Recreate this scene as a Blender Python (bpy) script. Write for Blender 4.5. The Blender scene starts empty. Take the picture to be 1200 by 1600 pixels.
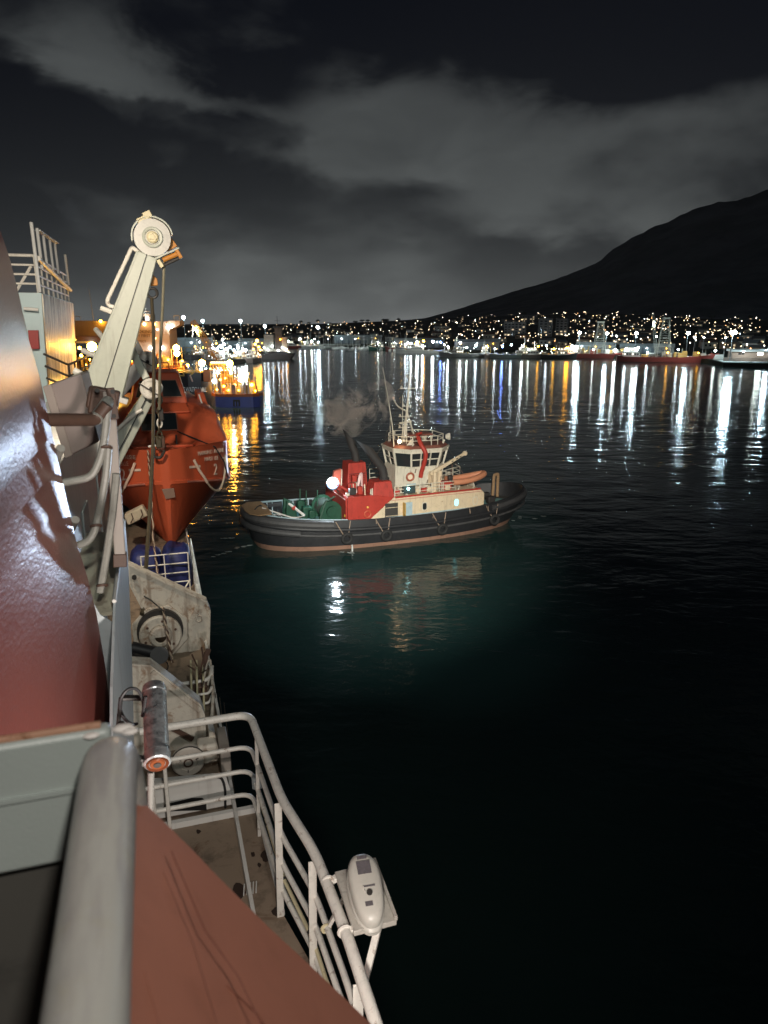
import bpy, bmesh, math, random
from mathutils import Vector, Matrix, noise as mnoise
R = math.radians
SC = bpy.context.scene
COL = SC.collection
random.seed(7)

# ------------------------------------------------------------------ camera
CAM_H = 22.0
F_PX = 1109.0
PITCH = 14.5578
cd = bpy.data.cameras.new('camera')
cam = bpy.data.objects.new('camera', cd)
COL.objects.link(cam)
cam.location = (0, 0, CAM_H)
cam.rotation_euler = (R(90 - PITCH), 0, 0)
cd.sensor_width = 36.0
cd.lens = 36.0 * F_PX / 1600.0
cd.clip_start = 0.05
cd.clip_end = 20000
cd.dof.use_dof = True
cd.dof.focus_distance = 60.0
cd.dof.aperture_fstop = 6.5
SC.camera = cam
SC.view_settings.view_transform = 'Standard'
SC.view_settings.look = 'None'
SC.view_settings.exposure = 0.0
SC.view_settings.gamma = 1.0
SC.view_settings.use_curve_mapping = False
SC.render.engine = 'CYCLES'
SC.cycles.use_denoising = True
SC.cycles.use_light_tree = True
SC.cycles.max_bounces = 6
SC.cycles.diffuse_bounces = 3
SC.cycles.glossy_bounces = 3
SC.cycles.transmission_bounces = 4
SC.cycles.volume_bounces = 0
SC.cycles.sample_clamp_indirect = 4.0
SC.cycles.sample_clamp_direct = 0.0
SC.cycles.caustics_reflective = False
SC.cycles.caustics_refractive = False


def px_dir(px, py):
    """world direction of a point of the photograph (1200 x 1600)"""
    x = (px - 600.0) / F_PX
    y = (800.0 - py) / F_PX
    c, s = math.cos(R(PITCH)), math.sin(R(PITCH))
    return Vector((x, c + y * s, -s + y * c))


# ------------------------------------------------------------------ node helper
def N(nt, typ, **kw):
    n = nt.nodes.new(typ)
    ins = kw.pop('ins', {})
    for k, v in kw.items():
        setattr(n, k, v)
    for k, v in ins.items():
        if isinstance(v, bpy.types.NodeSocket):
            nt.links.new(v, n.inputs[k])
        else:
            n.inputs[k].default_value = v
    return n


def M2(nt, op, a, b=None, c=None, clamp=False):
    n = nt.nodes.new('ShaderNodeMath')
    n.operation = op
    n.use_clamp = clamp
    for i, v in enumerate((a, b, c)):
        if v is None:
            continue
        if isinstance(v, bpy.types.NodeSocket):
            nt.links.new(v, n.inputs[i])
        else:
            n.inputs[i].default_value = v
    return n.outputs[0]


def MIX(nt, fac, a, b, mode='MIX'):
    n = nt.nodes.new('ShaderNodeMix')
    n.data_type = 'RGBA'
    n.blend_type = mode
    for i, v in ((0, fac), (6, a), (7, b)):
        if isinstance(v, bpy.types.NodeSocket):
            nt.links.new(v, n.inputs[i])
        else:
            n.inputs[i].default_value = v if i == 0 else (tuple(v) + (1,))[:4]
    return n.outputs[2]


def SMOOTH(nt, v, lo, hi):
    n = nt.nodes.new('ShaderNodeMapRange')
    n.interpolation_type = 'SMOOTHSTEP'
    nt.links.new(v, n.inputs[0])
    n.inputs[1].default_value = lo
    n.inputs[2].default_value = hi
    return n.outputs[0]


# ------------------------------------------------------------------ night sky
def build_world():
    w = bpy.data.worlds.new('World')
    SC.world = w
    w.use_nodes = True
    nt = w.node_tree
    nt.nodes.clear()
    tc = N(nt, 'ShaderNodeTexCoord')
    sep = N(nt, 'ShaderNodeSeparateXYZ', ins={0: tc.outputs['Generated']})
    X, Y, Z = sep.outputs
    az = M2(nt, 'ARCTAN2', X, Y)
    el = M2(nt, 'ARCSINE', Z)
    elp = M2(nt, 'ABSOLUTE', el)
    # azimuth wraps behind the camera: use the cosine-free vector for the noise instead
    vec = N(nt, 'ShaderNodeVectorMath', operation='MULTIPLY', ins={0: tc.outputs['Generated'], 1: (1.0, 1.0, 2.0)})
    n1 = N(nt, 'ShaderNodeTexNoise', ins={'Vector': vec.outputs[0], 'Scale': 3.4, 'Detail': 9.0, 'Roughness': 0.53, 'Distortion': 0.25})
    n2 = N(nt, 'ShaderNodeTexNoise', ins={'Vector': vec.outputs[0], 'Scale': 8.0, 'Detail': 8.0, 'Roughness': 0.55, 'Distortion': 0.4})
    wob = M2(nt, 'MULTIPLY', M2(nt, 'SUBTRACT', n2.outputs[0], 0.5), 0.15)
    wob2 = M2(nt, 'MULTIPLY', M2(nt, 'SUBTRACT', n1.outputs[0], 0.5), 0.22)
    azw = M2(nt, 'ADD', az, wob)
    elw = M2(nt, 'ADD', M2(nt, 'ADD', el, M2(nt, 'MULTIPLY', wob, 0.5)), M2(nt, 'MULTIPLY', wob2, 0.5))

    def blob(px, py, sx, sy, amp, tilt=0.0):
        d = px_dir(px, py).normalized()
        a0, e0 = math.atan2(d.x, d.y), math.asin(d.z)
        da = M2(nt, 'SUBTRACT', azw, a0)
        de = M2(nt, 'SUBTRACT', elw, e0)
        if tilt:
            de = M2(nt, 'ADD', de, M2(nt, 'MULTIPLY', da, tilt))
        q = M2(nt, 'ADD', M2(nt, 'POWER', M2(nt, 'DIVIDE', da, sx / 1150.), 2.0), M2(nt, 'POWER', M2(nt, 'DIVIDE', de, sy / 1150.), 2.0))
        return M2(nt, 'MULTIPLY', M2(nt, 'EXPONENT', M2(nt, 'MULTIPLY', q, -1.0)), amp)

    dens = M2(nt, 'MULTIPLY', M2(nt, 'SUBTRACT', n1.outputs[0], 0.5), 1.6)
    for b in ((190, 105, 120, 48, 0.70, 0.30), (90, 60, 110, 40, 0.35, 0.2), (400, 18, 130, 40, 0.34), (420, 205, 170, 38, 0.55, 0.22), (560, 165, 130, 60, 0.55),
              (700, 190, 170, 75, 0.50), (850, 250, 210, 90, 0.50), (1130, 160, 150, 60, 0.50, -0.15), (1080, 260, 200, 60, 0.36), (860, 335, 260, 50, 0.34),
              (265, 255, 75, 28, 0.42, 0.3), (95, 285, 80, 18, 0.30, 0.2), (200, 345, 170, 30, 0.30), (470, 420, 260, 90, 0.42), (700, 440, 120, 60, 0.2),
              (760, 30, 300, 70, -0.75), (1060, 55, 200, 55, -0.6), (400, 100, 60, 45, -0.45), (60, 205, 160, 40, -0.5), (20, 330, 90, 30, -0.3),
              (660, 290, 80, 22, -0.30), (300, 178, 150, 16, -0.5, 0.2), (790, 385, 150, 18, -0.30), (330, 290, 90, 18, -0.3), (0, 10, 60, 60, -0.4), (1000, 120, 110, 30, -0.25)):
        dens = M2(nt, 'ADD', dens, blob(*b))
    n3 = N(nt, 'ShaderNodeTexNoise', ins={'Vector': vec.outputs[0], 'Scale': 6.5, 'Detail': 7.0, 'Roughness': 0.5, 'Distortion': 0.1})
    dens = M2(nt, 'ADD', dens, M2(nt, 'MULTIPLY', M2(nt, 'SUBTRACT', n3.outputs[0], 0.5), 1.1))
    cl = SMOOTH(nt, dens, -0.02, 0.98)
    fine = M2(nt, 'ADD', 0.42, M2(nt, 'MULTIPLY', n2.outputs[0], 1.15))
    low = M2(nt, 'EXPONENT', M2(nt, 'MULTIPLY', elp, -7.0))       # town glow on the cloud base, all round
    clb = M2(nt, 'MULTIPLY', M2(nt, 'MULTIPLY', cl, fine), M2(nt, 'ADD', 0.058, M2(nt, 'MULTIPLY', low, 0.052)))
    azd = M2(nt, 'DIVIDE', M2(nt, 'ADD', az, 0.06), 0.42)          # the glow is strongest over the port, ahead
    port = M2(nt, 'ADD', 0.50, M2(nt, 'MULTIPLY', M2(nt, 'EXPONENT', M2(nt, 'MULTIPLY', M2(nt, 'MULTIPLY', azd, azd), -1.0)), 0.62))
    haze = M2(nt, 'MULTIPLY', M2(nt, 'MULTIPLY', M2(nt, 'EXPONENT', M2(nt, 'MULTIPLY', elp, -12.0)), 0.165), port)
    g = M2(nt, 'ADD', clb, haze)
    colc = MIX(nt, low, (0.92, 1.0, 0.97), (0.95, 1.0, 0.98))
    cloud = N(nt, 'ShaderNodeVectorMath', operation='SCALE', ins={0: colc, 'Scale': g})
    base = N(nt, 'ShaderNodeVectorMath', operation='ADD', ins={0: cloud.outputs[0], 1: (0.0016, 0.0022, 0.0050)})
    bg = N(nt, 'ShaderNodeBackground', ins={'Color': base.outputs[0], 'Strength': 1.0})
    out = N(nt, 'ShaderNodeOutputWorld')
    nt.links.new(bg.outputs[0], out.inputs[0])


build_world()

# ------------------------------------------------------------------ own ship frame:  (t to starboard, s forward, z from the eye)
SHIP_RZ = R(17.6697)
SHIP_M = Matrix.Translation((0, 0, CAM_H)) @ Matrix.Rotation(SHIP_RZ, 4, 'Z')
TUG_RZ = R(21.0)
TUG_O = Vector((1.5, 77.1, 0.0))
TUG_M = Matrix.Translation(TUG_O) @ Matrix.Rotation(TUG_RZ, 4, 'Z')
PITCHM = None


def spx(px, py, s=None, t=None, z=None):
    """photo pixel -> own-ship coordinates on the plane s=, t= or z="""
    d = px_dir(px, py)
    c, sn = math.cos(SHIP_RZ), math.sin(SHIP_RZ)
    v = Vector((d.x * c + d.y * sn, -d.x * sn + d.y * c, d.z))
    k = s / v.y if s is not None else (t / v.x if t is not None else z / v.z)
    return v * k


def wx(px, Y, z=0.0):
    """world x of a thing that stands Y metres out and shows at photo column px"""
    c, s = math.cos(R(PITCH)), math.sin(R(PITCH))
    return (px - 600.0) / F_PX * (Y * c + (CAM_H - z) * s)


# ------------------------------------------------------------------ lamps
def spot(name, loc, target, power, angle, col=(1, 1, 1), size=0.15, blend=0.6):
    l = bpy.data.lights.new(name, 'SPOT')
    l.energy = power
    l.color = col
    l.spot_size = R(angle)
    l.spot_blend = blend
    l.shadow_soft_size = size
    o = bpy.data.objects.new(name, l)
    COL.objects.link(o)
    o.location = loc
    o.rotation_euler = (Vector(target) - Vector(loc)).to_track_quat('-Z', 'Y').to_euler()
    return o


def sw(t, s, z):
    return SHIP_M @ Vector((t, s, z))


# the ship's unseen floodlights, the tug lamp's light, and a few added fill spots
spot('mast_floodlight', sw(1.2, -9, 9.0), (2, 77, 3), 250000, 26, (1.0, 0.93, 0.82), 0.3, 0.9)
spot('side_fill_spot', sw(1.3, -7, 8.0), (-4.5, 66, 0), 70000, 24, (0.90, 1.0, 0.95), 0.3, 1.0)  # unseen spot added to light the teal water by the tug
spot('side_fill_spot_aft', sw(1.4, -9, 7.0), (5, 67, 0), 26000, 26, (0.92, 1.0, 0.95), 0.4, 1.0)  # another added spot, breaks up the outline of the lit water
spot('bow_fill_spot', sw(-2.5, 26, 4.0), (wx(350, 200, 5), 200, 5), 190000, 16, (0.9, 0.95, 1.0), 0.3, 1.0)  # added to brighten the workboat hull and the black bow
spot('tug_deck_lamp', TUG_M @ Vector((-7.9, -0.8, 6.3)), TUG_M @ Vector((-13, 1.5, 2)), 7000, 120, (0.60, 0.86, 1.0), 0.2, 0.8)
spot('tug_beam', TUG_M @ Vector((-8.35, -1.4, 6.05)), sw(-0.3, 7, -0.6), 12500, 27, (0.56, 0.72, 1.0), 1.1, 0.7)
spot('wing_floodlight', sw(0.75, -2.2, 2.4), sw(0.4, 2.2, -2.0), 470, 110, (1.0, 0.92, 0.84), 0.12, 0.8)
spot('under_wing_floodlight', sw(0.25, 0.9, -2.0), sw(0.05, 6.0, -3.8), 330, 150, (1.0, 0.90, 0.82), 0.08, 0.8)
spot('boat_floodlight', sw(-1.3, 8.4, 1.8), sw(-0.1, 16, -2.6), 1600, 110, (1.0, 0.84, 0.66), 0.2, 0.8)
spot('davit_floodlight', sw(1.0, -3.0, 6.0), sw(-0.3, 14.5, -1.2), 1400, 60, (0.92, 1.0, 0.93), 0.2, 0.8)

# ------------------------------------------------------------------ materials
MATS = {}


def new_mat(name):
    m = bpy.data.materials.new(name)
    m.use_nodes = True
    nt = m.node_tree
    nt.nodes.clear()
    out = N(nt, 'ShaderNodeOutputMaterial')
    return m, nt, out


def paint(name, col, rough=0.5, rust=0.0, streak=0.0, bump=0.0, bscale=60.0, metal=0.0, var=0.15, scale=3.0, rustcol=(0.16, 0.065, 0.02), dirt=0.0):
    if name in MATS:
        return MATS[name]
    m, nt, out = new_mat(name)
    tc = N(nt, 'ShaderNodeTexCoord')
    P = tc.outputs['Object']
    n = N(nt, 'ShaderNodeTexNoise', ins={'Vector': P, 'Scale': scale, 'Detail': 6.0, 'Roughness': 0.6})
    dark = tuple(c * (1 - var) for c in col)
    lite = tuple(min(1, c * (1 + var)) for c in col)
    c = MIX(nt, n.outputs[0], dark, lite)
    if dirt > 0:
        nd = N(nt, 'ShaderNodeTexNoise', ins={'Vector': P, 'Scale': scale * 2.3, 'Detail': 8.0, 'Roughness': 0.7, 'Distortion': 0.4})
        c = MIX(nt, M2(nt, 'MULTIPLY', SMOOTH(nt, nd.outputs[0], 0.48, 0.72), dirt), c, tuple(x * 0.22 for x in col))
    if rust > 0:
        nr = N(nt, 'ShaderNodeTexNoise', ins={'Vector': P, 'Scale': scale * 1.7, 'Detail': 9.0, 'Roughness': 0.72, 'Distortion': 0.6})
        c = MIX(nt, M2(nt, 'MULTIPLY', SMOOTH(nt, nr.outputs[0], 0.66 - rust * 0.22, 0.76 - rust * 0.12), 0.85), c, rustcol)
    if streak > 0:
        mp = N(nt, 'ShaderNodeMapping', ins={'Vector': P, 'Scale': (scale * 3.5, scale * 3.5, scale * 0.22)})
        ns = N(nt, 'ShaderNodeTexNoise', ins={'Vector': mp.outputs[0], 'Scale': 1.0, 'Detail': 5.0, 'Roughness': 0.6})
        c = MIX(nt, M2(nt, 'MULTIPLY', SMOOTH(nt, ns.outputs[0], 0.52, 0.74), streak), c, tuple(x * 0.3 + r * 0.4 for x, r in zip(col, rustcol)))
    b = N(nt, 'ShaderNodeBsdfPrincipled', ins={'Base Color': c, 'Metallic': metal})
    rr = M2(nt, 'ADD', rough - 0.08, M2(nt, 'MULTIPLY', n.outputs[0], 0.16), clamp=True)
    nt.links.new(rr, b.inputs['Roughness'])
    if bump > 0:
        nb = N(nt, 'ShaderNodeTexNoise', ins={'Vector': P, 'Scale': bscale, 'Detail': 3.0})
        bp = N(nt, 'ShaderNodeBump', ins={'Strength': bump, 'Distance': 0.01, 'Height': nb.outputs[0]})
        nt.links.new(bp.outputs[0], b.inputs['Normal'])
    nt.links.new(b.outputs[0], out.inputs[0])
    MATS[name] = m
    return m


def glow(name, col, strength, sample=True):
    if name in MATS:
        return MATS[name]
    m, nt, out = new_mat(name)
    e = N(nt, 'ShaderNodeEmission', ins={'Color': tuple(col) + (1,), 'Strength': strength})
    nt.links.new(e.outputs[0], out.inputs[0])
    m.cycles.emission_sampling = 'AUTO' if sample else 'NONE'
    MATS[name] = m
    return m


def glass(name, col, rough=0.06):
    if name in MATS:
        return MATS[name]
    m, nt, out = new_mat(name)
    b = N(nt, 'ShaderNodeBsdfPrincipled', ins={'Base Color': tuple(col) + (1,), 'Roughness': rough})
    nt.links.new(b.outputs[0], out.inputs[0])
    MATS[name] = m
    return m


# ------------------------------------------------------------------ mesh builder
BASE = {}


class MB:
    def __init__(self):
        self.v, self.f, self.mi, self.cur = [], [], [], 0

    def add(self, vs, fs):
        o = len(self.v)
        self.v += [Vector(p) for p in vs]
        for f in fs:
            self.f.append([i + o for i in f])
            self.mi.append(self.cur)
        return self

    def mat(self, i):
        self.cur = i
        return self

    def box(self, c, sz, rot=None):
        c = Vector(c)
        h = [x / 2 for x in sz]
        pts = []
        for z in (-1, 1):
            for x, y in ((-1, -1), (1, -1), (1, 1), (-1, 1)):
                p = Vector((x * h[0], y * h[1], z * h[2]))
                if rot is not None:
                    p = rot @ p
                pts.append(c + p)
        return self.add(pts, [(3, 2, 1, 0), (4, 5, 6, 7), (0, 1, 5, 4), (1, 2, 6, 5), (2, 3, 7, 6), (3, 0, 4, 7)])

    def bar(self, a, b, w, h, up=(0, 0, 1), w2=None, h2=None):
        a, b = Vector(a), Vector(b)
        d = (b - a).normalized()
        up = Vector(up)
        x = d.cross(up)
        if x.length < 1e-4:
            x = d.cross(Vector((0, 1, 0)))
        x.normalize()
        y = x.cross(d)
        pts = []
        for p, ww, hh in ((a, w, h), (b, w2 or w, h2 or h)):
            for i, j in ((-1, -1), (1, -1), (1, 1), (-1, 1)):
                pts.append(p + x * (i * ww / 2) + y * (j * hh / 2))
        return self.add(pts, [(0, 1, 2, 3), (7, 6, 5, 4), (1, 0, 4, 5), (2, 1, 5, 6), (3, 2, 6, 7), (0, 3, 7, 4)])

    def tube(self, pts, r, n=8, caps=True, closed=False):
        pts = [Vector(p) for p in pts]
        m = len(pts)
        rs = r if isinstance(r, (list, tuple)) else [r] * m
        nrm = None
        rings = []
        for i, p in enumerate(pts):
            if closed:
                d = pts[(i + 1) % m] - pts[i - 1]
            else:
                d = pts[min(i + 1, m - 1)] - pts[max(i - 1, 0)]
            d = d.normalized() if d.length > 1e-9 else Vector((0, 0, 1))
            if nrm is None:
                nrm = d.orthogonal().normalized()
            else:
                nrm = nrm - d * nrm.dot(d)
                nrm = nrm.normalized() if nrm.length > 1e-6 else d.orthogonal().normalized()
            bn = d.cross(nrm)
            rings.append([p + (nrm * math.cos(a) + bn * math.sin(a)) * rs[i] for a in [2 * math.pi * k / n for k in range(n)]])
        return self.loft(rings, caps and not closed, loop=closed)

    def loft(self, rings, caps=True, loop=False, closed=True):
        n = len(rings[0])
        vs = [p for r in rings for p in r]
        fs = []
        m = len(rings)
        for i in range(m if loop else m - 1):
            a, b = i * n, ((i + 1) % m) * n
            for k in range(n if closed else n - 1):
                k2 = (k + 1) % n
                fs.append((a + k, a + k2, b + k2, b + k))
        if caps:
            fs.append(tuple(range(n - 1, -1, -1)))
            fs.append(tuple((m - 1) * n + k for k in range(n)))
        return self.add(vs, fs)

    def cyl(self, a, b, r, n=16, r2=None):
        return self.tube([a, b], [r, r if r2 is None else r2], n)

    def lathe(self, prof, org, axis=(0, 0, 1), n=20, caps=True):
        org, ax = Vector(org), Vector(axis).normalized()
        x = ax.orthogonal().normalized()
        y = ax.cross(x)
        return self.loft([[org + ax * h + (x * math.cos(2 * math.pi * k / n) + y * math.sin(2 * math.pi * k / n)) * max(r, 1e-4) for k in range(n)] for r, h in prof], caps)

    def prism(self, poly, ext):
        """polygon of 3D points pushed along ext"""
        e = Vector(ext)
        poly = [Vector(p) for p in poly]
        n = len(poly)
        nn = Vector((0, 0, 0))
        for i in range(n):
            nn += poly[i].cross(poly[(i + 1) % n])
        if nn.dot(e) > 0:
            poly.reverse()
        fs = [tuple(range(n)), tuple(range(2 * n - 1, n - 1, -1))]
        for i in range(n):
            j = (i + 1) % n
            fs.append((i, n + i, n + j, j))
        return self.add(poly + [p + e for p in poly], fs)

    def torus(self, c, axis, R0, r, n=24, k=8):
        c, ax = Vector(c), Vector(axis).normalized()
        x = ax.orthogonal().normalized()
        y = ax.cross(x)
        return self.tube([c + (x * math.cos(2 * math.pi * i / n) + y * math.sin(2 * math.pi * i / n)) * R0 for i in range(n)], r, k, closed=True)

    def ball(self, c, r, sub=1, sq=(1, 1, 1)):
        bm = bmesh.new()
        bmesh.ops.create_icosphere(bm, subdivisions=sub, radius=1.0)
        bm.verts.index_update()
        vs = [Vector(c) + Vector((p.co.x * r * sq[0], p.co.y * r * sq[1], p.co.z * r * sq[2])) for p in bm.verts]
        fs = [[q.index for q in f.verts] for f in bm.faces]
        bm.free()
        return self.add(vs, fs)

    def build(self, name, mat, parent=None, smooth=35, bev=0.0, base=None):
        me = bpy.data.meshes.new(name)
        off = BASE.get(parent.name, Vector((0, 0, 0))) if parent is not None else (Vector(base) if base is not None else Vector((0, 0, 0)))
        me.from_pydata([tuple(p - off) for p in self.v], [], self.f)
        ms = mat if isinstance(mat, (list, tuple)) else [mat]
        for q in ms:
            me.materials.append(q)
        if len(ms) > 1:
            me.polygons.foreach_set('material_index', self.mi)
        me.update()
        if smooth:
            me.shade_smooth()
            me.set_sharp_from_angle(angle=R(smooth))
        o = bpy.data.objects.new(name, me)
        COL.objects.link(o)
        if parent is not None:
            o.parent = parent
            BASE[o.name] = off
        if bev > 0:
            b = o.modifiers.new('bevel', 'BEVEL')
            b.width = bev
            b.segments = 2
            b.limit_method = 'ANGLE'
            b.angle_limit = R(40)
        return o


def fillet(pts, rad, n=5):
    pts = [Vector(p) for p in pts]
    out = [pts[0]]
    for i in range(1, len(pts) - 1):
        a, b, c = pts[i - 1], pts[i], pts[i + 1]
        u, w = (a - b), (c - b)
        k = min(rad, u.length * 0.48, w.length * 0.48)
        p0, p1 = b + u.normalized() * k, b + w.normalized() * k
        for j in range(n + 1):
            q = j / n
            out.append(p0 * (1 - q) ** 2 + b * 2 * q * (1 - q) + p1 * q * q)
    out.append(pts[-1])
    return out


def tag(o, label, cat, group=None, kind=None):
    if label:
        o['label'] = label
    if cat:
        o['category'] = cat
    if group:
        o['group'] = group
    if kind:
        o['kind'] = kind
    return o


def thing(name, label, cat, base, M=None, group=None):
    """an Empty at the thing's base; children are written in the frame of M and shifted by base"""
    o = bpy.data.objects.new(name, None)
    COL.objects.link(o)
    o.empty_display_size = 0.2
    M = M or Matrix.Identity(4)
    o.matrix_world = M @ Matrix.Translation(Vector(base))
    BASE[o.name] = Vector(base)
    return tag(o, label, cat, group)


def copy_tree(o, parent=None):
    c = o.copy()
    COL.objects.link(c)
    if parent is not None:
        c.parent = parent
    for ch in list(o.children):
        copy_tree(ch, c)
    return c


def put(o, loc, rz):
    o.location = loc
    o.rotation_euler = (0, 0, rz)


def text(name, body, size, org, xdir, ydir, mat, parent, ext=0.003, align='CENTER', shear=0.0, squeeze=1.0):
    cu = bpy.data.curves.new(name, 'FONT')
    cu.body = body
    cu.size = size
    cu.extrude = ext
    cu.align_x = align
    cu.shear = shear
    cu.resolution_u = 2
    tmp = bpy.data.objects.new(name + '_tmp', cu)
    me = bpy.data.meshes.new_from_object(tmp)
    bpy.data.objects.remove(tmp)
    x = Vector(xdir).normalized()
    y = Vector(ydir)
    y = (y - x * y.dot(x)).normalized()
    z = x.cross(y)
    Mx = Matrix((x, y, z)).transposed().to_4x4()
    me.transform(Matrix.Translation(Vector(org) - BASE[parent.name]) @ Mx @ Matrix.Diagonal((squeeze, 1, 1, 1)))
    me.materials.clear()
    me.materials.append(mat)
    o = bpy.data.objects.new(name, me)
    COL.objects.link(o)
    o.parent = parent
    BASE[o.name] = BASE[parent.name]
    return o

# ------------------------------------------------------------------ water
def water_mat():
    m, nt, out = new_mat('harbour_water')
    geo = N(nt, 'ShaderNodeNewGeometry')
    P = geo.outputs['Position']
    sep = N(nt, 'ShaderNodeSeparateXYZ', ins={0: P})
    dist = N(nt, 'ShaderNodeVectorMath', operation='LENGTH', ins={0: P}).outputs['Value']
    mp = N(nt, 'ShaderNodeMapping', ins={'Vector': P, 'Rotation': (0, 0, R(14)), 'Scale': (0.75, 1.15, 1.0)})
    big = N(nt, 'ShaderNodeTexNoise', ins={'Vector': mp.outputs[0], 'Scale': 0.22, 'Detail': 3.0, 'Roughness': 0.5, 'Distortion': 0.3})
    mid = N(nt, 'ShaderNodeTexNoise', ins={'Vector': mp.outputs[0], 'Scale': 0.9, 'Detail': 3.0, 'Roughness': 0.55, 'Distortion': 0.4})
    sm = N(nt, 'ShaderNodeTexNoise', ins={'Vector': mp.outputs[0], 'Scale': 3.2, 'Detail': 2.0, 'Roughness': 0.5})
    patch = N(nt, 'ShaderNodeTexNoise', ins={'Vector': P, 'Scale': 0.03, 'Detail': 3.0})
    h = M2(nt, 'ADD', M2(nt, 'MULTIPLY', big.outputs[0], 0.50), M2(nt, 'ADD', M2(nt, 'MULTIPLY', mid.outputs[0], 0.16), M2(nt, 'MULTIPLY', sm.outputs[0], 0.018)))
    mp2 = N(nt, 'ShaderNodeMapping', ins={'Vector': P, 'Rotation': (0, 0, R(-8)), 'Scale': (0.045, 0.10, 1.0)})
    sw_ = N(nt, 'ShaderNodeTexNoise', ins={'Vector': mp2.outputs[0], 'Scale': 1.0, 'Detail': 3.0, 'Roughness': 0.6, 'Distortion': 0.5})
    h = M2(nt, 'ADD', h, M2(nt, 'MULTIPLY', sw_.outputs[0], 0.85))
    h = M2(nt, 'MULTIPLY', h, M2(nt, 'ADD', 0.55, M2(nt, 'MULTIPLY', patch.outputs[0], 0.8)))
    bp = N(nt, 'ShaderNodeBump', ins={'Strength': 1.0, 'Distance': 0.28, 'Height': h})
    # brown patch in the water near the tug
    sv = N(nt, 'ShaderNodeVectorMath', operation='DISTANCE', ins={0: N(nt, 'ShaderNodeVectorMath', operation='MULTIPLY', ins={0: P, 1: (0.62, 1.0, 0.0)}).outputs[0], 1: (-17.0 * 0.62, 97.0, 0)}).outputs['Value']
    sv = M2(nt, 'ADD', sv, M2(nt, 'MULTIPLY', M2(nt, 'SUBTRACT', big.outputs[0], 0.5), 9.0))
    brown_patch = M2(nt, 'MULTIPLY', M2(nt, 'SUBTRACT', 1.0, SMOOTH(nt, sv, 3.0, 15.0)), 0.8)
    teal = MIX(nt, patch.outputs[0], (0.015, 0.044, 0.042), (0.022, 0.056, 0.053))
    col = MIX(nt, brown_patch, teal, (0.10, 0.066, 0.042))
    b = N(nt, 'ShaderNodeBsdfPrincipled', ins={'Base Color': col, 'IOR': 1.333, 'Normal': bp.outputs[0]})
    rg = N(nt, 'ShaderNodeMapRange', ins={0: dist, 1: 60.0, 2: 700.0, 3: 0.09, 4: 0.115})
    nt.links.new(rg.outputs[0], b.inputs['Roughness'])
    nt.links.new(b.outputs[0], out.inputs[0])
    return m


wm = MB().add([(-9000, -600, 0), (9000, -600, 0), (9000, 9000, 0), (-9000, 9000, 0)], [(0, 1, 2, 3)])
water = tag(wm.build('water', water_mat(), smooth=0), 'dark rippled harbour water with light streaks', None, kind='structure')


# ------------------------------------------------------------------ land and mountain
def az_tan(px, py):
    d = px_dir(px, py)
    return math.atan2(d.x, d.y), d.z / math.hypot(d.x, d.y)


def interp(tab, a):
    if a <= tab[0][0]:
        return tab[0][1]
    for (a0, v0), (a1, v1) in zip(tab, tab[1:]):
        if a <= a1:
            return v0 + (v1 - v0) * (a - a0) / (a1 - a0)
    return tab[-1][1]


SHORE = [(R(-75), 500), (R(-20), 560), (R(-8.9), 570), (R(-7.4), 870), (R(-3), 900), (R(1), 860), (R(2.5), 720), (R(6), 640), (R(9), 590), (R(15), 570),
         (R(21), 545), (R(24.2), 505), (R(24.9), 462), (R(29), 455), (R(45), 460), (R(90), 600)]
ridge_pts = [(-900, 506), (200, 506), (430, 505), (520, 502), (600, 500), (680, 496), (760, 491), (900, 488), (1000, 489), (1200, 497), (1500, 502), (2400, 505)]
RIDGE = [az_tan(*p) for p in ridge_pts]
mt = [(-1500, 508), (500, 506), (620, 501), (665, 497), (705, 486), (760, 469), (800, 456), (850, 442), (890, 428), (935, 410), (955, 391), (985, 373), (1020, 356), (1050, 344), (1085, 327),
      (1112, 318), (1128, 313), (1148, 314), (1170, 309), (1186, 300), (1215, 292), (1300, 262), (1450, 235), (1700, 280), (2300, 400), (3400, 480)]
MOUNT = [az_tan(*p) for p in mt]


def land_z(a, t):
    """height of the ground t metres behind the quay edge at azimuth a"""
    r0 = interp(SHORE, a)
    if t < 110:
        return 2.5
    zr = 22 + interp(RIDGE, a) * (r0 + 1700) - 6
    u = min(1.0, (t - 110) / 1590)
    x, y = (r0 + t) * math.sin(a), (r0 + t) * math.cos(a)
    z = 2.5 + (zr - 2.5) * u ** 0.9 + mnoise.noise(Vector((x * .004, y * .004, 0))) * 4 * u
    if t > 1700:
        z -= (t - 1700) * 0.012
    return max(1.0, z)


def land_mat():
    m, nt, out = new_mat('dark_land')
    tc = N(nt, 'ShaderNodeNewGeometry')
    n = N(nt, 'ShaderNodeTexNoise', ins={'Vector': tc.outputs['Position'], 'Scale': 0.02, 'Detail': 8.0, 'Roughness': 0.65})
    n2 = N(nt, 'ShaderNodeTexNoise', ins={'Vector': tc.outputs['Position'], 'Scale': 0.006, 'Detail': 6.0})
    c = MIX(nt, SMOOTH(nt, n.outputs[0], 0.35, 0.7), (0.045, 0.05, 0.032), (0.11, 0.10, 0.08))
    c = MIX(nt, SMOOTH(nt, n2.outputs[0], 0.45, 0.65), c, (0.05, 0.055, 0.045))
    b = N(nt, 'ShaderNodeBsdfDiffuse', ins={'Color': c})
    nt.links.new(b.outputs[0], out.inputs[0])
    return m


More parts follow.
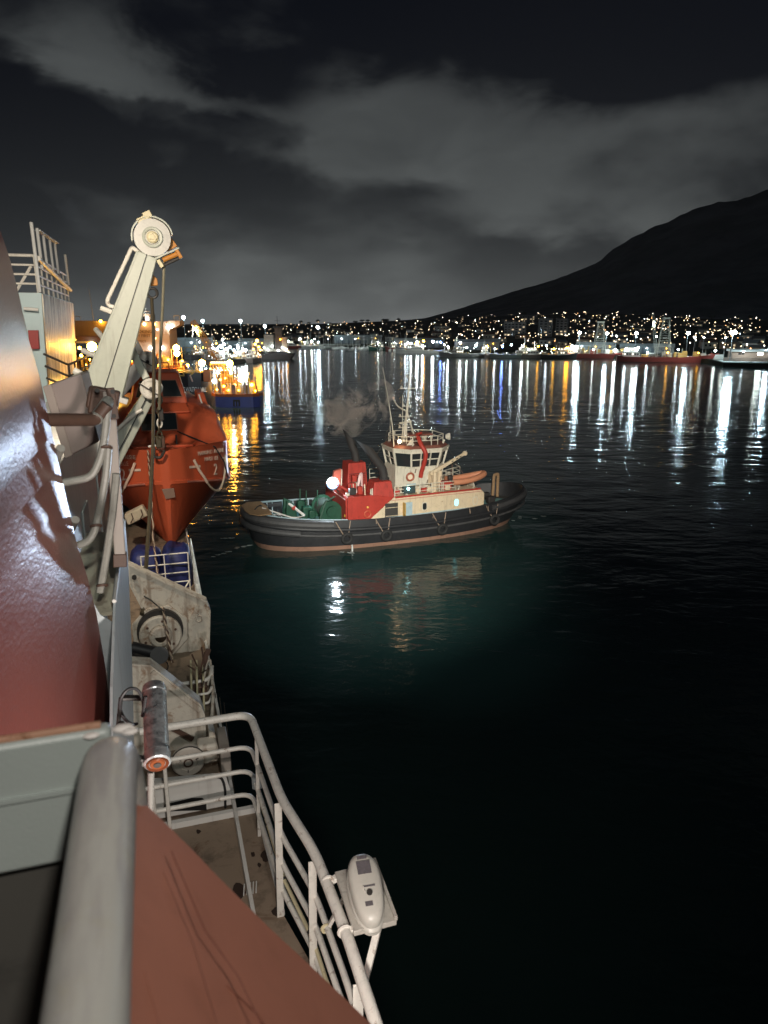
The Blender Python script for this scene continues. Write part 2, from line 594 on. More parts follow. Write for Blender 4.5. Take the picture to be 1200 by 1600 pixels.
def build_land():
    azs = [R(-75 + 165 * i / 150) for i in range(151)]
    ts = [0, 0, 20, 60, 110, 160, 240, 340, 460, 600, 750, 900, 1060, 1230, 1400, 1550, 1700, 1900, 2300, 3000]
    vs, fs = [], []
    for a in azs:
        r0 = interp(SHORE, a)
        for k, t in enumerate(ts):
            z = -1.0 if k == 0 else land_z(a, t)
            vs.append(((r0 + t) * math.sin(a), (r0 + t) * math.cos(a), z))
    n = len(ts)
    for i in range(len(azs) - 1):
        for k in range(n - 1):
            fs.append((i * n + k, i * n + k + 1, (i + 1) * n + k + 1, (i + 1) * n + k))
    o = MB().add(vs, fs).build('hill', land_mat(), smooth=60)
    tag(o, 'dark shore and low hillside behind the harbour', None, kind='structure')
    # mountain
    vs, fs = [], []
    azs = [R(-75 + 165 * i / 420) for i in range(421)]
    us = [0, .1, .2, .32, .45, .58, .7, .8, .9, 1.0, 1.15, 1.4]
    for a in azs:
        ztop = 22 + interp(MOUNT, a) * 5200
        for k, u in enumerate(us):
            rr = 2700 + 2500 * u
            x, y = rr * math.sin(a), rr * math.cos(a)
            if u <= 1:
                z = -5 + (ztop + 5) * u ** 1.25
                if u < 1:
                    z += mnoise.fractal(Vector((x * .0016, y * .0016, 3.1)), 0.9, 2.1, 6) * 0.16 * ztop * u * (1.05 - u) * 2.2
                else:
                    z += mnoise.fractal(Vector((a * 60, 0, 1.3)), 0.9, 2.0, 5) * ztop * 0.014
            else:
                z = ztop * (1 - (u - 1) * 1.5)
            vs.append((x, y, z))
    n = len(us)
    for i in range(len(azs) - 1):
        for k in range(n - 1):
            fs.append((i * n + k, i * n + k + 1, (i + 1) * n + k + 1, (i + 1) * n + k))
    m, nt, out = new_mat('mountain_scrub')
    tc = N(nt, 'ShaderNodeNewGeometry')
    nn = N(nt, 'ShaderNodeTexNoise', ins={'Vector': tc.outputs['Position'], 'Scale': 0.004, 'Detail': 10.0, 'Roughness': 0.7})
    c = MIX(nt, SMOOTH(nt, nn.outputs[0], 0.35, 0.68), (0.10, 0.11, 0.115), (0.30, 0.30, 0.31))
    b = N(nt, 'ShaderNodeBsdfDiffuse', ins={'Color': c})
    nt.links.new(b.outputs[0], out.inputs[0])
    o = MB().add(vs, fs).build('mountain', m, smooth=80)
    tag(o, 'dark mountain slope rising beyond the lit town', None, kind='structure')


build_land()


def polar(a, t, dz=0.0):
    r = interp(SHORE, a) + t
    return Vector((r * math.sin(a), r * math.cos(a), land_z(a, t) + dz))


def az_of(px):
    return az_tan(px, 512)[0]


# ------------------------------------------------------------------ town on the hillside
post_m = paint('lamp_post', (0.25, 0.26, 0.26), 0.5)
TOWN = [('white', (1.0, 0.88, 0.70), 14), ('warm', (1.0, 0.68, 0.36), 9), ('cool', (0.78, 0.93, 1.0), 14), ('orange', (1.0, 0.46, 0.16), 8)]
lamp_mesh = {}
for nm, c, st in TOWN:
    for big in (0, 1):
        mb = MB().mat(0).cyl((0, 0, 0), (0, 0, 6.2), 0.13, 5)
        mb.mat(1).ball((0, 0, 6.5), 0.42 if not big else 0.72, 1)
        o = mb.build('street_lamp', [post_m, glow('town_' + nm, c, st, False)], smooth=60)
        lamp_mesh[nm, big] = o.data
        bpy.data.objects.remove(o)


def lamp_spot(rng, lo=430, hi=1290):
    a = az_of(lo + (hi - lo) * rng.random() ** 0.85)
    r0 = interp(SHORE, a)
    grid = [60 + 27.5 * k for k in range(60)]
    ang = [(land_z(a, t) - 22) / (r0 + t) for t in grid]
    want = ang[0] + (ang[-1] - ang[0]) * rng.random() ** 0.8
    for t, g in zip(grid, ang):
        if g >= want:
            return a, t + rng.uniform(-12, 12)
    return a, grid[-1]


LAMP_LABEL = {'white': 'small white street lamp among the houses of the lit hillside town',
              'warm': 'small warm yellow street lamp among the houses of the lit hillside town',
              'cool': 'small bluish white street lamp among the houses of the lit hillside town',
              'orange': 'small orange street lamp among the houses of the lit hillside town'}
rng = random.Random(11)
for i in range(235):
    kind = rng.choices(['white', 'warm', 'cool', 'orange'], [0.5, 0.26, 0.12, 0.12])[0]
    a, t = lamp_spot(rng)
    o = bpy.data.objects.new('street_lamp', lamp_mesh[kind, 1 if t > 700 else 0])
    COL.objects.link(o)
    o.location = polar(a, t, -0.3)
    tag(o, LAMP_LABEL[kind], 'street lamp', 'street lamps across the hillside town')
for i in range(15):          # the row along the top road
    a = az_of(690 + i * 38 + rng.uniform(-8, 8))
    o = bpy.data.objects.new('street_lamp', lamp_mesh['white', 1])
    COL.objects.link(o)
    o.location = polar(a, 1680, -0.3)
    tag(o, 'white street lamp in the row along the top road below the mountain', 'street lamp', 'street lamps along the top road')
st = MB()
for i in range(780):
    a, t = lamp_spot(rng, *((285, 450) if i % 6 == 0 else (445, 1330)))
    p = polar(a, t, rng.uniform(2.5, 5))
    st.ball(p, rng.uniform(0.22, 0.55), 1)
tag(st.build('town_lights', glow('window_light', (1.0, 0.74, 0.45), 7, False), smooth=0), 'scattered tiny window and porch lights over the dark hillside', None, kind='stuff')

house_w = [paint('house_cream', (0.42, 0.38, 0.31), 0.8), paint('house_white', (0.6, 0.6, 0.57), 0.8), paint('house_ochre', (0.33, 0.22, 0.14), 0.8)]
roof_m = [paint('roof_tile', (0.14, 0.06, 0.04), 0.8), paint('roof_grey', (0.12, 0.12, 0.125), 0.8)]
win_lit = glow('lit_window', (1.0, 0.80, 0.5), 0.7, False)
win_dark = glass('dark_window', (0.02, 0.022, 0.026))


def make_house(wm_, rm, label, grp):
    h = thing('house', label, 'house', (0, 0, 0), group=grp)
    MB().box((0, 0, 2.6), (11, 8, 5.2)).build('wall', wm_, h, smooth=0)
    MB().prism([(-5.9, -4.5, 5.2), (-5.9, 4.5, 5.2), (-5.9, 0, 7.6)], (11.8, 0, 0)).build('roof', rm, h, smooth=0)
    first = None
    for x, lit in ((-3.4, 0), (0, 0), (3.4, 1)):
        MB().box((x, -4.02, 2.8), (1.5, 0.1, 1.5)).build('window', win_lit if lit else win_dark, h, smooth=0)
    return h


protos = [make_house(house_w[0], roof_m[0], 'small cream house with a red tiled roof on the dark hillside', 'houses on the hillside'),
          make_house(house_w[1], roof_m[1], 'small white house with a grey roof on the dark hillside', 'houses on the hillside'),
          make_house(house_w[2], roof_m[1], 'small ochre house with a grey roof on the dark hillside', 'houses on the hillside')]
for i in range(110):
    a, t = lamp_spot(rng)
    h = protos[i] if i < 3 else copy_tree(protos[i % 3])
    put(h, polar(a, max(t, 150), -0.4), -a + rng.uniform(-0.6, 0.6))
    k = rng.uniform(0.85, 1.35)
    h.scale = (k, k, rng.uniform(0.8, 1.2))

# blocks of flats behind the quay
flat_w = paint('flat_concrete', (0.40, 0.40, 0.40), 0.8)


def flats(px, t, w, hgt, cols, rows, label):
    a = az_of(px)
    b = thing('apartment_block', label, 'building', (0, 0, 0))
    MB().box((0, 0, hgt / 2), (w, 10, hgt)).build('wall', flat_w, b, smooth=0)
    MB().box((0, 0, hgt + 0.35), (w + .6, 10.6, 0.7)).build('roof', roof_m[1], b, smooth=0)
    for i in range(cols):
        for j in range(rows):
            MB().box((-w / 2 + (i + .5) * w / cols, -5.02, 2 + j * (hgt - 2.0) / rows), (w / cols * .55, .1, 1.5)).build('window', win_lit if rng.random() < .22 else win_dark, b, smooth=0)
    put(b, polar(a, t, -.2), -a + rng.uniform(-.3, .3))


flats(805, 330, 26, 17, 6, 5, 'grey block of flats with six window columns behind the white trawler')
flats(852, 320, 16, 21, 3, 6, 'tall narrow grey tower block beside the wider blocks of flats')
flats(878, 340, 14, 20, 3, 6, 'second narrow tower block, nearer the pale floodlight masts')
flats(825, 900, 34, 14, 7, 3, 'wide low block of flats higher on the hillside')
flats(690, 420, 22, 11, 5, 3, 'low grey apartment block above the brightly lit trawlers')

# trees along the skyline
bark = paint('bark', (0.09, 0.07, 0.05), 0.9)
leaf = [paint('leaf_dark', (0.045, 0.06, 0.03), 0.9), paint('leaf_mid', (0.07, 0.085, 0.04), 0.9)]


def make_tree(seed):
    r = random.Random(seed)
    t = thing('tree', 'dark round tree on the town skyline below the clouds', 'tree', (0, 0, 0), group='trees on the town skyline')
    mb = MB().tube([(0, 0, 0), (.2, 0, 3), (.1, .2, 6)], [.5, .38, .2], 6)
    for k in range(4):
        an = k * 1.6
        mb.tube([(.15, .1, 4), (math.cos(an) * 2.5, math.sin(an) * 2.5, 7.5)], [.2, .07], 5)
    mb.build('trunk', bark, t)
    cr = MB()
    for k in range(260):
        d = Vector((r.gauss(0, 1), r.gauss(0, 1), r.gauss(0, .8))).normalized() * (r.random() ** .4)
        c = Vector((d.x * 5.5, d.y * 5.5, 8.5 + d.z * 3.8))
        cr.mat(r.randrange(2))
        u = Vector((r.gauss(0, 1), r.gauss(0, 1), r.gauss(0, 1))).normalized() * r.uniform(.5, 1.0)
        w = u.orthogonal().normalized() * r.uniform(.4, .8)
        cr.add([c - u, c + w, c + u, c - w], [(0, 1, 2, 3)])
    cr.build('crown', leaf, t, smooth=0)
    return t


tp = [make_tree(1), make_tree(2), make_tree(3)]
for i in range(22):
    px = rng.choice([rng.uniform(535, 610), rng.uniform(440, 640), rng.uniform(700, 1180)])
    o = tp[i] if i < 3 else copy_tree(tp[i % 3])
    put(o, polar(az_of(px), rng.uniform(1250, 1680), -.5), rng.uniform(0, 6))
    o.scale = (rng.uniform(.9, 1.7),) * 2 + (rng.uniform(.8, 1.3),)

# ------------------------------------------------------------------ floodlight masts
FL_W = glow('flood_white', (0.62, 0.88, 1.0), 460)
FL_Y = glow('sodium', (1.0, 0.42, 0.03), 75)
FL_y = glow('sodium_small', (1.0, 0.46, 0.04), 40)
FL_w = glow('flood_small', (0.74, 0.92, 1.0), 95)
FL_g = glow('lamp_glassy', (0.85, 1.0, 0.92), 60)
FL_r = glow('lamp_red', (1.0, 0.06, 0.03), 40)


def flood_mast(px, Y, h, z0, label, mat=FL_W, r=0.75, heads=1, base=True):
    x = wx(px, Y, z0 + h)
    t = thing('floodlight_mast', label, 'floodlight mast', (0, 0, 0), group='floodlight masts round the harbour')
    MB().tube([(0, 0, 0), (0, 0, h)], [.28, .14], 8).build('pole', post_m, t)
    MB().bar((-1.2, 0, h), (1.2, 0, h), .2, .2).build('crossbar', post_m, t)
    for k in range(heads):
        xo = (k - (heads - 1) / 2) * 2.0
        b = MB().box((xo, -.1, h + .25), (1.2, .5, .9)).build('lamp_housing', post_m, t)
        MB().ball((xo, -.75, h + .25), r, 1).build('lamp', mat, t)
    t.location = (x, Y, z0)
    return t


zq = 2.5
for px, Y, h, heads, r, lab in (
        (905, 568, 15.5, 1, .85, 'white floodlight mast on the quay at the bow of the far rig ship'),
        (948, 556, 15, 1, .8, 'white floodlight mast between the two derrick ships'),
        (994, 550, 15, 1, .85, 'white floodlight mast behind the stern of the red rig ship'),
        (1075, 500, 15.6, 1, .85, 'white floodlight mast beyond the bow of the red rig ship'),
        (1145, 432, 16.5, 2, .85, 'brightest twin floodlight mast on the quay, beside the pale shed'),
        (1203, 470, 14.5, 1, .8, 'white floodlight mast standing over the pale shed roof'),
        (287, 575, 27, 1, 1.0, 'white floodlight mast right of the pale ship superstructure'),
        (317, 590, 24.5, 1, .9, 'white floodlight mast above the yellow lattice crane'),
        (376, 590, 24.5, 1, .95, 'white floodlight mast beyond the blue and orange ship'),
        (414, 600, 20.5, 1, .8, 'white floodlight mast left of the dark barge tower'),
        (497, 905, 19.5, 1, 1.25, 'lone white floodlight mast at the inner end of the marina')):
    flood_mast(px, Y, h, zq - (.05 if Y == 432 else 0), lab, heads=heads, r=r * 1.2)
for px, Y, lab in ((963, 560, 'thin lamp post in the gap left of the pale shed behind the derricks'), (1025, 535, 'thin lamp post just left of the tall lattice derrick'),
                   (1085, 480, 'thin lamp post right of the red ship bow'), (1099, 478, 'thin lamp post nearest the orange buoy on the quay'),
                   (1133, 470, 'thin lamp post beside the brightest twin floodlight mast')):
    t = thing('lamp_post', lab, 'lamp post', (0, 0, 0))
    MB().tube([(0, 0, 0), (0, 0, 13)], [.22, .12], 6).build('pole', post_m, t)
    MB().lathe([(.1, 12.6), (.55, 13.4), (.5, 13.6)], (0, 0, 0), n=8).build('lamp', FL_g, t)
    t.location = (wx(px, Y, 12), Y, zq)

# spots without fixtures near mastheads and derricks, added to brighten the next berth
for k, (px, Y, z, tpx, tY, tz, pw, an) in enumerate(((1145, 431, 18.2, 1045, 474, 8, 60000, 60), (1145, 431, 18.2, 1180, 446, 4, 30000, 100), (1033, 472, 26, 938, 536, 8, 60000, 50), (914, 532, 11, 850, 541, 4, 30000, 70),
                                                     (846, 536, 12.5, 805, 543, 4, 20000, 90), (806, 541, 14, 740, 556, 4, 35000, 80), (722, 556, 15, 662, 634, 5, 60000, 60), (660, 634, 16, 585, 740, 5, 80000, 60), (590, 736, 10, 530, 800, 4, 50000, 80), (464, 795, 11, 510, 815, 4, 40000, 90), (302, 236, 21, 350, 470, 6, 60000, 60))):
    spot('berth_fill_spot', (wx(px, Y, z), Y, z), (wx(tpx, tY, tz), tY, tz), pw, an, (0.88, 1.0, 0.94), 0.4, 0.9)

# ------------------------------------------------------------------ quay on the right: shed, wall, boxes
conc = paint('quay_concrete', (0.36, 0.36, 0.34), 0.85, dirt=.4, scale=.3)
shed_w = paint('shed_wall', (0.34, 0.24, 0.19), 0.8, scale=.4)
shed_r = paint('shed_roof', (0.52, 0.55, 0.55), 0.5, scale=.3)


def quay_m(px, Y):
    return (wx(px, Y, 2.5), Y)


q = MB()
x0, y0 = wx(1112, 462, 2), 462
x1, y1 = wx(1132, 424, 2), 424
q.prism([(x0, y0, -1), (x1, y1, -1), (x1 + 60, y1 - 22, -1), (x1 + 400, y1 - 60, -1), (x1 + 400, y0 + 60, -1), (x0 + 20, y0 + 30, -1)], (0, 0, 3.55))
tag(q.build('quay', conc, smooth=0), 'pale concrete quay running out of the picture at the right', None, kind='structure')
# fender piles along the quay edge
for i in range(16):
    f = i / 15
    o = MB().cyl((0, 0, -1.5), (0, 0, 2.2), .35, 8).build('fender_pile', paint('pile_rubber', (.03, .03, .03), .8))
    o.location = (x1 + 60 * f - .3, y1 - 22 * f - .5, 0)
    tag(o, 'black round fender pile standing along the pale quay edge', 'fender pile', 'fender piles along the quay')
sh = thing('quay_shed', 'long low shed with a pale sheet roof on the quay', 'shed', (0, 0, 0))
MB().box((38, 8, 2.6), (76, 16, 5.2)).build('wall', shed_w, sh, smooth=0)
MB().prism([(-1, -1.2, 5.2), (-1, 17.2, 5.2), (-1, 17.2, 6.5), (-1, 8, 6.4), (-1, -1.2, 5.9)], (78, 0, 0)).build('roof', shed_r, sh, smooth=0)
for k in range(18):
    MB().bar((k * 4.4 + .8, -.06, 0), (k * 4.4 + .8, -.06, 5.2), .3, .16, up=(0, 1, 0)).build('wall_post', shed_w, sh, smooth=0)
for k in range(7):
    MB().box((5 + k * 10.5, -.05, 3.9), (3.2, .14, .9)).build('window', FL_g if k % 3 == 1 else win_dark, sh, smooth=0)
for k in range(4):
    MB().ball((6 + k * 16, -1.6, 5.4), .3, 1).build('added_wall_lamp', FL_w, sh)  # lamps added to brighten the shed front
put(sh, (wx(1143, 448, 3), 448, 2.55), R(-17))
wl = thing('quay_wall', 'low brown wall in front of the pale shed', 'wall', (0, 0, 0))
for k in range(12):
    MB().box((k * 5 + 2.5, 0, 1.1), (4.92, .5, 2.2)).build('wall_panel', shed_w, wl, bev=.04)
put(wl, (wx(1130, 436, 3), 436, 2.55), R(-18))
cb = thing('white_container', 'white shipping container left of the pale shed', 'container', (0, 0, 0))
MB().box((0, 0, 1.3), (9, 2.4, 2.6)).build('box', paint('container_white', (.7, .72, .72), .5), cb, bev=.05)
for k in range(14):
    MB().box((-4.2 + k * .65, -1.23, 1.3), (.25, .06, 2.3)).build('rib', MATS['container_white'], cb, smooth=0)
put(cb, (wx(1118, 470, 3), 470, 2.55), R(-15))
bu = thing('orange_buoy', 'round orange buoy standing on the quay left of the white container', 'buoy', (0, 0, 0))
MB().lathe([(.2, 0), (1.4, .5), (1.9, 1.6), (1.4, 2.7), (.3, 3.2)], (0, 0, 0), n=16).build('float', paint('buoy_orange', (.6, .08, .03), .5), bu)
MB().cyl((0, 0, 3.1), (0, 0, 4.4), .12, 6).build('stem', post_m, bu)
put(bu, (wx(1111, 478, 3), 478, 2.5), 0)

# long sheds along the town quay
for i, (px, Y, w, h, lab) in enumerate(((1010, 575, 40, 5, 'pale lit warehouse behind the red rig ship'), (930, 590, 30, 6, 'low grey warehouse behind the far rig ship'),
                                        (655, 740, 50, 7, 'grey warehouse behind the brightest lit trawler'), (745, 660, 40, 7, 'low warehouse behind the middle trawlers'),
                                        (560, 930, 60, 8, 'long grey boathouse at the back of the marina'), (345, 640, 40, 6, 'dim warehouse behind the yellow lit vessels'),
                                        (300, 620, 34, 9, 'small shed lit below the second floodlight mast'), (410, 640, 40, 8, 'lit shed behind the barge tower'), (120, 610, 90, 12, 'wide warehouse beyond the pale superstructure'))):
    s = thing('warehouse', lab, 'warehouse', (0, 0, 0))
    MB().box((0, 0, h / 2), (w, 14, h)).build('wall', paint('ware_wall', (.24, .26, .26), .8, scale=.2), s, smooth=0)
    MB().prism([(-w / 2 - .5, -7.6, h), (-w / 2 - .5, 7.6, h), (-w / 2 - .5, 0, h + 2.4)], (w + 1, 0, 0)).build('roof', shed_r, s, smooth=0)
    for k in range(int(w / 7)):
        MB().box((-w / 2 + 4 + k * 7, -7.04, 2.1), (3.4, .12, 4.0)).build('door', paint('ware_door', (.12, .14, .16), .6), s, smooth=0)
    for k in range(3):
        MB().ball((-w * .36 + k * w * .36, -7.9, h * .82), .3, 1).build('added_wall_lamp', (FL_y, FL_w, FL_y)[(k + i) % 3], s)  # lamps added to light the walls along the dark shore
    put(s, (wx(px, Y, 3), Y, 2.5), -az_of(px))

# marina pier
pr = thing('marina_pier', 'pale straight pier behind the moored yachts', 'pier', (0, 0, 0))
MB().box((0, 0, 2.6), (92, 4, .9)).build('deck', conc, pr, smooth=0)
for k in range(15):
    MB().cyl((-44 + k * 6.3, -1.2, -1), (-44 + k * 6.3, -1.2, 2.2), .4, 6).build('pile', conc, pr)
for k in range(6):
    MB().tube([(-40 + k * 16, 1, 3), (-40 + k * 16, 1, 9.5)], .12, 5).build('added_lamp_pole', post_m, pr)
    MB().ball((-40 + k * 16, .6, 9.6), .45, 1).build('lamp', FL_w, pr)  # poles and lamps added to light the moored yachts
put(pr, (wx(502, 850, 2), 850, 0), R(-2))
# ------------------------------------------------------------------ own ship (frame: t starboard, s forward, z from the eye)
def red_gloss():
    m, nt, out = new_mat('red_gloss')
    tc = N(nt, 'ShaderNodeTexCoord')
    P = tc.outputs['Object']
    n = N(nt, 'ShaderNodeTexNoise', ins={'Vector': P, 'Scale': 1.6, 'Detail': 5.0})
    c = MIX(nt, n.outputs[0], (0.23, 0.072, 0.062), (0.29, 0.088, 0.072))
    mpb = N(nt, 'ShaderNodeMapping', ins={'Vector': P, 'Scale': (1, .38, 1)})
    nb = N(nt, 'ShaderNodeTexNoise', ins={'Vector': mpb.outputs[0], 'Scale': 62.0, 'Detail': 2.0, 'Roughness': 0.5})
    nc = N(nt, 'ShaderNodeTexNoise', ins={'Vector': mpb.outputs[0], 'Scale': 11.0, 'Detail': 3.0})
    h = M2(nt, 'ADD', nb.outputs[0], M2(nt, 'MULTIPLY', nc.outputs[0], 1.2))
    bp = N(nt, 'ShaderNodeBump', ins={'Strength': 0.34, 'Distance': 0.005, 'Height': h})
    b = N(nt, 'ShaderNodeBsdfPrincipled', ins={'Base Color': c, 'Roughness': 0.33, 'Normal': bp.outputs[0]})
    b.inputs['Coat Weight'].default_value = 0.15
    b.inputs['Coat Roughness'].default_value = 0.22
    nt.links.new(bp.outputs[0], b.inputs['Coat Normal'])
    nt.links.new(b.outputs[0], out.inputs[0])
    return m


RED_GLOSS = red_gloss()
SALMON = paint('salmon_paint', (0.47, 0.19, 0.125), 0.5, var=.14, scale=5.0, bump=.12, bscale=420, dirt=.14, streak=.1)
GREY_IN = paint('grey_green_paint', (0.36, 0.41, 0.39), 0.42, var=.08, scale=4, bump=.06, bscale=220)
PIPE = paint('worn_pipe_paint', (0.33, 0.32, 0.285), 0.38, rust=.2, var=.25, scale=9, bump=.25, bscale=90, dirt=.35)
WHITE = paint('ship_white', (0.66, 0.66, 0.63), 0.45, rust=.14, streak=.35, scale=2.2, var=.1, bump=.05)
WHITE_R = paint('ship_white_rusty', (0.68, 0.63, 0.54), 0.5, rust=.72, streak=.9, scale=2.6, var=.15, bump=.1, dirt=.35, rustcol=(.26, .12, .045))
WHITE_B = paint('ship_white_cool', (0.60, 0.66, 0.68), 0.42, streak=.25, scale=3.0, var=.08, dirt=.2)
RAIL = paint('rail_cream', (0.76, 0.74, 0.68), 0.42, rust=.42, scale=7, var=.14, bump=.25, bscale=45, dirt=.25)
RAIL_Y = paint('conduit_yellowed', (0.62, 0.56, 0.36), 0.45, rust=.3, scale=8)
DARK = paint('dark_steel', (0.035, 0.032, 0.03), 0.55, var=.3)
BROWN = paint('brown_steel', (0.11, 0.062, 0.045), 0.5, rust=.35, var=.3, scale=12)
DECK = paint('worn_deck', (0.26, 0.20, 0.145), 0.7, rust=.42, dirt=.75, scale=1.9, bump=.3, bscale=30, rustcol=(.09, .035, .012))
DECK_D = paint('dark_deck', (0.07, 0.068, 0.06), 0.7, dirt=.4)
BEIGE = paint('beige_ledge', (0.74, 0.68, 0.52), 0.5, rust=.25, dirt=.25, scale=4)
CHIP = paint('chipped_edge', (0.75, 0.72, 0.68), 0.5, rust=.4, scale=14)
CABLE = paint('black_cable', (0.02, 0.02, 0.022), 0.5)
WIRE = paint('greasy_wire', (0.085, 0.07, 0.045), 0.4, metal=.4, var=.4, scale=30)

ship = thing('research_ship', 'red and white ship in the foreground, seen from its bridge wing down its starboard side', 'ship', (0, 0, -CAM_H), SHIP_M)

# hull and lower decks
hb = MB()
sec = [(-40, 0.25), (-20, .43), (30, .43), (48, -1.0), (60, -4.5)]
rings = []
for s, t in sec:
    rings.append([(t, s, -4.56), (t - .1, s, -16), (t - .6, s, -22.5), (-16 - t, s, -22.5), (-17 - t, s, -16), (-17 - t, s, -4.56)])
hb.loft([[Vector(p) for p in r] for r in rings])
hb.build('hull', paint('hull_red', (0.30, 0.05, 0.035), .5, streak=.4, scale=1), ship, smooth=30)
MB().box((-8.3, -1, -4.545), (17.46, 60, .06)).build('boat_deck', DECK, ship, smooth=0)
MB().box((.415, 12.0, -4.44), (.03, 36, .12)).build('deck_edge', WHITE, ship, smooth=0)
# inboard house side in the shade behind the davits
hs = MB()
hs.box((-5.9, 14, -3.0), (9.6, 18, 3.0))
hs.build('deckhouse', WHITE, ship, smooth=0)
for s in (7.5, 10.6, 13.4):
    MB().box((-1.085, s, -3.3), (.03, .75, 1.7)).build('door', paint('door_grey', (.33, .36, .37), .5), ship, bev=.01)

def pipe_worn():
    m, nt, out = new_mat('pipe_worn_paint')
    P = N(nt, 'ShaderNodeTexCoord').outputs['Object']
    mp = N(nt, 'ShaderNodeMapping', ins={'Vector': P, 'Scale': (30, 6, 24)})
    n = N(nt, 'ShaderNodeTexNoise', ins={'Vector': mp.outputs[0], 'Scale': 1.0, 'Detail': 5.0, 'Roughness': .6, 'Distortion': .5})
    n2 = N(nt, 'ShaderNodeTexNoise', ins={'Vector': P, 'Scale': 26.0, 'Detail': 6.0, 'Roughness': .65})
    c = MIX(nt, SMOOTH(nt, n.outputs[0], .38, .62), (.40, .385, .375), (.52, .52, .48))
    c = MIX(nt, M2(nt, 'MULTIPLY', SMOOTH(nt, n2.outputs[0], .52, .72), .55), c, (.48, .46, .36))
    b = N(nt, 'ShaderNodeBsdfPrincipled', ins={'Base Color': c, 'Roughness': .34})
    bp = N(nt, 'ShaderNodeBump', ins={'Strength': .4, 'Distance': .004, 'Height': n2.outputs[0]})
    nt.links.new(bp.outputs[0], b.inputs['Normal'])
    nt.links.new(b.outputs[0], out.inputs[0])
    return m


# ---- wing bulwark close to the lens
fp = MB()
fp.box((-.86, .80, -.53), (1.56, .022, .165))
fp.build('wing_bulwark_front', GREY_IN, ship, bev=.006)
MB().box((-.86, .788, -.516), (1.5, .006, .006)).build('weld_seam', GREY_IN, ship, smooth=0)
MB().tube([(-1.64, .80, -.446), (-.09, .80, -.446)], .005, 10).build('rim', paint('rim_rust', (.40, .22, .14), .6, rust=.6, scale=30), ship)
MB().box((-.86, .818, -1.05), (1.56, .016, .86)).build('wing_screen_lower', DECK_D, ship, smooth=0)
MB().box((-1.0, -.6, -1.58), (2.2, 3.0, .04)).build('wing_deck', DECK_D, ship, smooth=0)
MB().tube(fillet([(-.079, -1.2, -.462), (-.079, .765, -.462), (-.076, .802, -.55), (-.076, .804, -.70)], .05, 6), .0295, 24).build('wing_handrail', pipe_worn(), ship)
for t, s, r in ((-.058, .785, .006), (-.066, .795, .008), (-.10, .79, .006)):
    MB().ball((t, s, -.452), r, 2, (1.6, 1, .6)).build('paint_blister', CHIP, ship)
# flared outer plate (wind deflector) of the wing
pl = MB()
ctrl = [(-.078, -.49), (-.070, -.515)] + [(p.x, p.z) for p in [spx(x, y, s=.79) for x, y in ((204, 1232), (228, 1257), (253, 1281), (300, 1327), (333, 1362), (417, 1446), (483, 1507), (550, 1571), (577, 1597))]]
ctrl += [(ctrl[-1][0] + .12, ctrl[-1][1] - .22), (ctrl[-1][0] + .3, ctrl[-1][1] - .6)]
ringA = []
for s in (-1.2, -.6, 0, .4, .6, .72, .79):
    ringA.append([Vector((t, s, z)) for t, z in ctrl] + [Vector((t - .016, s, z - .008)) for t, z in reversed(ctrl)])
pl.loft(ringA)
pl.build('wing_wind_deflector', SALMON, ship, smooth=60)
for k, (s0, s1, q0, q1, w_) in enumerate(((.55, .20, 3, 6, .0005), (.70, .50, 4, 6, .0004), (.30, -.1, 5, 8, .0006), (.62, .58, 6, 7, .0008), (.42, .36, 4, 5, .0008))):
    pa, pb = Vector((ctrl[q0][0], s0, ctrl[q0][1] + .0004)), Vector((ctrl[q1][0], s1, ctrl[q1][1] + .0004))
    MB().tube([pa, pa.lerp(pb, .4) + Vector((.004, .01, .0)), pb], w_, 4).build('scratch', paint('scratch_brown', (.22, .085, .055), .6), ship)
cr = MB()
cr.tube([(-.022, .70, -.556), (.006, .62, -.594), (.035, .60, -.642), (.062, .54, -.682), (.11, .50, -.753)], .0007, 5)
cr.build('paint_crack', paint('crack_brown', (.17, .06, .04), .6), ship)

# ---- tall glossy red screen ahead of the wing
rw = MB()
prof = [(-2.9, -.375), (-2.45, -.385)]
for x, y in ((174, 1120), (166, 1050), (151, 960), (136, 900), (119, 845), (104, 780), (93, 730), (82, 680), (73, 640), (62, 588), (44, 527), (31, 467), (15, 403), (1, 362)):
    p = spx(x, y, s=4.0)
    prof.append((p.z, p.x))
prof.append((prof[-1][0] + .12, prof[-1][1] - .05))
rr = []
for z, t in prof:
    e = 4.0 + (.06 if z < -2 else 0)
    yaw = .058 if z < -.75 else (-.062 if z > -.35 else .058 - .12 * (z + .75) / .4)
    t1 = t - 3.0 * yaw
    rr.append([Vector((t, e, z)), Vector((t1, 1.0, z)), Vector((t1 - .07, 1.0, z)), Vector((t - .07, e, z))])
rw.loft(rr)
rw.build('red_side_screen', RED_GLOSS, ship, smooth=25)
ed = MB()
ed.tube([(t - .006, 4.008, z) for z, t in prof[:4]], .011, 6)
ed.build('chipped_edge', CHIP, ship)

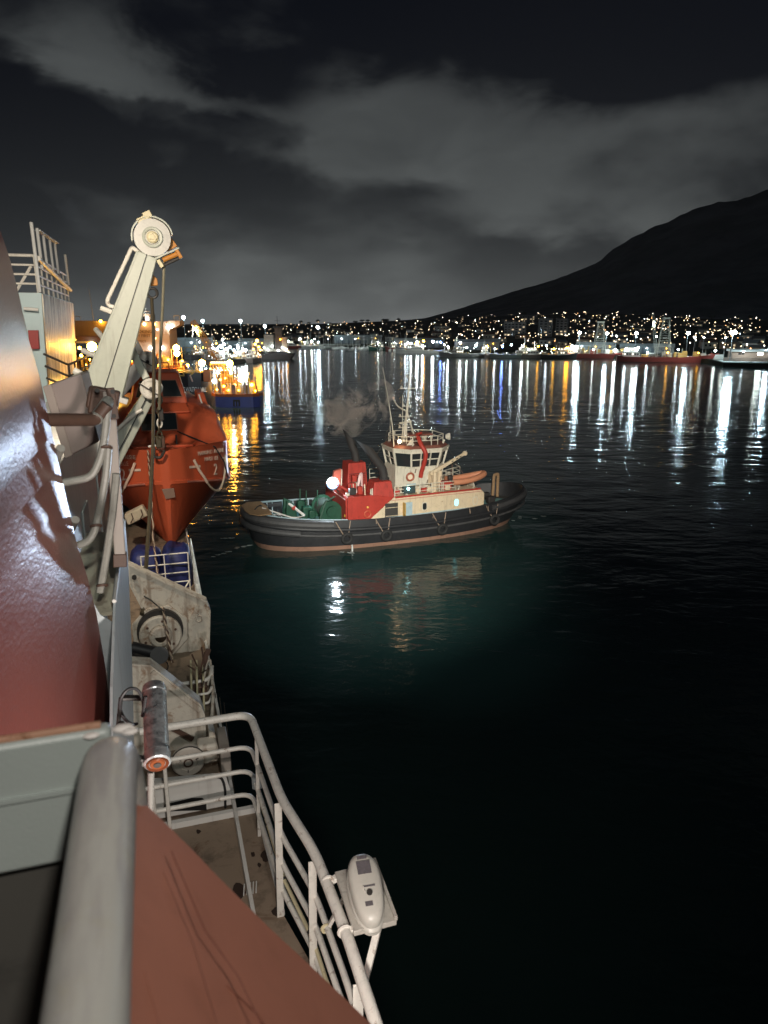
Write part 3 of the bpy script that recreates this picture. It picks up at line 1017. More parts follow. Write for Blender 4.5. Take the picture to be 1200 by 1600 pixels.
# ---- ledge with gusset ahead of the red screen
lg = MB()
lg.prism([(-.62, 4.2, -1.62), (-.33, 4.2, -1.62), (-.33, 5.95, -1.60), (-.62, 5.95, -1.60)], (0, 0, -.02))
lg.build('ledge', BEIGE, ship, smooth=0)
kn = MB()
kn.prism([(-.318, 4.22, -1.56), (-.318, 5.97, -1.53), (-.318, 5.95, -1.80), (-.318, 5.65, -2.02), (-.318, 5.32, -2.30), (-.318, 4.75, -2.62), (-.318, 4.05, -2.95), (-.318, 3.6, -3.4), (-.318, 3.05, -3.4), (-.318, 3.1, -1.95), (-.318, 3.5, -1.75)], (-.014, 0, 0))
kn.build('ledge_web', WHITE_B, ship, smooth=0)
MB().tube([(-.325, 4.2, -1.555), (-.325, 5.97, -1.525)], .013, 6).build('ledge_rim', CHIP, ship)
fr = MB()
fr.prism([(-.50, 4.12, -1.48), (-.44, 4.12, -1.50), (-.40, 4.12, -1.60), (-.335, 4.12, -1.66), (-.338, 4.12, -2.30), (-.41, 4.12, -2.62), (-.50, 4.12, -2.6)], (0, .012, 0))
fr.build('ledge_front', WHITE_B, ship, smooth=0)
MB().box((-.55, 5.0, -2.6), (.05, 1.9, 1.9)).build('ledge_back', WHITE, ship, smooth=0)

# grab rails and pole, brown clamp
gr = thing('grab_rail', 'worn bent grab rail with brown stand-offs beside the tall red screen', 'grab rail', (-.45, 4.2, -1.2), SHIP_M)
def lp(pts, s=4.22):
    return [spx(x, y, s=ss) for x, y, ss in [(p + (s,))[:3] if len(p) == 2 else p for p in pts]]
MB().tube(fillet(lp([(168, 640), (163, 690), (155, 722), (143, 746), (84, 757), (78, 738), (95, 700, 4.02)]), .06, 5), .022, 10).build('rail', PIPE, gr)
MB().tube(fillet(lp([(169, 700), (166, 740), (157, 792), (147, 832), (138, 846), (112, 856), (103, 842), (118, 812, 4.02)]), .05, 5), .022, 10).build('rail', PIPE, gr)
MB().tube(fillet(lp([(182, 740), (176, 800), (166, 870), (156, 925)]), .05, 4), .022, 8).build('rail', PIPE, gr)
MB().tube(fillet(lp([(70, 656, 4.0), (150, 656), (168, 632)]), .04, 5), .035, 12).build('upper_arm', BROWN, gr)
MB().tube(lp([(150, 655, 4.2), (163, 636, 4.3), (168, 628, 4.5)]), .036, 12).build('arm_sleeve', PIPE, gr)
for x, y in ((166, 700), (150, 822), (160, 915)):
    p = spx(x, y, s=4.22)
    MB().torus(p, (0, .5, 1), .028, .008, 12, 6).build('clip', BROWN, gr)
po = thing('support_pole', 'flat grey-brown pole standing on the beige ledge', 'pole', spx(188, 872, s=4.55), SHIP_M)
MB().bar(spx(188, 872, s=4.55), spx(170, 612, s=4.55), .066, .05, up=(0, 1, 0)).build('pole', paint('pole_taupe', (.40, .34, .30), .5, var=.12, scale=8), po, bev=.006)
MB().bar(spx(188, 884, s=4.55), spx(187.5, 864, s=4.55), .08, .07, up=(0, 1, 0)).build('foot', BROWN, po, bev=.005)
cl = MB()
cl.box(spx(163, 628, s=4.6), (.16, .12, .16), Matrix.Rotation(.25, 3, 'Y'))
cl.box(spx(151, 622, s=4.6), (.10, .10, .13), Matrix.Rotation(.25, 3, 'Y'))
cl.build('clamp', BROWN, po, bev=.012)
for x, y in ((152, 610), (176, 612), (178, 650), (160, 655), (150, 640)):
    MB().cyl(spx(x, y, s=4.54), spx(x, y, s=4.50), .014, 6).build('bolt', DARK, po)
MB().bar(spx(172, 606, s=4.52), spx(180, 655, s=4.52), .045, .03, up=(0, 1, 0)).build('clamp_bar', BROWN, po, bev=.004)

# tilted equipment box behind the arm
bx = thing('equipment_box', 'tilted brown-grey metal box fixed behind the grab rail arm', 'box', spx(110, 715, s=5.0), SHIP_M)
A, B_, C_, D_ = spx(68, 604, s=5.0), spx(127, 583, s=5.0), spx(155, 690, s=5.0), spx(103, 716, s=5.0)
MB().prism([A, B_, C_, D_], (.02, .34, 0)).build('body', paint('box_taupe', (.34, .26, .23), .5, var=.08), bx, bev=.012)
MB().prism([A + Vector((-.004, -.012, 0)), A.lerp(B_, .2) + Vector((0, -.012, 0)), D_.lerp(C_, .2) + Vector((0, -.012, 0)), D_ + Vector((-.004, -.012, 0))], (0, .02, 0)).build('edge_strip', paint('box_strip', (.42, .33, .28), .5), bx, bev=.004)
MB().prism([spx(113, 586, s=5.06), spx(124, 582, s=5.06), spx(134, 612, s=5.06), spx(124, 620, s=5.06)], (.01, .16, 0)).build('side_plate', BEIGE, bx, bev=.004)

# ---- rails of the lower platform
pf = MB()
outl = [(-.7, 6.0), (.60, 6.0), (.62, 5.5), (.645, 4.68), (.765, 4.16), (.80, 3.0), (.80, 0.5), (-.7, 0.5)]
pf.prism([(x, y, -4.5) for x, y in outl], (0, 0, -.10))
pf.build('side_platform', DECK, ship, smooth=0)
MB().bar((-.3, 5.98, -4.47), (.60, 5.98, -4.47), .05, .06).build('platform_kerb', WHITE, ship, smooth=0)
MB().bar((.62, 5.95, -4.5), (.65, 4.68, -4.5), .025, .05).build('platform_kerb', WHITE, ship, smooth=0)
# corroded holes and drain on the platform
for x, y, r in ((372, 1392, .06), (415, 1338, .045), (395, 1335, .02), (405, 1352, .016), (365, 1420, .02), (310, 1300, .02), (432, 1425, .035)):
    p = spx(x, y, z=-4.495)
    mb = MB()
    ring = []
    for k in range(11):
        a = 2 * math.pi * k / 11
        ring.append(p + Vector((math.cos(a) * r * random.uniform(.7, 1.25), math.sin(a) * r * 1.6 * random.uniform(.7, 1.25), .003)))
    mb.prism(ring, (0, 0, -.004))
    mb.build('rust_scab', paint('rust_black', (.03, .016, .010), .9, var=.4, scale=30), ship, smooth=0)
gp = spx(389, 1390, z=-4.49)
for k in range(5):
    MB().bar(gp + Vector((-.05 + k * .025, -.06, .008)), gp + Vector((-.03 + k * .025, .06, .012)), .008, .008).build('drain_bar', WHITE, ship, smooth=0)

rl = thing('platform_railing', 'cream four-bar tubular railing round the rusty side platform', 'railing', (.6, 5.9, -4.5), SHIP_M)
path = [(-.36, 5.95), (.60, 5.95), (.672, 4.65), (.79, 4.02), (.825, 3.3), (.83, 1.0)]
for z, r in ((-3.44, .035), (-3.77, .021), (-4.02, .021), (-4.27, .021)):
    k = (z + 3.44) / .83
    pts = [(x + k * .02, y, z) for x, y in path]
    MB().tube(fillet(pts, .14, 6), r, 12).build('rail', RAIL, rl)
for (x, y, w) in ((.655, 4.65, .055), (.775, 3.98, .055), (.625, 5.62, .03), (.82, 3.0, .06)):
    MB().bar((x - .03, y, -4.5), (x - .012, y, -3.47), w, .012, up=(0, 1, 0)).build('stanchion', RAIL, rl, bev=.003)
for x in (-.30, -.18):
    MB().tube([(x, 5.93, -4.5), (x, 5.93, -3.44)], .018, 8).build('stanchion', RAIL, rl)
# cable conduit clipped along the railing
f = fillet([(.60, 5.80, -4.02), (.63, 5.3, -4.06), (.665, 4.66, -4.12), (.77, 4.05, -4.15), (.80, 3.3, -4.15), (.81, 1.0, -4.15)], .08, 4)
MB().tube([p + Vector((.0, 0, -.05)) for p in f], .015, 8).build('conduit', RAIL_Y, rl)
for q in (.12, .2, .3, .42, .55, .68, .8):
    i = int(q * (len(f) - 1))
    p = f[i] + Vector((0, 0, -.05))
    d = (f[min(i + 1, len(f) - 1)] - f[i - 1]).normalized()
    MB().cyl(p - d * .012, p + d * .012, .0185, 8).build('clip', DARK, rl)
pc = spx(402, 1222, s=5.75)
MB().lathe([(.035, -.06), (.05, -.05), (.05, .05), (.03, .06)], pc, (0, .3, 1), 10).build('cable_gland', paint('gland_grey', (.28, .31, .32), .5), rl)

# bracket with the white capsule
br = thing('bracket_plate', 'small tilted grey shelf plate on arms outside the platform railing', 'bracket', (.9, 3.5, -3.45), SHIP_M)
c4 = [spx(523, 1362, z=-3.40), spx(586, 1346, z=-3.42), spx(620, 1438, z=-3.42), spx(553, 1456, z=-3.40)]
MB().prism(c4, (0, 0, -.035)).build('plate', paint('bracket_grey', (.50, .48, .43), .5, dirt=.4, rust=.15, scale=9), br, bev=.004)
MB().prism([c4[1] + Vector((-.015, 0, .0)), c4[1] + Vector((.004, 0, 0)), c4[2] + Vector((.004, 0, 0)), c4[2] + Vector((-.015, 0, 0))], (0, 0, .03)).build('lip', MATS['bracket_grey'], br, smooth=0)
ar = [((.815, 3.74, -3.44), c4[0] + Vector((.03, -.03, -.02))), ((.82, 3.33, -3.44), c4[3] + Vector((.03, .04, -.02)))]
for a, b in ar:
    MB().bar(a, b, .045, .03).build('arm', RAIL, br, bev=.004)
    MB().torus(a, (.05, 1, 0), .037, .011, 14, 6).build('collar', RAIL, br)
MB().bar((.79, 3.72, -3.80), c4[0].lerp(c4[1], .3) + Vector((0, -.1, -.04)), .035, .02).build('brace', RAIL, br)
MB().bar((.80, 3.05, -3.78), c4[3].lerp(c4[2], .62) + Vector((0, .04, -.04)), .04, .02).build('brace', RAIL, br)
MB().torus((.80, 3.06, -3.78), (.05, 1, 0), .026, .012, 12, 6).build('collar', RAIL_Y, br)
MB().torus((.79, 3.72, -3.78), (.05, 1, 0), .026, .012, 12, 6).build('collar', RAIL_Y, br)

ep = thing('beacon_housing', 'white elongated capsule housing standing on the tilted shelf plate', 'beacon', (1.0, 3.55, -3.40), SHIP_M)
p0, p1 = spx(566, 1352, z=-3.25), spx(580, 1424, z=-3.33)
ax = (p1 - p0)
L = ax.length
mid = (p0 + p1) / 2
xa = ax.normalized()
za = Vector((0, 0, 1)); za = (za - xa * za.dot(xa)).normalized()
ya = za.cross(xa)
EPM = (mid, xa, ya, za)
def cap(mb, hl, hw, z0, z1, n=40, p=2.5, dome=0.0):
    rings = []
    for f, zz in ((1, z0), (1, z0 + (z1 - z0) * .55), (.93, z0 + (z1 - z0) * .85), (.78, z1), (.4, z1 + dome * .7), (.02, z1 + dome)):
        r = []
        for k in range(n):
            a = 2 * math.pi * k / n
            cx, sy = math.cos(a), math.sin(a)
            rx = math.copysign(abs(cx) ** (2 / p), cx) * hl * f
            w = hw * (1.0 - .12 * (rx / hl))
            ry = math.copysign(abs(sy) ** (2 / p), sy) * w * f
            r.append(mid + xa * rx + ya * ry + za * zz)
        rings.append(r)
    mb.loft(rings)
EPW = paint('capsule_white', (.54, .53, .48), .4, var=.06, scale=6, dirt=.12)
m1 = MB(); cap(m1, .235, .105, -.10, -.045); m1.build('base', EPW, ep, smooth=40)
m1 = MB(); cap(m1, .225, .098, -.044, .035, dome=.012); m1.build('cover', EPW, ep, smooth=50)
LBL = paint('label_grey', (.12, .11, .12), .6, var=.5, scale=60)
def patch(u, v, w, h, z=.0485):
    c = mid + xa * u + ya * v + za * z
    MB().prism([c - xa * w / 2 - ya * h / 2, c + xa * w / 2 - ya * h / 2, c + xa * w / 2 + ya * h / 2, c - xa * w / 2 + ya * h / 2], za * .002).build('label', LBL, ep, smooth=0)
patch(-.105, 0, .085, .085, .0435)
patch(-.175, 0, .018, .06, .037)
patch(.02, .01, .010, .07)
patch(.125, -.01, .028, .045, .0435)
MB().cyl(mid + xa * .06 + ya * .005 + za * .044, mid + xa * .06 + ya * .005 + za * .054, .018, 14).build('knob', DARK, ep)
MB().tube([mid + xa * .02 - ya * .025 + za * .052, mid + xa * .04 - ya * .03 + za * .055, mid + xa * .06 - ya * .02 + za * .053], .003, 5).build('wire', RAIL, ep)

# ---- lamp cylinder on its bracket with cable loop
cy = thing('signal_cylinder', 'shiny metal cylinder with an orange end, clamped beside the wing bulwark corner', 'signal lamp', spx(246, 1195, s=2.5), SHIP_M)
a, b = spx(241, 1076, s=2.78), spx(246, 1194, s=2.45)
d = (b - a).normalized()
STEEL = paint('brushed_steel', (.58, .62, .64), .30, metal=.75, var=.5, scale=18, dirt=.85, bump=.5, bscale=24)
Lc = (b - a).length
MB().lathe([(.02, -.012), (.044, -.008), (.048, .01), (.048, .03), (.0455, .034), (.0455, Lc - .05), (.049, Lc - .045), (.049, Lc - .004), (.044, Lc)], a, d, 28).build('body', STEEL, cy, smooth=30)
AMB = paint('amber_lens', (.085, .022, .008), .25, var=.3, scale=30)
MB().lathe([(.044, Lc - .006), (.040, Lc + .004), (.030, Lc + .001)], a, d, 24, caps=False).build('lens', AMB, cy)
MB().lathe([(.030, Lc - .002), (.026, Lc + .004), (.016, Lc + .003), (.001, Lc + .003)], a, d, 24).build('lens_core', paint('amber_core', (.16, .045, .016), .3), cy)
MB().lathe([(.014, Lc), (.014, Lc + .007), (.001, Lc + .008)], a, d, 14).build('lens_boss', DARK, cy)
for q, e in ((.12, (188, 1090)), (.93, (206, 1183))):
    c = a.lerp(b, q)
    MB().bar(c + Vector((-.03, .0, 0)), spx(*e, s=c.y), .03, .012).build('arm', DARK, cy, bev=.002)
MB().tube([spx(189, 1090, s=2.7), spx(184, 1140, s=2.6)], .008, 6).build('stay', DARK, cy)
loop = []
for k in range(27):
    an = -.6 + k / 26 * 5.6
    c = spx(206, 1104, s=2.66)
    loop.append(c + Vector((math.cos(an) * .043, .01 * math.sin(an * 2), math.sin(an) * .077)))
MB().tube([spx(228, 1088, s=2.64)] + loop + [spx(190, 1140, s=2.55)], .0065, 8).build('cable', CABLE, cy)
MB().tube([spx(236, 1205, s=2.56), spx(235, 1275, s=2.62)], .0125, 10).build('standpipe', paint('standpipe_grey', (.16, .16, .15), .5), cy)
MB().lathe([(.012, 0), (.016, .01), (.012, .03)], spx(190, 1140, s=2.55), (0, 0, 1), 8).build('gland', DARK, cy)

# ---- davit side frames with winches
def frame_plate(name, label, s, pts, flange=.05, hole=None):
    f = thing(name, label, 'bracket', (0, s, -4.5), SHIP_M, 'winch brackets along the ship side')
    P = [Vector((t, s, z)) for t, z in pts]
    MB().prism(P, (0, .025, 0)).build('side_plate', WHITE_R, f, smooth=0)
    n = len(P)
    for i in range(n):
        j = (i + 1) % n
        a, b = P[i], P[j]
        if max(a.z, b.z) < -4.4:
            continue
        dd = (b - a).normalized()
        nn = Vector((-dd.z, 0, dd.x))
        MB().bar(a + Vector((0, .07, 0)) - dd * .0, b + Vector((0, .07, 0)), .19, .022, up=nn).build('flange', WHITE_R, f, smooth=0)
    return f


f1 = frame_plate('winch_bracket', 'large rusty white gusset frame holding the upper winch drum', 9.8,
                 [(-.53, -3.13), (.46, -3.78), (.50, -3.92), (.45, -4.52), (-.40, -4.52), (-.40, -3.78), (-.53, -3.42)])
# dark opening plate and boss
MB().cyl((-.47, 9.78, -3.30), (-.47, 9.74, -3.30), .032, 12).build('hole_ring', DARK, f1)
MB().bar((.22, 9.77, -4.05), (.34, 9.77, -3.82), .05, .03, up=(0, 1, 0)).build('rib', WHITE_R, f1, smooth=0)
MB().bar((.20, 9.77, -4.5), (.215, 9.77, -4.05), .05, .03, up=(0, 1, 0)).build('rib', WHITE_R, f1, smooth=0)
MB().torus((.345, 9.78, -4.02), (0, 1, 0), .045, .012, 16, 6).build('boss', WHITE_R, f1)
w1 = thing('upper_winch', 'large round white winch drum on the upper rusty frame', 'winch', (-.19, 9.6, -4.5), SHIP_M)
c = Vector((-.19, 9.78, -4.13))
ay = (0, -1, 0)
oct_ = [c + Vector((math.cos(R(22.5 + 45 * k)) * .40, .0, math.sin(R(22.5 + 45 * k)) * .40)) for k in range(8)]
MB().prism(oct_, (0, -.05, 0)).build('housing', WHITE_R, w1, bev=.012)
MB().cyl(c + Vector((.0, -.05, .045)), c + Vector((0, -.13, .045)), .31, 32).build('brake_band', DARK, w1)
MB().lathe([(.275, .05), (.285, .07), (.285, .17), (.265, .19), (.16, .19), (.155, .17)], c, ay, 32).build('drum', WHITE_R, w1)
MB().lathe([(.15, .17), (.15, .235), (.13, .25), (.09, .25), (.085, .235), (.001, .235)], c, ay, 28).build('hub', WHITE_R, w1)
MB().prism([c + Vector((math.cos(R(a)) * .075, -.236, math.sin(R(a)) * .075)) for a in range(180, 361, 20)], (0, -.004, 0)).build('oil_stain', paint('oil', (.03, .018, .01), .4), w1, smooth=0)
for k in range(6):
    an = R(60 * k + 20)
    MB().cyl(c + Vector((math.cos(an) * .215, -.19, math.sin(an) * .215)), c + Vector((math.cos(an) * .215, -.205, math.sin(an) * .215)), .018, 6).build('bolt', BROWN, w1)
lv = thing('winch_motor', 'black winch motor barrel under the upper drum', 'motor', (-.35, 9.2, -4.5), SHIP_M)
MB().cyl(spx(250, 1022, s=9.2), spx(205, 1012, s=9.2), .085, 16).build('barrel', CABLE, lv)
MB().cyl(spx(250, 1024, s=9.15), spx(249, 1024, s=8.95), .115, 20).build('flywheel', CABLE, lv)
MB().cyl(spx(205, 1030, s=9.0), spx(238, 1040, s=9.0), .09, 12).build('lower_barrel', DARK, lv)
MB().tube([(spx(250, 1022, s=9.1) + Vector((math.cos(R(a)) * .06 + .03, 0, math.sin(R(a)) * .08 - .18))) for a in range(0, 361, 30)], .008, 5).build('hose', CABLE, lv)

f2 = frame_plate('winch_bracket', 'smaller pale gusset frame directly behind the metal signal cylinder', 7.3,
                 [(-.55, -3.40), (-.28, -3.46), (.20, -4.0), (.235, -4.12), (.235, -4.52), (-.55, -4.52)])
MB().bar((-.26, 7.27, -3.53), (.20, 7.27, -4.06), .02, .055, up=(.6, 0, .8)).build('rib', WHITE_R, f2, smooth=0)
MB().bar((-.2, 7.27, -4.15), (.1, 7.27, -4.40), .02, .05, up=(.6, 0, .8)).build('rib', BROWN, f2, smooth=0)
w2 = thing('lower_winch', 'pale disc winch drum seen between the platform rails', 'winch', (.03, 6.75, -4.5), SHIP_M)
c = spx(294, 1188, s=6.75)
MB().lathe([(.16, -.05), (.165, -.03), (.165, .03), (.15, .045), (.09, .05), (.085, .04), (.001, .045)], c, ay, 28).build('drum', paint('drum_pale', (.62, .57, .50), .5, rust=.35, scale=8), w2)
MB().torus(c + Vector((0, -.02, 0)), (0, 1, 0), .168, .006, 28, 6).build('rim', DARK, w2)
MB().torus(c + Vector((0, -.05, 0)), (0, 1, 0), .042, .008, 16, 6).build('hub_ring', BROWN, w2)
for an in (20, 150, 265):
    MB().bar(c + Vector((math.cos(R(an)) * .08, -.05, math.sin(R(an)) * .08)), c + Vector((math.cos(R(an)) * .11, -.05, math.sin(R(an)) * .11)), .008, .008).build('mark', DARK, w2, smooth=0)
MB().box(c + Vector((.20, .1, .02)), (.20, .2, .22)).build('gearbox', WHITE_R, w2, bev=.03)
MB().cyl(c + Vector((.17, .0, .02)), c + Vector((.17, -.04, .02)), .07, 14).build('gear_cover', WHITE_R, w2)

f3 = thing('access_cover', 'pale cover plate with a black slot just below the platform railing', 'cover', (0, 6.15, -4.5), SHIP_M)
MB().prism([(-.35, 6.15, -4.08), (.36, 6.15, -4.16), (.43, 6.15, -4.50), (-.35, 6.15, -4.50)], (0, .04, 0)).build('plate', WHITE, f3, smooth=0)
sl = []
for x, y in ((252, 1268), (258, 1257), (300, 1247), (316, 1247), (322, 1252), (323, 1266)):
    sl.append(spx(x, y, s=6.144))
MB().prism(sl, (0, .004, 0)).build('slot', paint('void', (.006, .006, .006), .9), f3, smooth=0)
MB().tube(fillet([spx(243, 1232, s=6.14), spx(325, 1215, s=6.14), spx(346, 1213, s=6.14), spx(352, 1232, s=6.14), spx(352, 1266, s=6.14)], .06, 5), .012, 8).build('gasket', CABLE, f3)
# stacks of plates at the deck edge right of the winch
MB().prism([spx(326, 1140, s=6.9), spx(335, 1145, s=6.9), spx(346, 1190, s=6.9), spx(330, 1196, s=6.9)], (0, .2, 0)).build('edge_plate', WHITE_R, f3, smooth=0)
MB().box(spx(350, 1178, s=6.8), (.10, .5, .35)).build('edge_block', paint('edge_taupe', (.36, .32, .28), .6, dirt=.4), f3, bev=.01)
for k in range(3):
    MB().tube([spx(336 + k * 7, 1082 + k * 8, s=8.2), spx(361 + k * 4, 1266, s=6.2)], .006, 6).build('edge_wire', WIRE, f3)

# boarding ladder / small guard rails at the ship side
lad = thing('embarkation_ladder', 'small rusty cream ladder frame tangled with gear at the ship side', 'ladder', (.35, 8.4, -4.5), SHIP_M)
def q(x, y, s=8.5):
    return spx(x, y, s=s)
MB().tube(fillet([q(262, 1072), q(322, 1063), q(331, 1055), q(331, 1040)], .05, 4), .024, 8).build('rail', RAIL, lad)
for y0 in (1085, 1100, 1116):
    MB().tube(fillet([q(300, y0 + 2, 8.1), q(327, y0 - 2, 8.1), q(331, y0 - 12, 8.1)], .04, 4), .016, 8).build('rung', RAIL, lad)
for x in (298, 307, 317):
    MB().tube([q(x, 1032), q(x + 2, 1112, 7.9)], .013, 6).build('upright', RAIL_Y, lad)
MB().bar(q(316, 1045), q(326, 1014), .06, .03, up=(0, 1, 0)).build('hook', BROWN, lad, bev=.004)
MB().tube(fillet([q(318, 1060), q(324, 1035), q(328, 1030), q(330, 1040), q(325, 1070)], .03, 4), .014, 6).build('hook_arm', WHITE_R, lad)
MB().box(q(313, 1075), (.16, .2, .14)).build('block', BROWN, lad, bev=.01)
MB().tube([q(331, 1050, 8.6), q(333, 1085, 8.0), q(331, 1120, 7.7)], .02, 8).build('side_tube', WHITE_R, lad)
rng3 = random.Random(5)
for k in range(9):
    a = q(rng3.uniform(290, 322), rng3.uniform(1040, 1110), 8.3)
    MB().tube([a, a + Vector((rng3.uniform(-.1, .1), rng3.uniform(-.3, .3), rng3.uniform(-.05, .25)))], .010, 5).build('gear_rod', BROWN, lad)

# blue tarpaulin bundles in a white cage
cg = thing('stowage_cage', 'white wire cage holding blue covered bundles below the lifeboat bow', 'cage', (-.05, 12.5, -4.5), SHIP_M)
zc = [-3.80, -3.98, -4.15, -4.32]
for z in zc:
    MB().tube([(-.47, 12.3, z), (.33, 12.3, z - .0)], .011, 6).build('bar', RAIL, cg)
for t in (-.46, -.08, .32):
    MB().tube([(t, 12.3, -4.5), (t, 12.3, -3.8)], .011, 6).build('upright', RAIL, cg)
for z in (-3.82, -4.05, -4.28):
    MB().tube([(.41, 9.9, z), (.41, 13.2, z)], .016, 6).build('side_bar', WHITE_B, cg)
for s in (9.9, 10.6, 11.3, 12.0, 12.7, 13.2):
    MB().tube([(.41, s, -4.5), (.41, s, -3.82)], .014, 6).build('side_post', WHITE_B, cg)
MB().tube([(.33, 12.3, -4.3), (.18, 12.25, -4.5)], .014, 6).build('stay', RAIL, cg)
BLUE = paint('blue_tarpaulin', (.018, .026, .12), .5, var=.3, scale=4, bump=.4, bscale=6)
for k, (t, sz, lab) in enumerate(((-.40, (.30, .42, .66), 'blue covered bundle at the inboard end of the white cage'), (.13, (.27, .42, .68), 'blue covered bundle at the outboard end of the white cage'))):
    b = thing('tarpaulin_bundle', lab, 'bundle', (t, 12.9, -4.5), SHIP_M, 'blue bundles in the cage')
    rings = []
    for j in range(9):
        v = j / 8
        ww = (1 - .25 * v ** 3) * (1 if v < .9 else .75)
        rings.append([Vector((t + math.copysign(abs(math.cos(a)) ** .6, math.cos(a)) * sz[0] * ww * (1 + .05 * math.sin(a * 5 + j)), 12.9 + math.copysign(abs(math.sin(a)) ** .6, math.sin(a)) * sz[1] * ww, -4.5 + v * sz[2] + .03 * math.cos(a * 3))) for a in [2 * math.pi * i / 20 for i in range(20)]])
    MB().loft(rings).build('cover', BLUE, b, smooth=60)
    MB().tube([r + Vector((0, -.012, 0)) for r in rings[5]], .008, 5, closed=True).build('lashing', CABLE, b)

# ---- mast house ahead with antennas
HB = paint('house_pale_blue', (.46, .60, .64), .45, streak=.15, scale=.8, var=.06)
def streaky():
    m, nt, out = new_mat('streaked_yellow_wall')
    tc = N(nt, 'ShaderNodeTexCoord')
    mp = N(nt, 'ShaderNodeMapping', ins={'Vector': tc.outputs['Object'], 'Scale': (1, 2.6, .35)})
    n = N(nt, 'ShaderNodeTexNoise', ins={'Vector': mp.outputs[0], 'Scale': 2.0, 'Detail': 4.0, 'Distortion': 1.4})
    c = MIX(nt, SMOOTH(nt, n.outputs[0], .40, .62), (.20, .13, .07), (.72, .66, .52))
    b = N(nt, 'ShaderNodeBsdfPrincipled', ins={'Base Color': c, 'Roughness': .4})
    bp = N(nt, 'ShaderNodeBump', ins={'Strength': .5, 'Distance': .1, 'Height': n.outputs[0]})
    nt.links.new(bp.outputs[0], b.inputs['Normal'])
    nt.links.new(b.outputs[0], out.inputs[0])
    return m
MB().prism([(-2.05, 16.4, .68), (-2.05, 22.6, .68), (-2.2, 22.6, -2.6), (-2.2, 16.4, -2.6)], (-5, 0, 0)).build('mast_house', HB, ship, smooth=0)
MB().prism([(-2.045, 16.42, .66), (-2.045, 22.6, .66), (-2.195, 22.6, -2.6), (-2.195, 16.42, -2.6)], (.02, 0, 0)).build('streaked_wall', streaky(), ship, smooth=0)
MB().prism([spx(45, 516, s=16.38), spx(61, 516, s=16.38), spx(63, 545, s=16.38), spx(48, 545, s=16.38)], (0, -.14, 0)).build('red_cabinet', paint('cabinet_red', (.30, .025, .025), .4), ship, bev=.01)
MB().tube([spx(37, 482, s=16.25), spx(60, 484, s=16.25)], .035, 10).build('tube_light', paint('tube_white', (.7, .7, .68), .3), ship)
mr = thing('house_top_railing', 'pale guard railing with antenna poles on top of the blue-white house', 'railing', (-2.1, 18, .68), SHIP_M)
for z in (.86, 1.04, 1.22, 1.40):
    MB().tube(fillet([(-6.5, 16.5, z), (-2.12, 16.5, z), (-2.12, 22.5, z)], .1, 4), .022 if z < 1.3 else .03, 8).build('rail', RAIL, mr)
for k in range(8):
    MB().tube([(-2.12, 16.5 + k * .85, .68), (-2.12, 16.5 + k * .85, 1.40)], .022, 6).build('stanchion', RAIL, mr)
for k in range(5):
    MB().tube([(-2.9 - k * .8, 16.5, .68), (-2.9 - k * .8, 16.5, 1.40)], .022, 6).build('stanchion', RAIL, mr)
MB().tube([(-2.2, 16.55, 1.2), (-2.55, 16.55, .68)], .03, 6).build('brace', RAIL, mr)
for s, z0, z1, r in ((16.45, .7, 2.02, .034), (17.2, 1.2, 2.0, .034), (18.1, 1.3, 2.02, .03), (19.2, 1.3, 2.0, .03), (20.2, 1.3, 2.02, .03), (22.4, 1.15, 1.95, .035)):
    MB().tube([(-2.08, s, z0), (-2.09, s, z1)], r, 8).build('antenna_pole', paint('antenna_white', (.7, .72, .72), .4), mr)
MB().bar((-2.08, 17.2, 1.96), (-2.08, 20.5, 2.05), .12, .03).build('antenna_bar', MATS['antenna_white'], mr, bev=.005)
MB().tube([(-2.06, 16.6, 1.36), (-2.06, 22.6, 1.02)], .05, 8).build('cable_tray', RAIL, mr)
lr = thing('companion_railing', 'dark handrail at the foot of the yellow lit wall', 'railing', (-1.9, 18, -1.3), SHIP_M)
for z in (-.72, -.95, -1.18):
    MB().tube(fillet([spx(68, 553, s=15.5) * 1.0 + Vector((0, 0, z + .72)), Vector((-1.62, 15.7, z)), Vector((-1.62, 22, z))], .08, 4), .022, 8).build('rail', DARK, lr)
for k in range(6):
    MB().tube([(-1.62, 15.75 + k * 1.2, -1.5), (-1.62, 15.75 + k * 1.2, -.72)], .022, 6).build('stanchion', DARK, lr)
hl = thing('deck_lamp', 'orange deck lamp glowing beside the streaked yellow wall', 'lamp', (-1.55, 22.3, -.62), SHIP_M)
MB().bar((-2.1, 22.4, -.40), (-1.62, 22.3, -.40), .05, .05).build('arm', DARK, hl)
MB().ball((-1.62, 22.2, -.52), .13, 2).build('globe', glow('house_sodium', (1.0, .50, .07), 150), hl)
hl2 = thing('deck_lamp', 'small yellow deck lamp low beside the streaked wall and dark handrail', 'lamp', (-1.8, 19.2, -1.5), SHIP_M)
MB().tube([(-1.72, 19.2, -1.9), (-1.72, 19.2, -1.45)], .03, 6).build('stem', DARK, hl2)
MB().ball((-1.72, 19.2, -1.38), .09, 2).build('globe', glow('house_sodium2', (1.0, .55, .10), 130), hl2)
MB().box((-4.5, 19, -2.62), (6, 14, .06)).build('house_deck', DECK, ship, smooth=0)
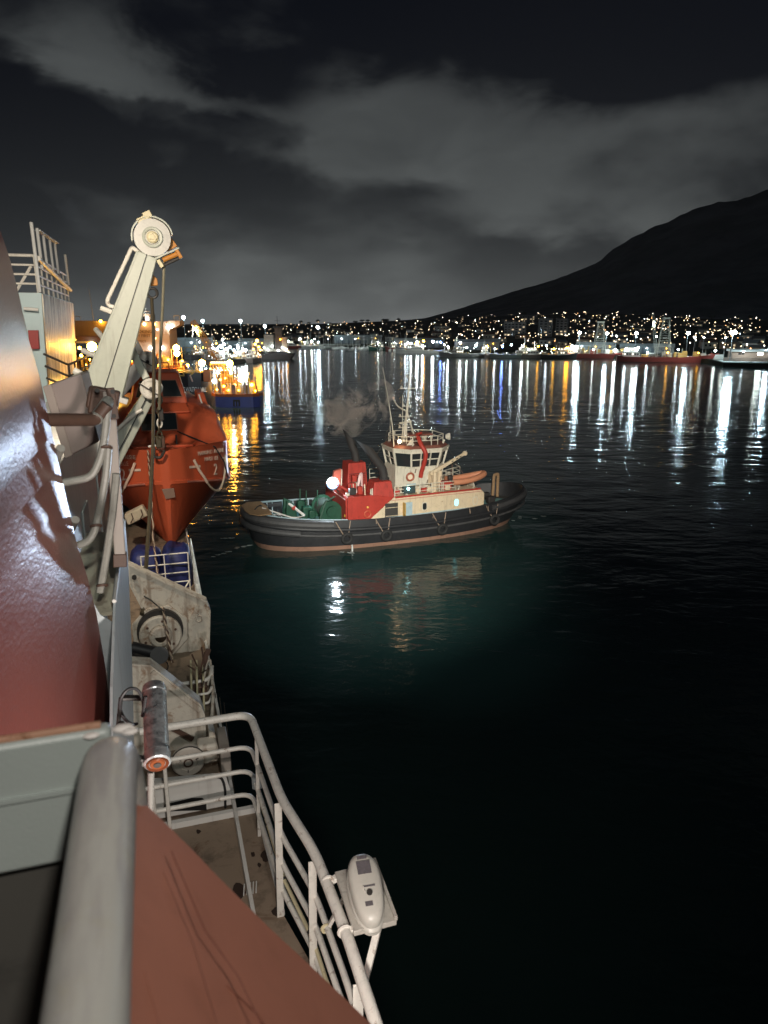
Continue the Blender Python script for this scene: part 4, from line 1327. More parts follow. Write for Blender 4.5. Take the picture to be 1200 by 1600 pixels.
# ------------------------------------------------------------------ lifeboat (bow towards us, stem at s = 15)
def boat_orange():
    m, nt, out = new_mat('lifeboat_orange')
    tc = N(nt, 'ShaderNodeTexCoord')
    P = tc.outputs['Object']
    n = N(nt, 'ShaderNodeTexNoise', ins={'Vector': P, 'Scale': 1.3, 'Detail': 7.0, 'Roughness': .6})
    mp = N(nt, 'ShaderNodeMapping', ins={'Vector': P, 'Scale': (7, 7, .5)})
    ns = N(nt, 'ShaderNodeTexNoise', ins={'Vector': mp.outputs[0], 'Scale': 1.0, 'Detail': 5.0})
    c = MIX(nt, n.outputs[0], (0.52, 0.088, 0.035), (0.64, 0.135, 0.06))
    c = MIX(nt, M2(nt, 'MULTIPLY', SMOOTH(nt, ns.outputs[0], .55, .8), .4), c, (.30, .10, .07))
    b = N(nt, 'ShaderNodeBsdfPrincipled', ins={'Base Color': c, 'Roughness': .40})
    nb = N(nt, 'ShaderNodeTexNoise', ins={'Vector': P, 'Scale': 5.0, 'Detail': 3.0})
    bp = N(nt, 'ShaderNodeBump', ins={'Strength': .08, 'Distance': .05, 'Height': nb.outputs[0]})
    nt.links.new(bp.outputs[0], b.inputs['Normal'])
    nt.links.new(b.outputs[0], out.inputs[0])
    return m


BO = boat_orange()
S0, TC = 15.0, .07
T_q = [0, .06, .2, .5, .9, 1.3, 1.8, 2.4, 3.2, 4.4, 6.0, 7.2, 8.0]
def tabl(*v):
    return [(q, x) for q, x in zip(T_q, v)]
bk = tabl(.07, .17, .38, .74, 1.05, 1.26, 1.41, 1.49, 1.53, 1.53, 1.48, 1.30, .95)
zk = tabl(-3.13, -3.14, -3.17, -3.24, -3.32, -3.40, -3.47, -3.52, -3.55, -3.56, -3.55, -3.5, -3.45)
zb = tabl(-3.9, -4.35, -4.58, -4.70, -4.78, -4.80, -4.85, -4.87, -4.88, -4.88, -4.84, -4.74, -4.6)
bs = tabl(.08, .18, .40, .74, 1.04, 1.26, 1.41, 1.48, 1.51, 1.50, 1.43, 1.25, .9)
zs = tabl(-2.44, -2.44, -2.45, -2.46, -2.48, -2.52, -2.58, -2.64, -2.7, -2.72, -2.72, -2.68, -2.6)
bsh = tabl(.05, .13, .31, .60, .86, 1.08, 1.22, 1.28, 1.29, 1.26, 1.18, 1.0, .7)
zsh = tabl(-2.46, -2.46, -2.47, -2.48, -2.50, -2.46, -2.22, -2.02, -1.98, -1.98, -2.0, -2.05, -2.3)
br_ = tabl(.03, .08, .18, .36, .55, .66, .74, .80, .82, .82, .80, .70, .5)
zr = tabl(-2.46, -2.46, -2.47, -2.485, -2.50, -2.42, -2.06, -1.76, -1.70, -1.70, -1.74, -1.85, -2.2)
def at_q(q):
    g = lambda tb: interp(tb, q)
    half = [(.035, g(zb)), (g(bk) * .98, g(zk) - .02), (g(bk) + .035, g(zk)), (g(bk) + .035, g(zk) + .06), (g(bk) * .99, g(zk) + .08),
            (g(bs), g(zs)), (g(bs) + .02, g(zs) + .03), (g(bsh), g(zsh)), (g(br_), g(zr)), (.01, g(zr) + .03)]
    return half
lb = thing('lifeboat', 'enclosed orange lifeboat number 2 hanging bow towards us under the davit', 'lifeboat', (TC, S0, -4.6), SHIP_M)
rings = []
qs = [0, .03, .06, .12, .2, .35, .5, .7, .9, 1.1, 1.3, 1.55, 1.8, 2.1, 2.4, 2.8, 3.2, 3.8, 4.4, 5.2, 6.0, 6.6, 7.2, 7.6, 8.0]
for q_ in qs:
    h = at_q(q_)
    rk = .34 * max(0, 1 - q_ / 2.0)
    def P(t, z):
        dz = max(0, -3.1 - z)
        return Vector((TC + t, S0 + q_ + rk * dz * .35, z))
    rings.append([P(t, z) for t, z in h] + [P(-t, z) for t, z in reversed(h)])
MB().loft(rings).build('hull', BO, lb, smooth=38)
# conning tower
tw = MB()
low = [(-.66, 2.65), (.66, 2.65), (.72, 4.9), (-.72, 4.9)]
top = [(-.50, 2.95), (.50, 2.95), (.54, 4.6), (-.54, 4.6)]
tw.loft([[Vector((TC + t, S0 + s, -1.80)) for t, s in low], [Vector((TC + t, S0 + s, -1.10)) for t, s in top], [Vector((TC + t * .9, S0 + s + .03, -1.03)) for t, s in top]])
tw.build('conning_tower', BO, lb, smooth=0, bev=.05)
BGL = glass('boat_glass', (.03, .04, .045))
FRM = paint('window_frame_orange', (.40, .16, .10), .5)
def pane(parent, q4, off, name='window', fr=.03):
    a, b, c_, d = [Vector(p) for p in q4]
    n = (b - a).cross(d - a).normalized()
    if n.y > 0:
        n = -n
    ctr = (a + b + c_ + d) / 4
    w = MB().prism([p + (p - ctr).normalized() * fr + n * off for p in (a, b, c_, d)], n * .02)
    w = w.build('window', FRM, parent, bev=.01)
    g = MB().prism([p + n * (off + .018) for p in (a, b, c_, d)], n * .008).build('pane', BGL, w, smooth=0)
    return w
def tf(u, v):   # conning tower front face
    a = Vector((TC - .66 + 1.32 * u, S0 + 2.65, -1.80)); b = Vector((TC - .50 + 1.0 * u, S0 + 2.95, -1.10))
    return a.lerp(b, v)
pane(lb, (tf(.58, .30), tf(.92, .30), tf(.88, .82), tf(.58, .82)), .012)
pane(lb, (tf(.08, .30), tf(.42, .30), tf(.42, .82), tf(.12, .82)), .012)
def wf(u, v):   # sloped front of the canopy
    q0, q1 = 1.3, 2.4
    q_ = q0 + (q1 - q0) * v
    z = interp(zr, q_) + .035
    return Vector((TC + u, S0 + q_, z))
pane(lb, (wf(-.42, .20), wf(.33, .20), wf(.33, .64), wf(-.42, .64)), .012)
# step mouldings on the fore canopy
MB().prism([wf(-.75, .66), wf(.66, .66), wf(.60, .98), wf(-.70, .98)], (0, -.02, .05)).build('brow', BO, lb, bev=.03)
MB().prism([(TC - .62, S0 + .75, -2.49), (TC + .62, S0 + .75, -2.49), (TC + .80, S0 + 1.5, -2.49), (TC - .80, S0 + 1.5, -2.49)], (0, 0, .05)).build('foredeck_step', BO, lb, bev=.015)
# air-bottle housing / side hatch at the outboard shoulder
hx = MB()
hx.loft([[Vector((TC + t, S0 + s, -2.55)) for t, s in ((.95, 3.6), (1.36, 3.75), (1.38, 5.4), (.95, 5.4))], [Vector((TC + t, S0 + s, -1.62)) for t, s in ((.95, 4.0), (1.12, 4.1), (1.14, 5.3), (.95, 5.3))]])
hx.build('side_hatch', BO, lb, smooth=0, bev=.03)
MB().tube([(TC + .95, S0 + 3.3, -1.6), (TC + 1.02, S0 + 3.2, -1.9)], .02, 6).build('hatch_bar', RAIL, lb)
MB().ball((TC + 1.1, S0 + 4.1, -1.56), .06, 2).build('lamp_dome', RAIL, lb)
MB().tube(fillet([(TC - .1, S0 + 4.2, -1.03), (TC - .1, S0 + 4.2, -.86), (TC + .3, S0 + 4.2, -.86), (TC + .3, S0 + 4.2, -1.03)], .04, 3), .016, 6).build('roof_rail', BO, lb)
# rubbing edge along the outboard gunwale, bow fitting
for sg in (-1, 1):
    MB().tube([(TC + sg * (interp(bs, q_) + .03), S0 + q_, interp(zs, q_) - .55 if False else interp(zk, q_) + .03) for q_ in qs[4:-2]], .022, 6).build('rub_rail', paint('rub_worn', (.42, .16, .12), .5, var=.3, scale=6), lb)
MB().prism([(TC - .10, S0 - .012, -3.22), (TC + .14, S0 + .0, -3.22), (TC + .16, S0 + .02, -3.42), (TC - .04, S0 - .012, -3.44)], (0, .05, 0)).build('bow_plate', paint('bow_plate_grey', (.26, .17, .13), .5, rust=.3, scale=12), lb, bev=.006)
# letters and numbers
LET = paint('letter_cream', (.80, .62, .50), .5, dirt=.3, scale=14)
def side_frame(q0, q1, sg, v):
    """point and directions on the bow side between knuckle and sheer"""
    def pt(q_, vv):
        a = Vector((TC + sg * interp(bk, q_) * .99, S0 + q_, interp(zk, q_) + .08))
        b = Vector((TC + sg * interp(bs, q_), S0 + q_, interp(zs, q_)))
        return a.lerp(b, vv)
    p, r_ = pt(q0, v), pt(q1, v)
    up = pt((q0 + q1) / 2, 1) - pt((q0 + q1) / 2, 0)
    x = (r_ - p) if sg > 0 else (p - r_)
    c_ = (p + r_) / 2
    n = x.cross(up).normalized()
    if n.y > 0:
        n = -n
    return c_ + n * .02, x, up
for sg in (-1, 1):
    k0 = 0 if sg > 0 else -.12
    o, x, u = side_frame(.55 + k0, 1.15 + k0, sg, .74)
    text('name_line', 'MARION DUFRESNE', .125, o, x, u, LET, lb)
    o, x, u = side_frame(.55 + k0, 1.15 + k0, sg, .54)
    text('name_line', 'MARSEILLE', .125, o, x, u, LET, lb)
    o, x, u = side_frame(.75 + 2.6 * k0, 1.15 + 2.6 * k0, sg, .10)
    text('number', '2', .36, o, x, u, LET, lb, .005)
    o, x, u = side_frame(.22, .55, sg, .40)
    x = x.normalized(); u = u.normalized()
    MB().prism([o - x * .16 - u * .025, o + x * .16 - u * .025, o + x * .16 + u * .025, o - x * .16 + u * .025], x.cross(u) * .006).build('tape_strip', LET, lb, smooth=0)
    o2, x2, u2 = side_frame(1.2, 1.5, sg, .56)
    x2 = x2.normalized(); u2 = u2.normalized()
    MB().prism([o2 - x2 * .11 - u2 * .022, o2 + x2 * .11 - u2 * .022, o2 + x2 * .11 + u2 * .022, o2 - x2 * .11 + u2 * .022], x2.cross(u2) * .006).build('tape_strip', LET, lb, smooth=0)
for sg in (-1, 1):     # reflective tape along the canopy shoulder and rail
    for q0 in (1.7, 2.6, 3.6, 4.8):
        pts = []
        for q_ in (q0, q0 + .32):
            a_, b_ = Vector((TC + sg * interp(bs, q_), S0 + q_, interp(zs, q_))), Vector((TC + sg * interp(bsh, q_), S0 + q_, interp(zsh, q_)))
            pts += [a_.lerp(b_, .42), a_.lerp(b_, .54)]
        nrm_ = Vector((sg, -.1, .5)).normalized() * .012
        MB().prism([pts[0] + nrm_, pts[1] + nrm_, pts[3] + nrm_, pts[2] + nrm_], nrm_ * .4).build('tape_strip', LET, lb, smooth=0)
# becketed grab lines on both bows
ROPE = paint('pale_rope', (.50, .40, .30), .8, var=.4, scale=60)
for sg in (-1, 1):
    pts = []
    for k in range(15):
        f = k / 14
        q_ = .34 + f * 1.15
        zz = interp(zk, q_) + .50 - .75 * math.sin(math.pi * min(1, f * 1.02)) ** .8 + .10 * f
        tt = interp(bk, q_)
        pts.append((TC + sg * (tt * .99 + .05), S0 + q_ - .05, zz))
    MB().tube(pts, .022, 8).build('grab_line', ROPE, lb)
    MB().tube(pts[:4], .030, 8).build('line_whipping', LET, lb)
# fall hook and release block on the foredeck
MB().box((TC - .05, S0 + .55, -2.35), (.18, .2, .3)).build('hook_base', BROWN, lb, bev=.02)
MB().cyl((TC - .22, S0 + .2, -2.44), (TC - .22, S0 + .2, -2.30), .02, 8).build('cleat', RAIL, lb)
MB().tube([(TC - .3, S0 + .2, -2.36), (TC - .12, S0 + .2, -2.34)], .025, 8).build('cleat', RAIL, lb)
MB().cyl((TC + .28, S0 + .8, -2.42), (TC + .28, S0 + .8, -2.22), .02, 6).build('post', DARK, lb)

# painter along the starboard bow
pn = thing('black_painter_line', 'thin black painter line running down the outboard bow of the lifeboat', 'rope', (TC + .3, S0 + 1.3, -2.3), SHIP_M)
o1, _, _ = side_frame(.9, 1.0, 1, .9)
o3, _, _ = side_frame(1.45, 1.55, 1, .05)
MB().tube([(TC + .33, S0 + 1.5, -2.25), o1 + Vector((.0, -.05, .02)), (o1 + o3) / 2 + Vector((.08, -.10, 0)), o3 + Vector((.04, -.06, -.02)), o3 + Vector((.16, -.03, -.12)), o3 + Vector((.30, .1, .02)), o3 + Vector((.33, .25, .22))], .016, 6).build('rope', CABLE, pn)
lbk = thing('fender_bag', 'cream padded block lashed under the inboard bow of the lifeboat', 'fender', spx(210, 820, s=14.6), SHIP_M)
MB().prism([spx(193, 806, s=14.8), spx(222, 792, s=14.6), spx(232, 806, s=14.6), spx(200, 822, s=14.8)], (.02, .3, 0)).build('pad', paint('pad_cream', (.64, .56, .42), .7, rust=.2, dirt=.3, scale=6), lbk, bev=.03)
for x in (205, 220):
    MB().tube([spx(x, 802 - (x - 205) * .4, s=14.55), spx(x + 3, 810 - (x - 205) * .4, s=14.55), spx(x - 1, 818 - (x - 205) * .45, s=14.55)], .012, 6).build('lashing', BROWN, lbk)

# ------------------------------------------------------------------ davits
DAV = paint('davit_paint', (.43, .465, .405), .42, streak=.45, rust=.12, scale=2.4, var=.1, bump=.05, dirt=.12)
ORP = paint('davit_orange', (.48, .20, .03), .55, rust=.3, scale=8)
dv = thing('davit', 'tall pale lifeboat davit arm with a round sheave at its head', 'davit', (-1.2, 14, -4.5), SHIP_M)
SD = 14.0
hd = Vector((.04, SD, 1.25)); ft = Vector((-.905, SD, -1.10))
dd = (hd - ft).normalized()
nn = Vector((dd.z, 0, -dd.x))      # to the outboard side
MB().bar(ft - dd * .02, hd, .36, .70, up=nn, w2=.30, h2=.36).build('arm', DAV, dv, bev=.02)
MB().bar(ft - dd * 3.3, ft - dd * .10, .34, .66, up=nn, h2=.66).build('lower_arm', WHITE, dv, bev=.02)
MB().bar(ft - nn * .42 - dd * .03, ft + nn * .46 - dd * .05, .42, .10, up=dd).build('flange', WHITE, dv, bev=.015)
MB().bar(ft + Vector((0, -.19, 0)) + nn * .02, hd + Vector((0, -.16, 0)), .012, .016, up=nn).build('groove', CABLE, dv, smooth=0)
for sgn in (-1, 1):
    MB().bar(ft + Vector((0, -.182, 0)) + nn * .32 * sgn, hd + Vector((0, -.155, 0)) + nn * .155 * sgn, .03, .02, up=nn).build('edge_flange', DAV, dv, smooth=0)
sc = Vector((.153, SD, 1.53))
MB().lathe([(.31, .16), (.315, .10), (.26, .06), (.26, .02), (.315, -.02), (.31, -.10)], sc, (0, -1, 0), 36).build('sheave', paint('sheave_grey', (.50, .50, .47), .4, dirt=.3, rust=.1, scale=5), dv)
MB().lathe([(.17, .16), (.175, .19), (.16, .20), (.13, .195), (.12, .17)], sc, (0, -1, 0), 28, caps=False).build('sheave_ring', DAV, dv)
MB().lathe([(.10, .16), (.10, .21), (.075, .23), (.05, .23), (.045, .25), (.001, .25)], sc, (0, -1, 0), 20).build('hub', RAIL_Y, dv)
for k in range(3):
    an = R(90 + 120 * k)
    MB().cyl(sc + Vector((math.cos(an) * .06, -.23, math.sin(an) * .06)), sc + Vector((math.cos(an) * .06, -.255, math.sin(an) * .06)), .016, 6).build('bolt', RAIL_Y, dv)
gd = [sc + Vector((math.cos(R(a)) * .345, 0, math.sin(R(a)) * .345)) for a in range(10, 196, 12)]
mb = MB()
for p, q2 in zip(gd, gd[1:]):
    mb.bar(p, q2, .30, .025, up=(p - sc))
mb.build('sheave_guard', DAV, dv, smooth=0)
for pp in ((-.075, 1.80), (.03, 1.90)):
    MB().box((pp[0] + .07, SD - .05, pp[1]), (.14, .2, .12), Matrix.Rotation(-.5, 3, 'Y')).build('lug', RAIL_Y, dv, bev=.01)
# cheek with the orange roller nose
MB().prism([sc + Vector((.20, -.02, .12)), sc + Vector((.36, -.02, -.02)), sc + Vector((.42, -.02, -.12)), sc + Vector((.16, -.02, -.26)), sc + Vector((.02, -.02, -.34))], (0, .18, 0)).build('cheek', ORP, dv, bev=.01)
MB().bar(sc + Vector((0, -.14, -.36)), sc + Vector((.44, -.14, -.16)), .06, .03).build('nose_bar', DAV, dv, bev=.005)
MB().cyl(sc + Vector((.15, -.10, -.37)), sc + Vector((.42, -.10, -.25)), .045, 12).build('roller', ORP, dv)
MB().cyl(sc + Vector((.17, -.08, -.45)), sc + Vector((.42, -.08, -.33)), .03, 12).build('roller', DARK, dv)
MB().box(sc + Vector((.10, -.12, -.43)), (.07, .1, .14), Matrix.Rotation(-.5, 3, 'Y')).build('nose_lug', RAIL_Y, dv, bev=.008)
MB().box(sc + Vector((.43, -.12, -.26)), (.06, .1, .16), Matrix.Rotation(-.5, 3, 'Y')).build('nose_lug', ORP, dv, bev=.008)
# hand rail on the inboard edge of the arm
MB().tube(fillet([spx(222, 398, s=SD), spx(206, 386, s=SD), spx(199, 402, s=SD), spx(167, 470, s=SD), spx(170, 478, s=SD), spx(180, 480, s=SD)], .05, 4), .035, 8).build('hand_rail', RAIL, dv)
MB().tube([spx(157, 481, s=SD), spx(178, 489, s=SD)], .045, 8).build('stub', RAIL, dv)
MB().tube([spx(115, 578, s=SD), spx(135, 590, s=SD)], .06, 8).build('stub', WHITE, dv)
MB().tube([spx(130, 548, s=SD + .3), spx(150, 556, s=SD)], .05, 8).build('stub', WHITE, dv)
MB().tube([spx(150, 515, s=SD + 1), spx(163, 530, s=SD + .5)], .05, 8).build('stub', WHITE, dv)
# suspension shackle and thimble
MB().prism([spx(235, 425, s=SD), spx(246, 436, s=SD), spx(247, 446, s=SD), spx(233, 447, s=SD)], (0, .1, 0)).build('suspension_lug', ORP, dv, bev=.01)

# second davit farther aft
d2 = thing('davit', 'lower davit arm with two round pulleys over the lifeboat roof', 'davit', (-.9, 18, -4.5), SHIP_M)
S2 = 14.75
MB().prism([spx(178, 745, s=S2), spx(172, 690, s=S2), spx(236, 595, s=S2), spx(248, 603, s=S2), spx(248, 612, s=S2)], (0, .3, 0)).build('arm', DAV, d2, bev=.02)
MB().bar(spx(180, 716, s=S2 - .03), spx(234, 612, s=S2 - .03), .05, .02).build('groove', CABLE, d2, smooth=0)
MB().tube(fillet([spx(182, 672, s=S2 - .1), spx(212, 645, s=S2 - .1), spx(222, 640, s=S2 - .1)], .1, 4), .035, 8).build('hand_rail', RAIL, d2)
MB().bar(spx(199, 536, s=S2 + .2), spx(229, 592, s=S2), .17, .12, up=(0, 1, 0), w2=.14).build('strut', DAV, d2, bev=.015)
MB().bar(spx(204, 522, s=S2 + 2.5), spx(226, 562, s=S2 + 2.5), .14, .12, up=(0, 1, 0)).build('strut', WHITE_B, d2, bev=.015)
MB().bar(spx(160, 640, s=S2 + 2.5), spx(226, 565, s=S2 + 2.5), .30, .16, up=(0, 1, 0)).build('rear_arm', WHITE_B, d2, bev=.015)
for (x, y, s, rr_) in ((236, 607, S2 - .12, .20), (230.5, 565, S2 + 2.3, .225)):
    c = spx(x, y, s=s)
    MB().lathe([(rr_, .05), (rr_ * 1.02, .08), (rr_ * .9, .10), (rr_ * .75, .10), (rr_ * .7, .08), (rr_ * .35, .08), (rr_ * .3, .12), (.001, .12)], c, (0, -1, 0), 28).build('pulley', RAIL, d2)
    MB().cyl(c + Vector((0, -.12, 0)), c + Vector((0, -.16, 0)), .04, 8).build('axle', DARK, d2)
    MB().bar(c + Vector((-rr_ * 1.1, -.13, .12)), c + Vector((rr_ * .6, -.13, -.12)), .02, .02, up=(0, 1, 0)).build('keeper', DARK, d2, smooth=0)

# falls, chain and ropes
fw = thing('lifeboat_fall', 'thick greasy wire fall running from the davit head down to the upper winch', 'wire rope', (-.1, 14, -1), SHIP_M)
MB().torus(spx(238, 458, s=13.9), (0, 1, .2), .085, .026, 20, 8).build('thimble', DARK, fw)
MB().tube([spx(237, 466, s=13.9), spx(240, 520, s=13.7), spx(240.5, 600, s=13.3), spx(239, 700, s=12.6), spx(234, 800, s=11.6), spx(228, 890, s=10.6), spx(222, 960, s=9.7)], .030, 8).build('rope', WIRE, fw)
fw2 = thing('davit_fall', 'paler wire fall hanging from the roller nose of the davit', 'wire rope', (.1, 14, 0), SHIP_M)
MB().tube([spx(257, 402, s=13.95), spx(254, 480, s=13.95), spx(250, 560, s=14.2), spx(249, 640, s=14.6)], .026, 8).build('rope', paint('wire_pale', (.30, .28, .20), .4, metal=.4, var=.3, scale=20), fw2)
ch = thing('chain_block', 'dark chain and hook block between the falls and the lifeboat foredeck', 'chain', (.0, 15.2, -2), SHIP_M)
for k in range(9):
    p = spx(249.5 - (k % 2) * 1.0, 606 + k * 9.2, s=14.75)
    ax_ = (1, .2, 0) if k % 2 else (.1, 1, 0)
    ptsl = [p + (Vector((0, 0, 1)) * math.cos(2 * math.pi * j / 12) * .085 + (Vector((0, 1, 0)) if k % 2 else Vector((1, 0, 0))) * math.sin(2 * math.pi * j / 12) * .045) for j in range(12)]
    MB().tube(ptsl, .019, 6, closed=True).build('chain_link', WIRE if k % 3 else RAIL, ch)
MB().box(spx(252, 648, s=14.7), (.09, .1, .22)).build('swivel', DARK, ch, bev=.015)
MB().box(spx(248, 690, s=14.8), (.12, .12, .24)).build('swivel', WIRE, ch, bev=.02)
MB().tube(fillet([spx(241, 700, s=14.8), spx(240, 714, s=14.8), spx(251, 716, s=14.8), spx(257, 704, s=14.8)], .06, 4), .03, 8).build('hook', DARK, ch)
hp = thing('hanging_rope', 'thin twisted beige rope dangling from the lifeboat cleat past the winch', 'rope', (-.2, 14.6, -3), SHIP_M)
pts = [spx(231, 704, s=15.05), spx(233, 730, s=14.85), spx(236, 770, s=14.6), spx(240, 850, s=13.0), spx(245, 885, s=12.0), spx(256, 960, s=9.45), spx(264, 1000, s=9.3), spx(270, 1038, s=9.2)]
for ph in (0, math.pi):
    tw_ = []
    for i in range(len(pts) - 1):
        for j in range(14):
            f = j / 14
            p = pts[i].lerp(pts[i + 1], f)
            an = (i * 14 + j) * 1.1 + ph
            tw_.append(p + Vector((math.cos(an) * .011, math.sin(an) * .011, 0)))
    MB().tube(tw_, .012, 5).build('strand', ROPE if ph else BROWN, hp)
hp2 = thing('thin_tag_line', 'thin dark tag line slanting from the pale web to the upper winch drum', 'rope', (-.3, 10, -3.5), SHIP_M)
MB().tube([spx(206, 920, s=10), spx(236, 938, s=9.7), spx(256, 955, s=9.5)], .010, 5).build('rope', CABLE, hp2)
# ------------------------------------------------------------------ tug (x to the bow, y to port, z up, midships on the waterline)
TB = paint('tug_black', (.022, .023, .026), .5, var=.4, scale=1.2, dirt=.4, streak=.3, rustcol=(.12, .10, .08))
TBG = paint('tug_black_scuffed', (.060, .060, .062), .6, var=.5, scale=1.5, streak=.7, rustcol=(.20, .18, .16))
TCOP = paint('boot_top_copper', (.36, .20, .14), .6, var=.3, scale=1.0, dirt=.35)
CREAM = paint('tug_cream', (.74, .61, .42), .5, streak=.65, rust=.3, scale=1.0, var=.12, dirt=.25, rustcol=(.30, .14, .05))
TRED = paint('tug_red', (.46, .045, .030), .5, streak=.6, scale=1.0, var=.2, dirt=.3, rustcol=(.10, .03, .02))
TWH = paint('tug_white', (.70, .66, .54), .45, streak=.6, rust=.3, scale=1.2, dirt=.2, rustcol=(.28, .13, .05))
TGRN = paint('winch_green', (.014, .075, .042), .5, var=.4, scale=2, dirt=.5, streak=.4, rustcol=(.05, .04, .03))
TDECK = paint('tug_deck', (.16, .34, .34), .6, dirt=.3, scale=1)
TBLU = paint('skirt_blue', (.42, .55, .60), .5, dirt=.3, scale=2)
SOOT = paint('stack_soot', (.035, .033, .032), .7, var=.4, scale=2)
TBRN = paint('towing_pad', (.40, .25, .13), .7, var=.35, scale=3, dirt=.5)
RUBB = paint('rubber', (.022, .022, .022), .8, var=.3, scale=6)
TGL = glass('tug_glass', (.025, .03, .032))

tug = thing('tugboat', 'black hulled tug with cream deckhouse and red funnel casing under way in mid harbour', 'tugboat', (0, 0, 0), TUG_M)


def sheer(x):
    return .95 * (abs(x + .5) / 16.3) ** 2.6 * (1 if x < 0 else 1.05)


NH = 72


def outline(xs, xe, hb, z, p1=2.6, p2=2.2, w=1.0):
    """closed outline from the blunt after end xs to the bow xe; half beam hb"""
    xm = (xs + xe) / 2
    out = []
    for k in range(NH):
        a = 2 * math.pi * k / NH
        c, s = math.cos(a), math.sin(a)
        p = p2 if c > 0 else p1
        x = math.copysign(abs(c) ** (2 / p), c)
        y = math.copysign(abs(s) ** (2 / p), s)
        xx = xm + x * (xe - xm)
        out.append(Vector((xx, y * hb, z + w * sheer(xx))))
    return out


lv_ = [outline(-15.6, 13.4, 5.0, -.9, w=0), outline(-16.4, 14.3, 5.5, .42, w=.25), outline(-16.7, 15.0, 5.65, 1.2, w=.6), outline(-16.95, 15.7, 5.72, 2.0, w=.9), outline(-16.95, 15.85, 5.72, 2.1, w=.95),
       outline(-16.8, 15.8, 5.6, 3.0, w=1.0)]
MB().loft(lv_[1:], caps=False).build('hull', TB, tug, smooth=40)
MB().loft([lv_[0], lv_[1]], caps=False).build('boot_top', TCOP, tug, smooth=40)
inn = [outline(-16.8, 15.8, 5.6, 3.0), outline(-16.62, 15.62, 5.42, 3.0), outline(-16.55, 15.2, 5.4, 1.75, w=.55)]
MB().loft(inn, caps=False).build('bulwark_inside', TB, tug, smooth=40)
dk = MB()
dk.add(outline(-16.6, 15.3, 5.45, 1.78, w=.55), [tuple(range(NH))])
dk.build('deck', TDECK, tug, smooth=0)
fd = [p for p in outline(-16.6, 15.3, 5.40, 1.80, w=.55) if p.x > 8.7]
fd.sort(key=lambda p: math.atan2(p.y, p.x - 9))
MB().add(fd, [tuple(range(len(fd)))]).build('fore_deck', DECK_D, tug, smooth=0)
# white lining of the after bulwark with its stanchions
for sg in (1, -1):
    ring = [p for p in outline(-16.58, 15.58, 5.40, 2.92) if p.x < -6.4 and p.y * sg > -.01]
    ring.sort(key=lambda p: (p.x, p.y * sg))
    MB().tube([p + Vector((0, 0, .06)) for p in ring], .10, 6).build('bulwark_cap', TBLU, tug)
for x in [-15.8 + .62 * k for k in range(15)]:
    yy = max([p.y for p in outline(-16.45, 15.5, 5.30, 0) if abs(p.x - x) < .9])
    MB().bar((x, yy - .02, 1.8 + sheer(x) * .55), (x, yy + .02, 2.95 + sheer(x)), .12, .22, up=(0, 1, 0)).build('stanchion', TBLU, tug, smooth=0)
# belting and fenders
for z, r, hbm, w in ((2.05, .20, 5.78, .92), (1.45, .13, 5.74, .8)):
    MB().tube(outline(-17.02, 15.9, hbm, z, w=w), r, 8, closed=True).build('belting', TBG if z < 2 else TB, tug)
aft = [p for p in outline(-17.1, 16, 5.7, 2.55, w=.95) if p.x < -9]
aft.sort(key=lambda p: p.y)
MB().tube(aft, .42, 10).build('end_fender', TBG, tug)
aft2 = [p + Vector((-.02, 0, -1.0)) for p in aft if p.x < -12]
MB().tube(aft2, .34, 10).build('end_fender', TBG, tug)
fwd = [p for p in outline(-17, 15.95, 5.72, 2.45, w=.95) if p.x > 9]
fwd.sort(key=lambda p: p.y)
MB().tube(fwd, .30, 10).build('end_fender', TBG, tug)
pad = [(-17.0, -2.6), (-16.2, -3.6), (-14.9, -3.4), (-14.7, 0), (-14.9, 2.2), (-16.3, 2.4), (-17.1, 1.2), (-17.2, -1)]
MB().prism([(x, y, 3.92) for x, y in pad], (0, 0, .10)).build('towing_pad', TBRN, tug, bev=.03)
MB().tube(fillet([(-16.2, -1.2, 4.02), (-15.9, -.9, 4.22), (-15.4, -.3, 4.22), (-15.2, 0, 4.02)], .2, 3), .07, 6).build('fairlead', DARK, tug)

# deckhouse
MB().prism([(-5.5, -4, 1.9), (-1.95, -4, 4.72), (8.2, -4, 4.86), (8.75, -4, 4.35), (8.75, -4, 1.9)], (0, 8, 0)).build('deckhouse', CREAM, tug, bev=.05)
MB().prism([(-7.15, -4.004, 1.9), (-7.15, -4.004, 5.15), (-4.5, -4.004, 5.15), (-1.99, -4.004, 4.76), (-5.54, -4.004, 1.9)], (0, 8.008, 0)).build('red_casing', TRED, tug, bev=.04)
for y in (-4.06, 4.06):
    MB().bar((-1.9, y, 4.72), (8.2, y, 4.86), .14, .16).build('red_trim', TRED, tug, smooth=0)
    MB().bar((-2.3, y, 4.42), (8.4, y, 4.56), .06, .05).build('trim_line', paint('trim_pink', (.60, .26, .20), .5), tug, smooth=0)
    MB().bar((-5.4, y, 2.48), (8.75, y, 2.78), .10, .22).build('skirt', TBLU, tug, smooth=0)
for x in (-.6, 1.0, 2.9, 5.0, 6.9):
    MB().bar((x, -4.02, 2.6), (x, -4.02, 4.7), .05, .03, up=(0, 1, 0)).build('weld_strip', CREAM, tug, smooth=0)
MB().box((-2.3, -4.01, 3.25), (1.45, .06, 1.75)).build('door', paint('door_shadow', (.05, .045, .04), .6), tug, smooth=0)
for k in range(2):
    MB().box((-2.3, -4.05, 2.75 + k * .9), (1.35, .03, .06)).build('door_rail', CREAM, tug, smooth=0)
MB().box((-.95, -4.30, 3.2), (.12, .6, 1.8)).build('door_leaf', paint('leaf_ochre', (.50, .30, .06), .5), tug, smooth=0)
MB().box((-.35, -4.03, 3.2), (.85, .06, 1.7)).build('door_panel', TBLU, tug, smooth=0)


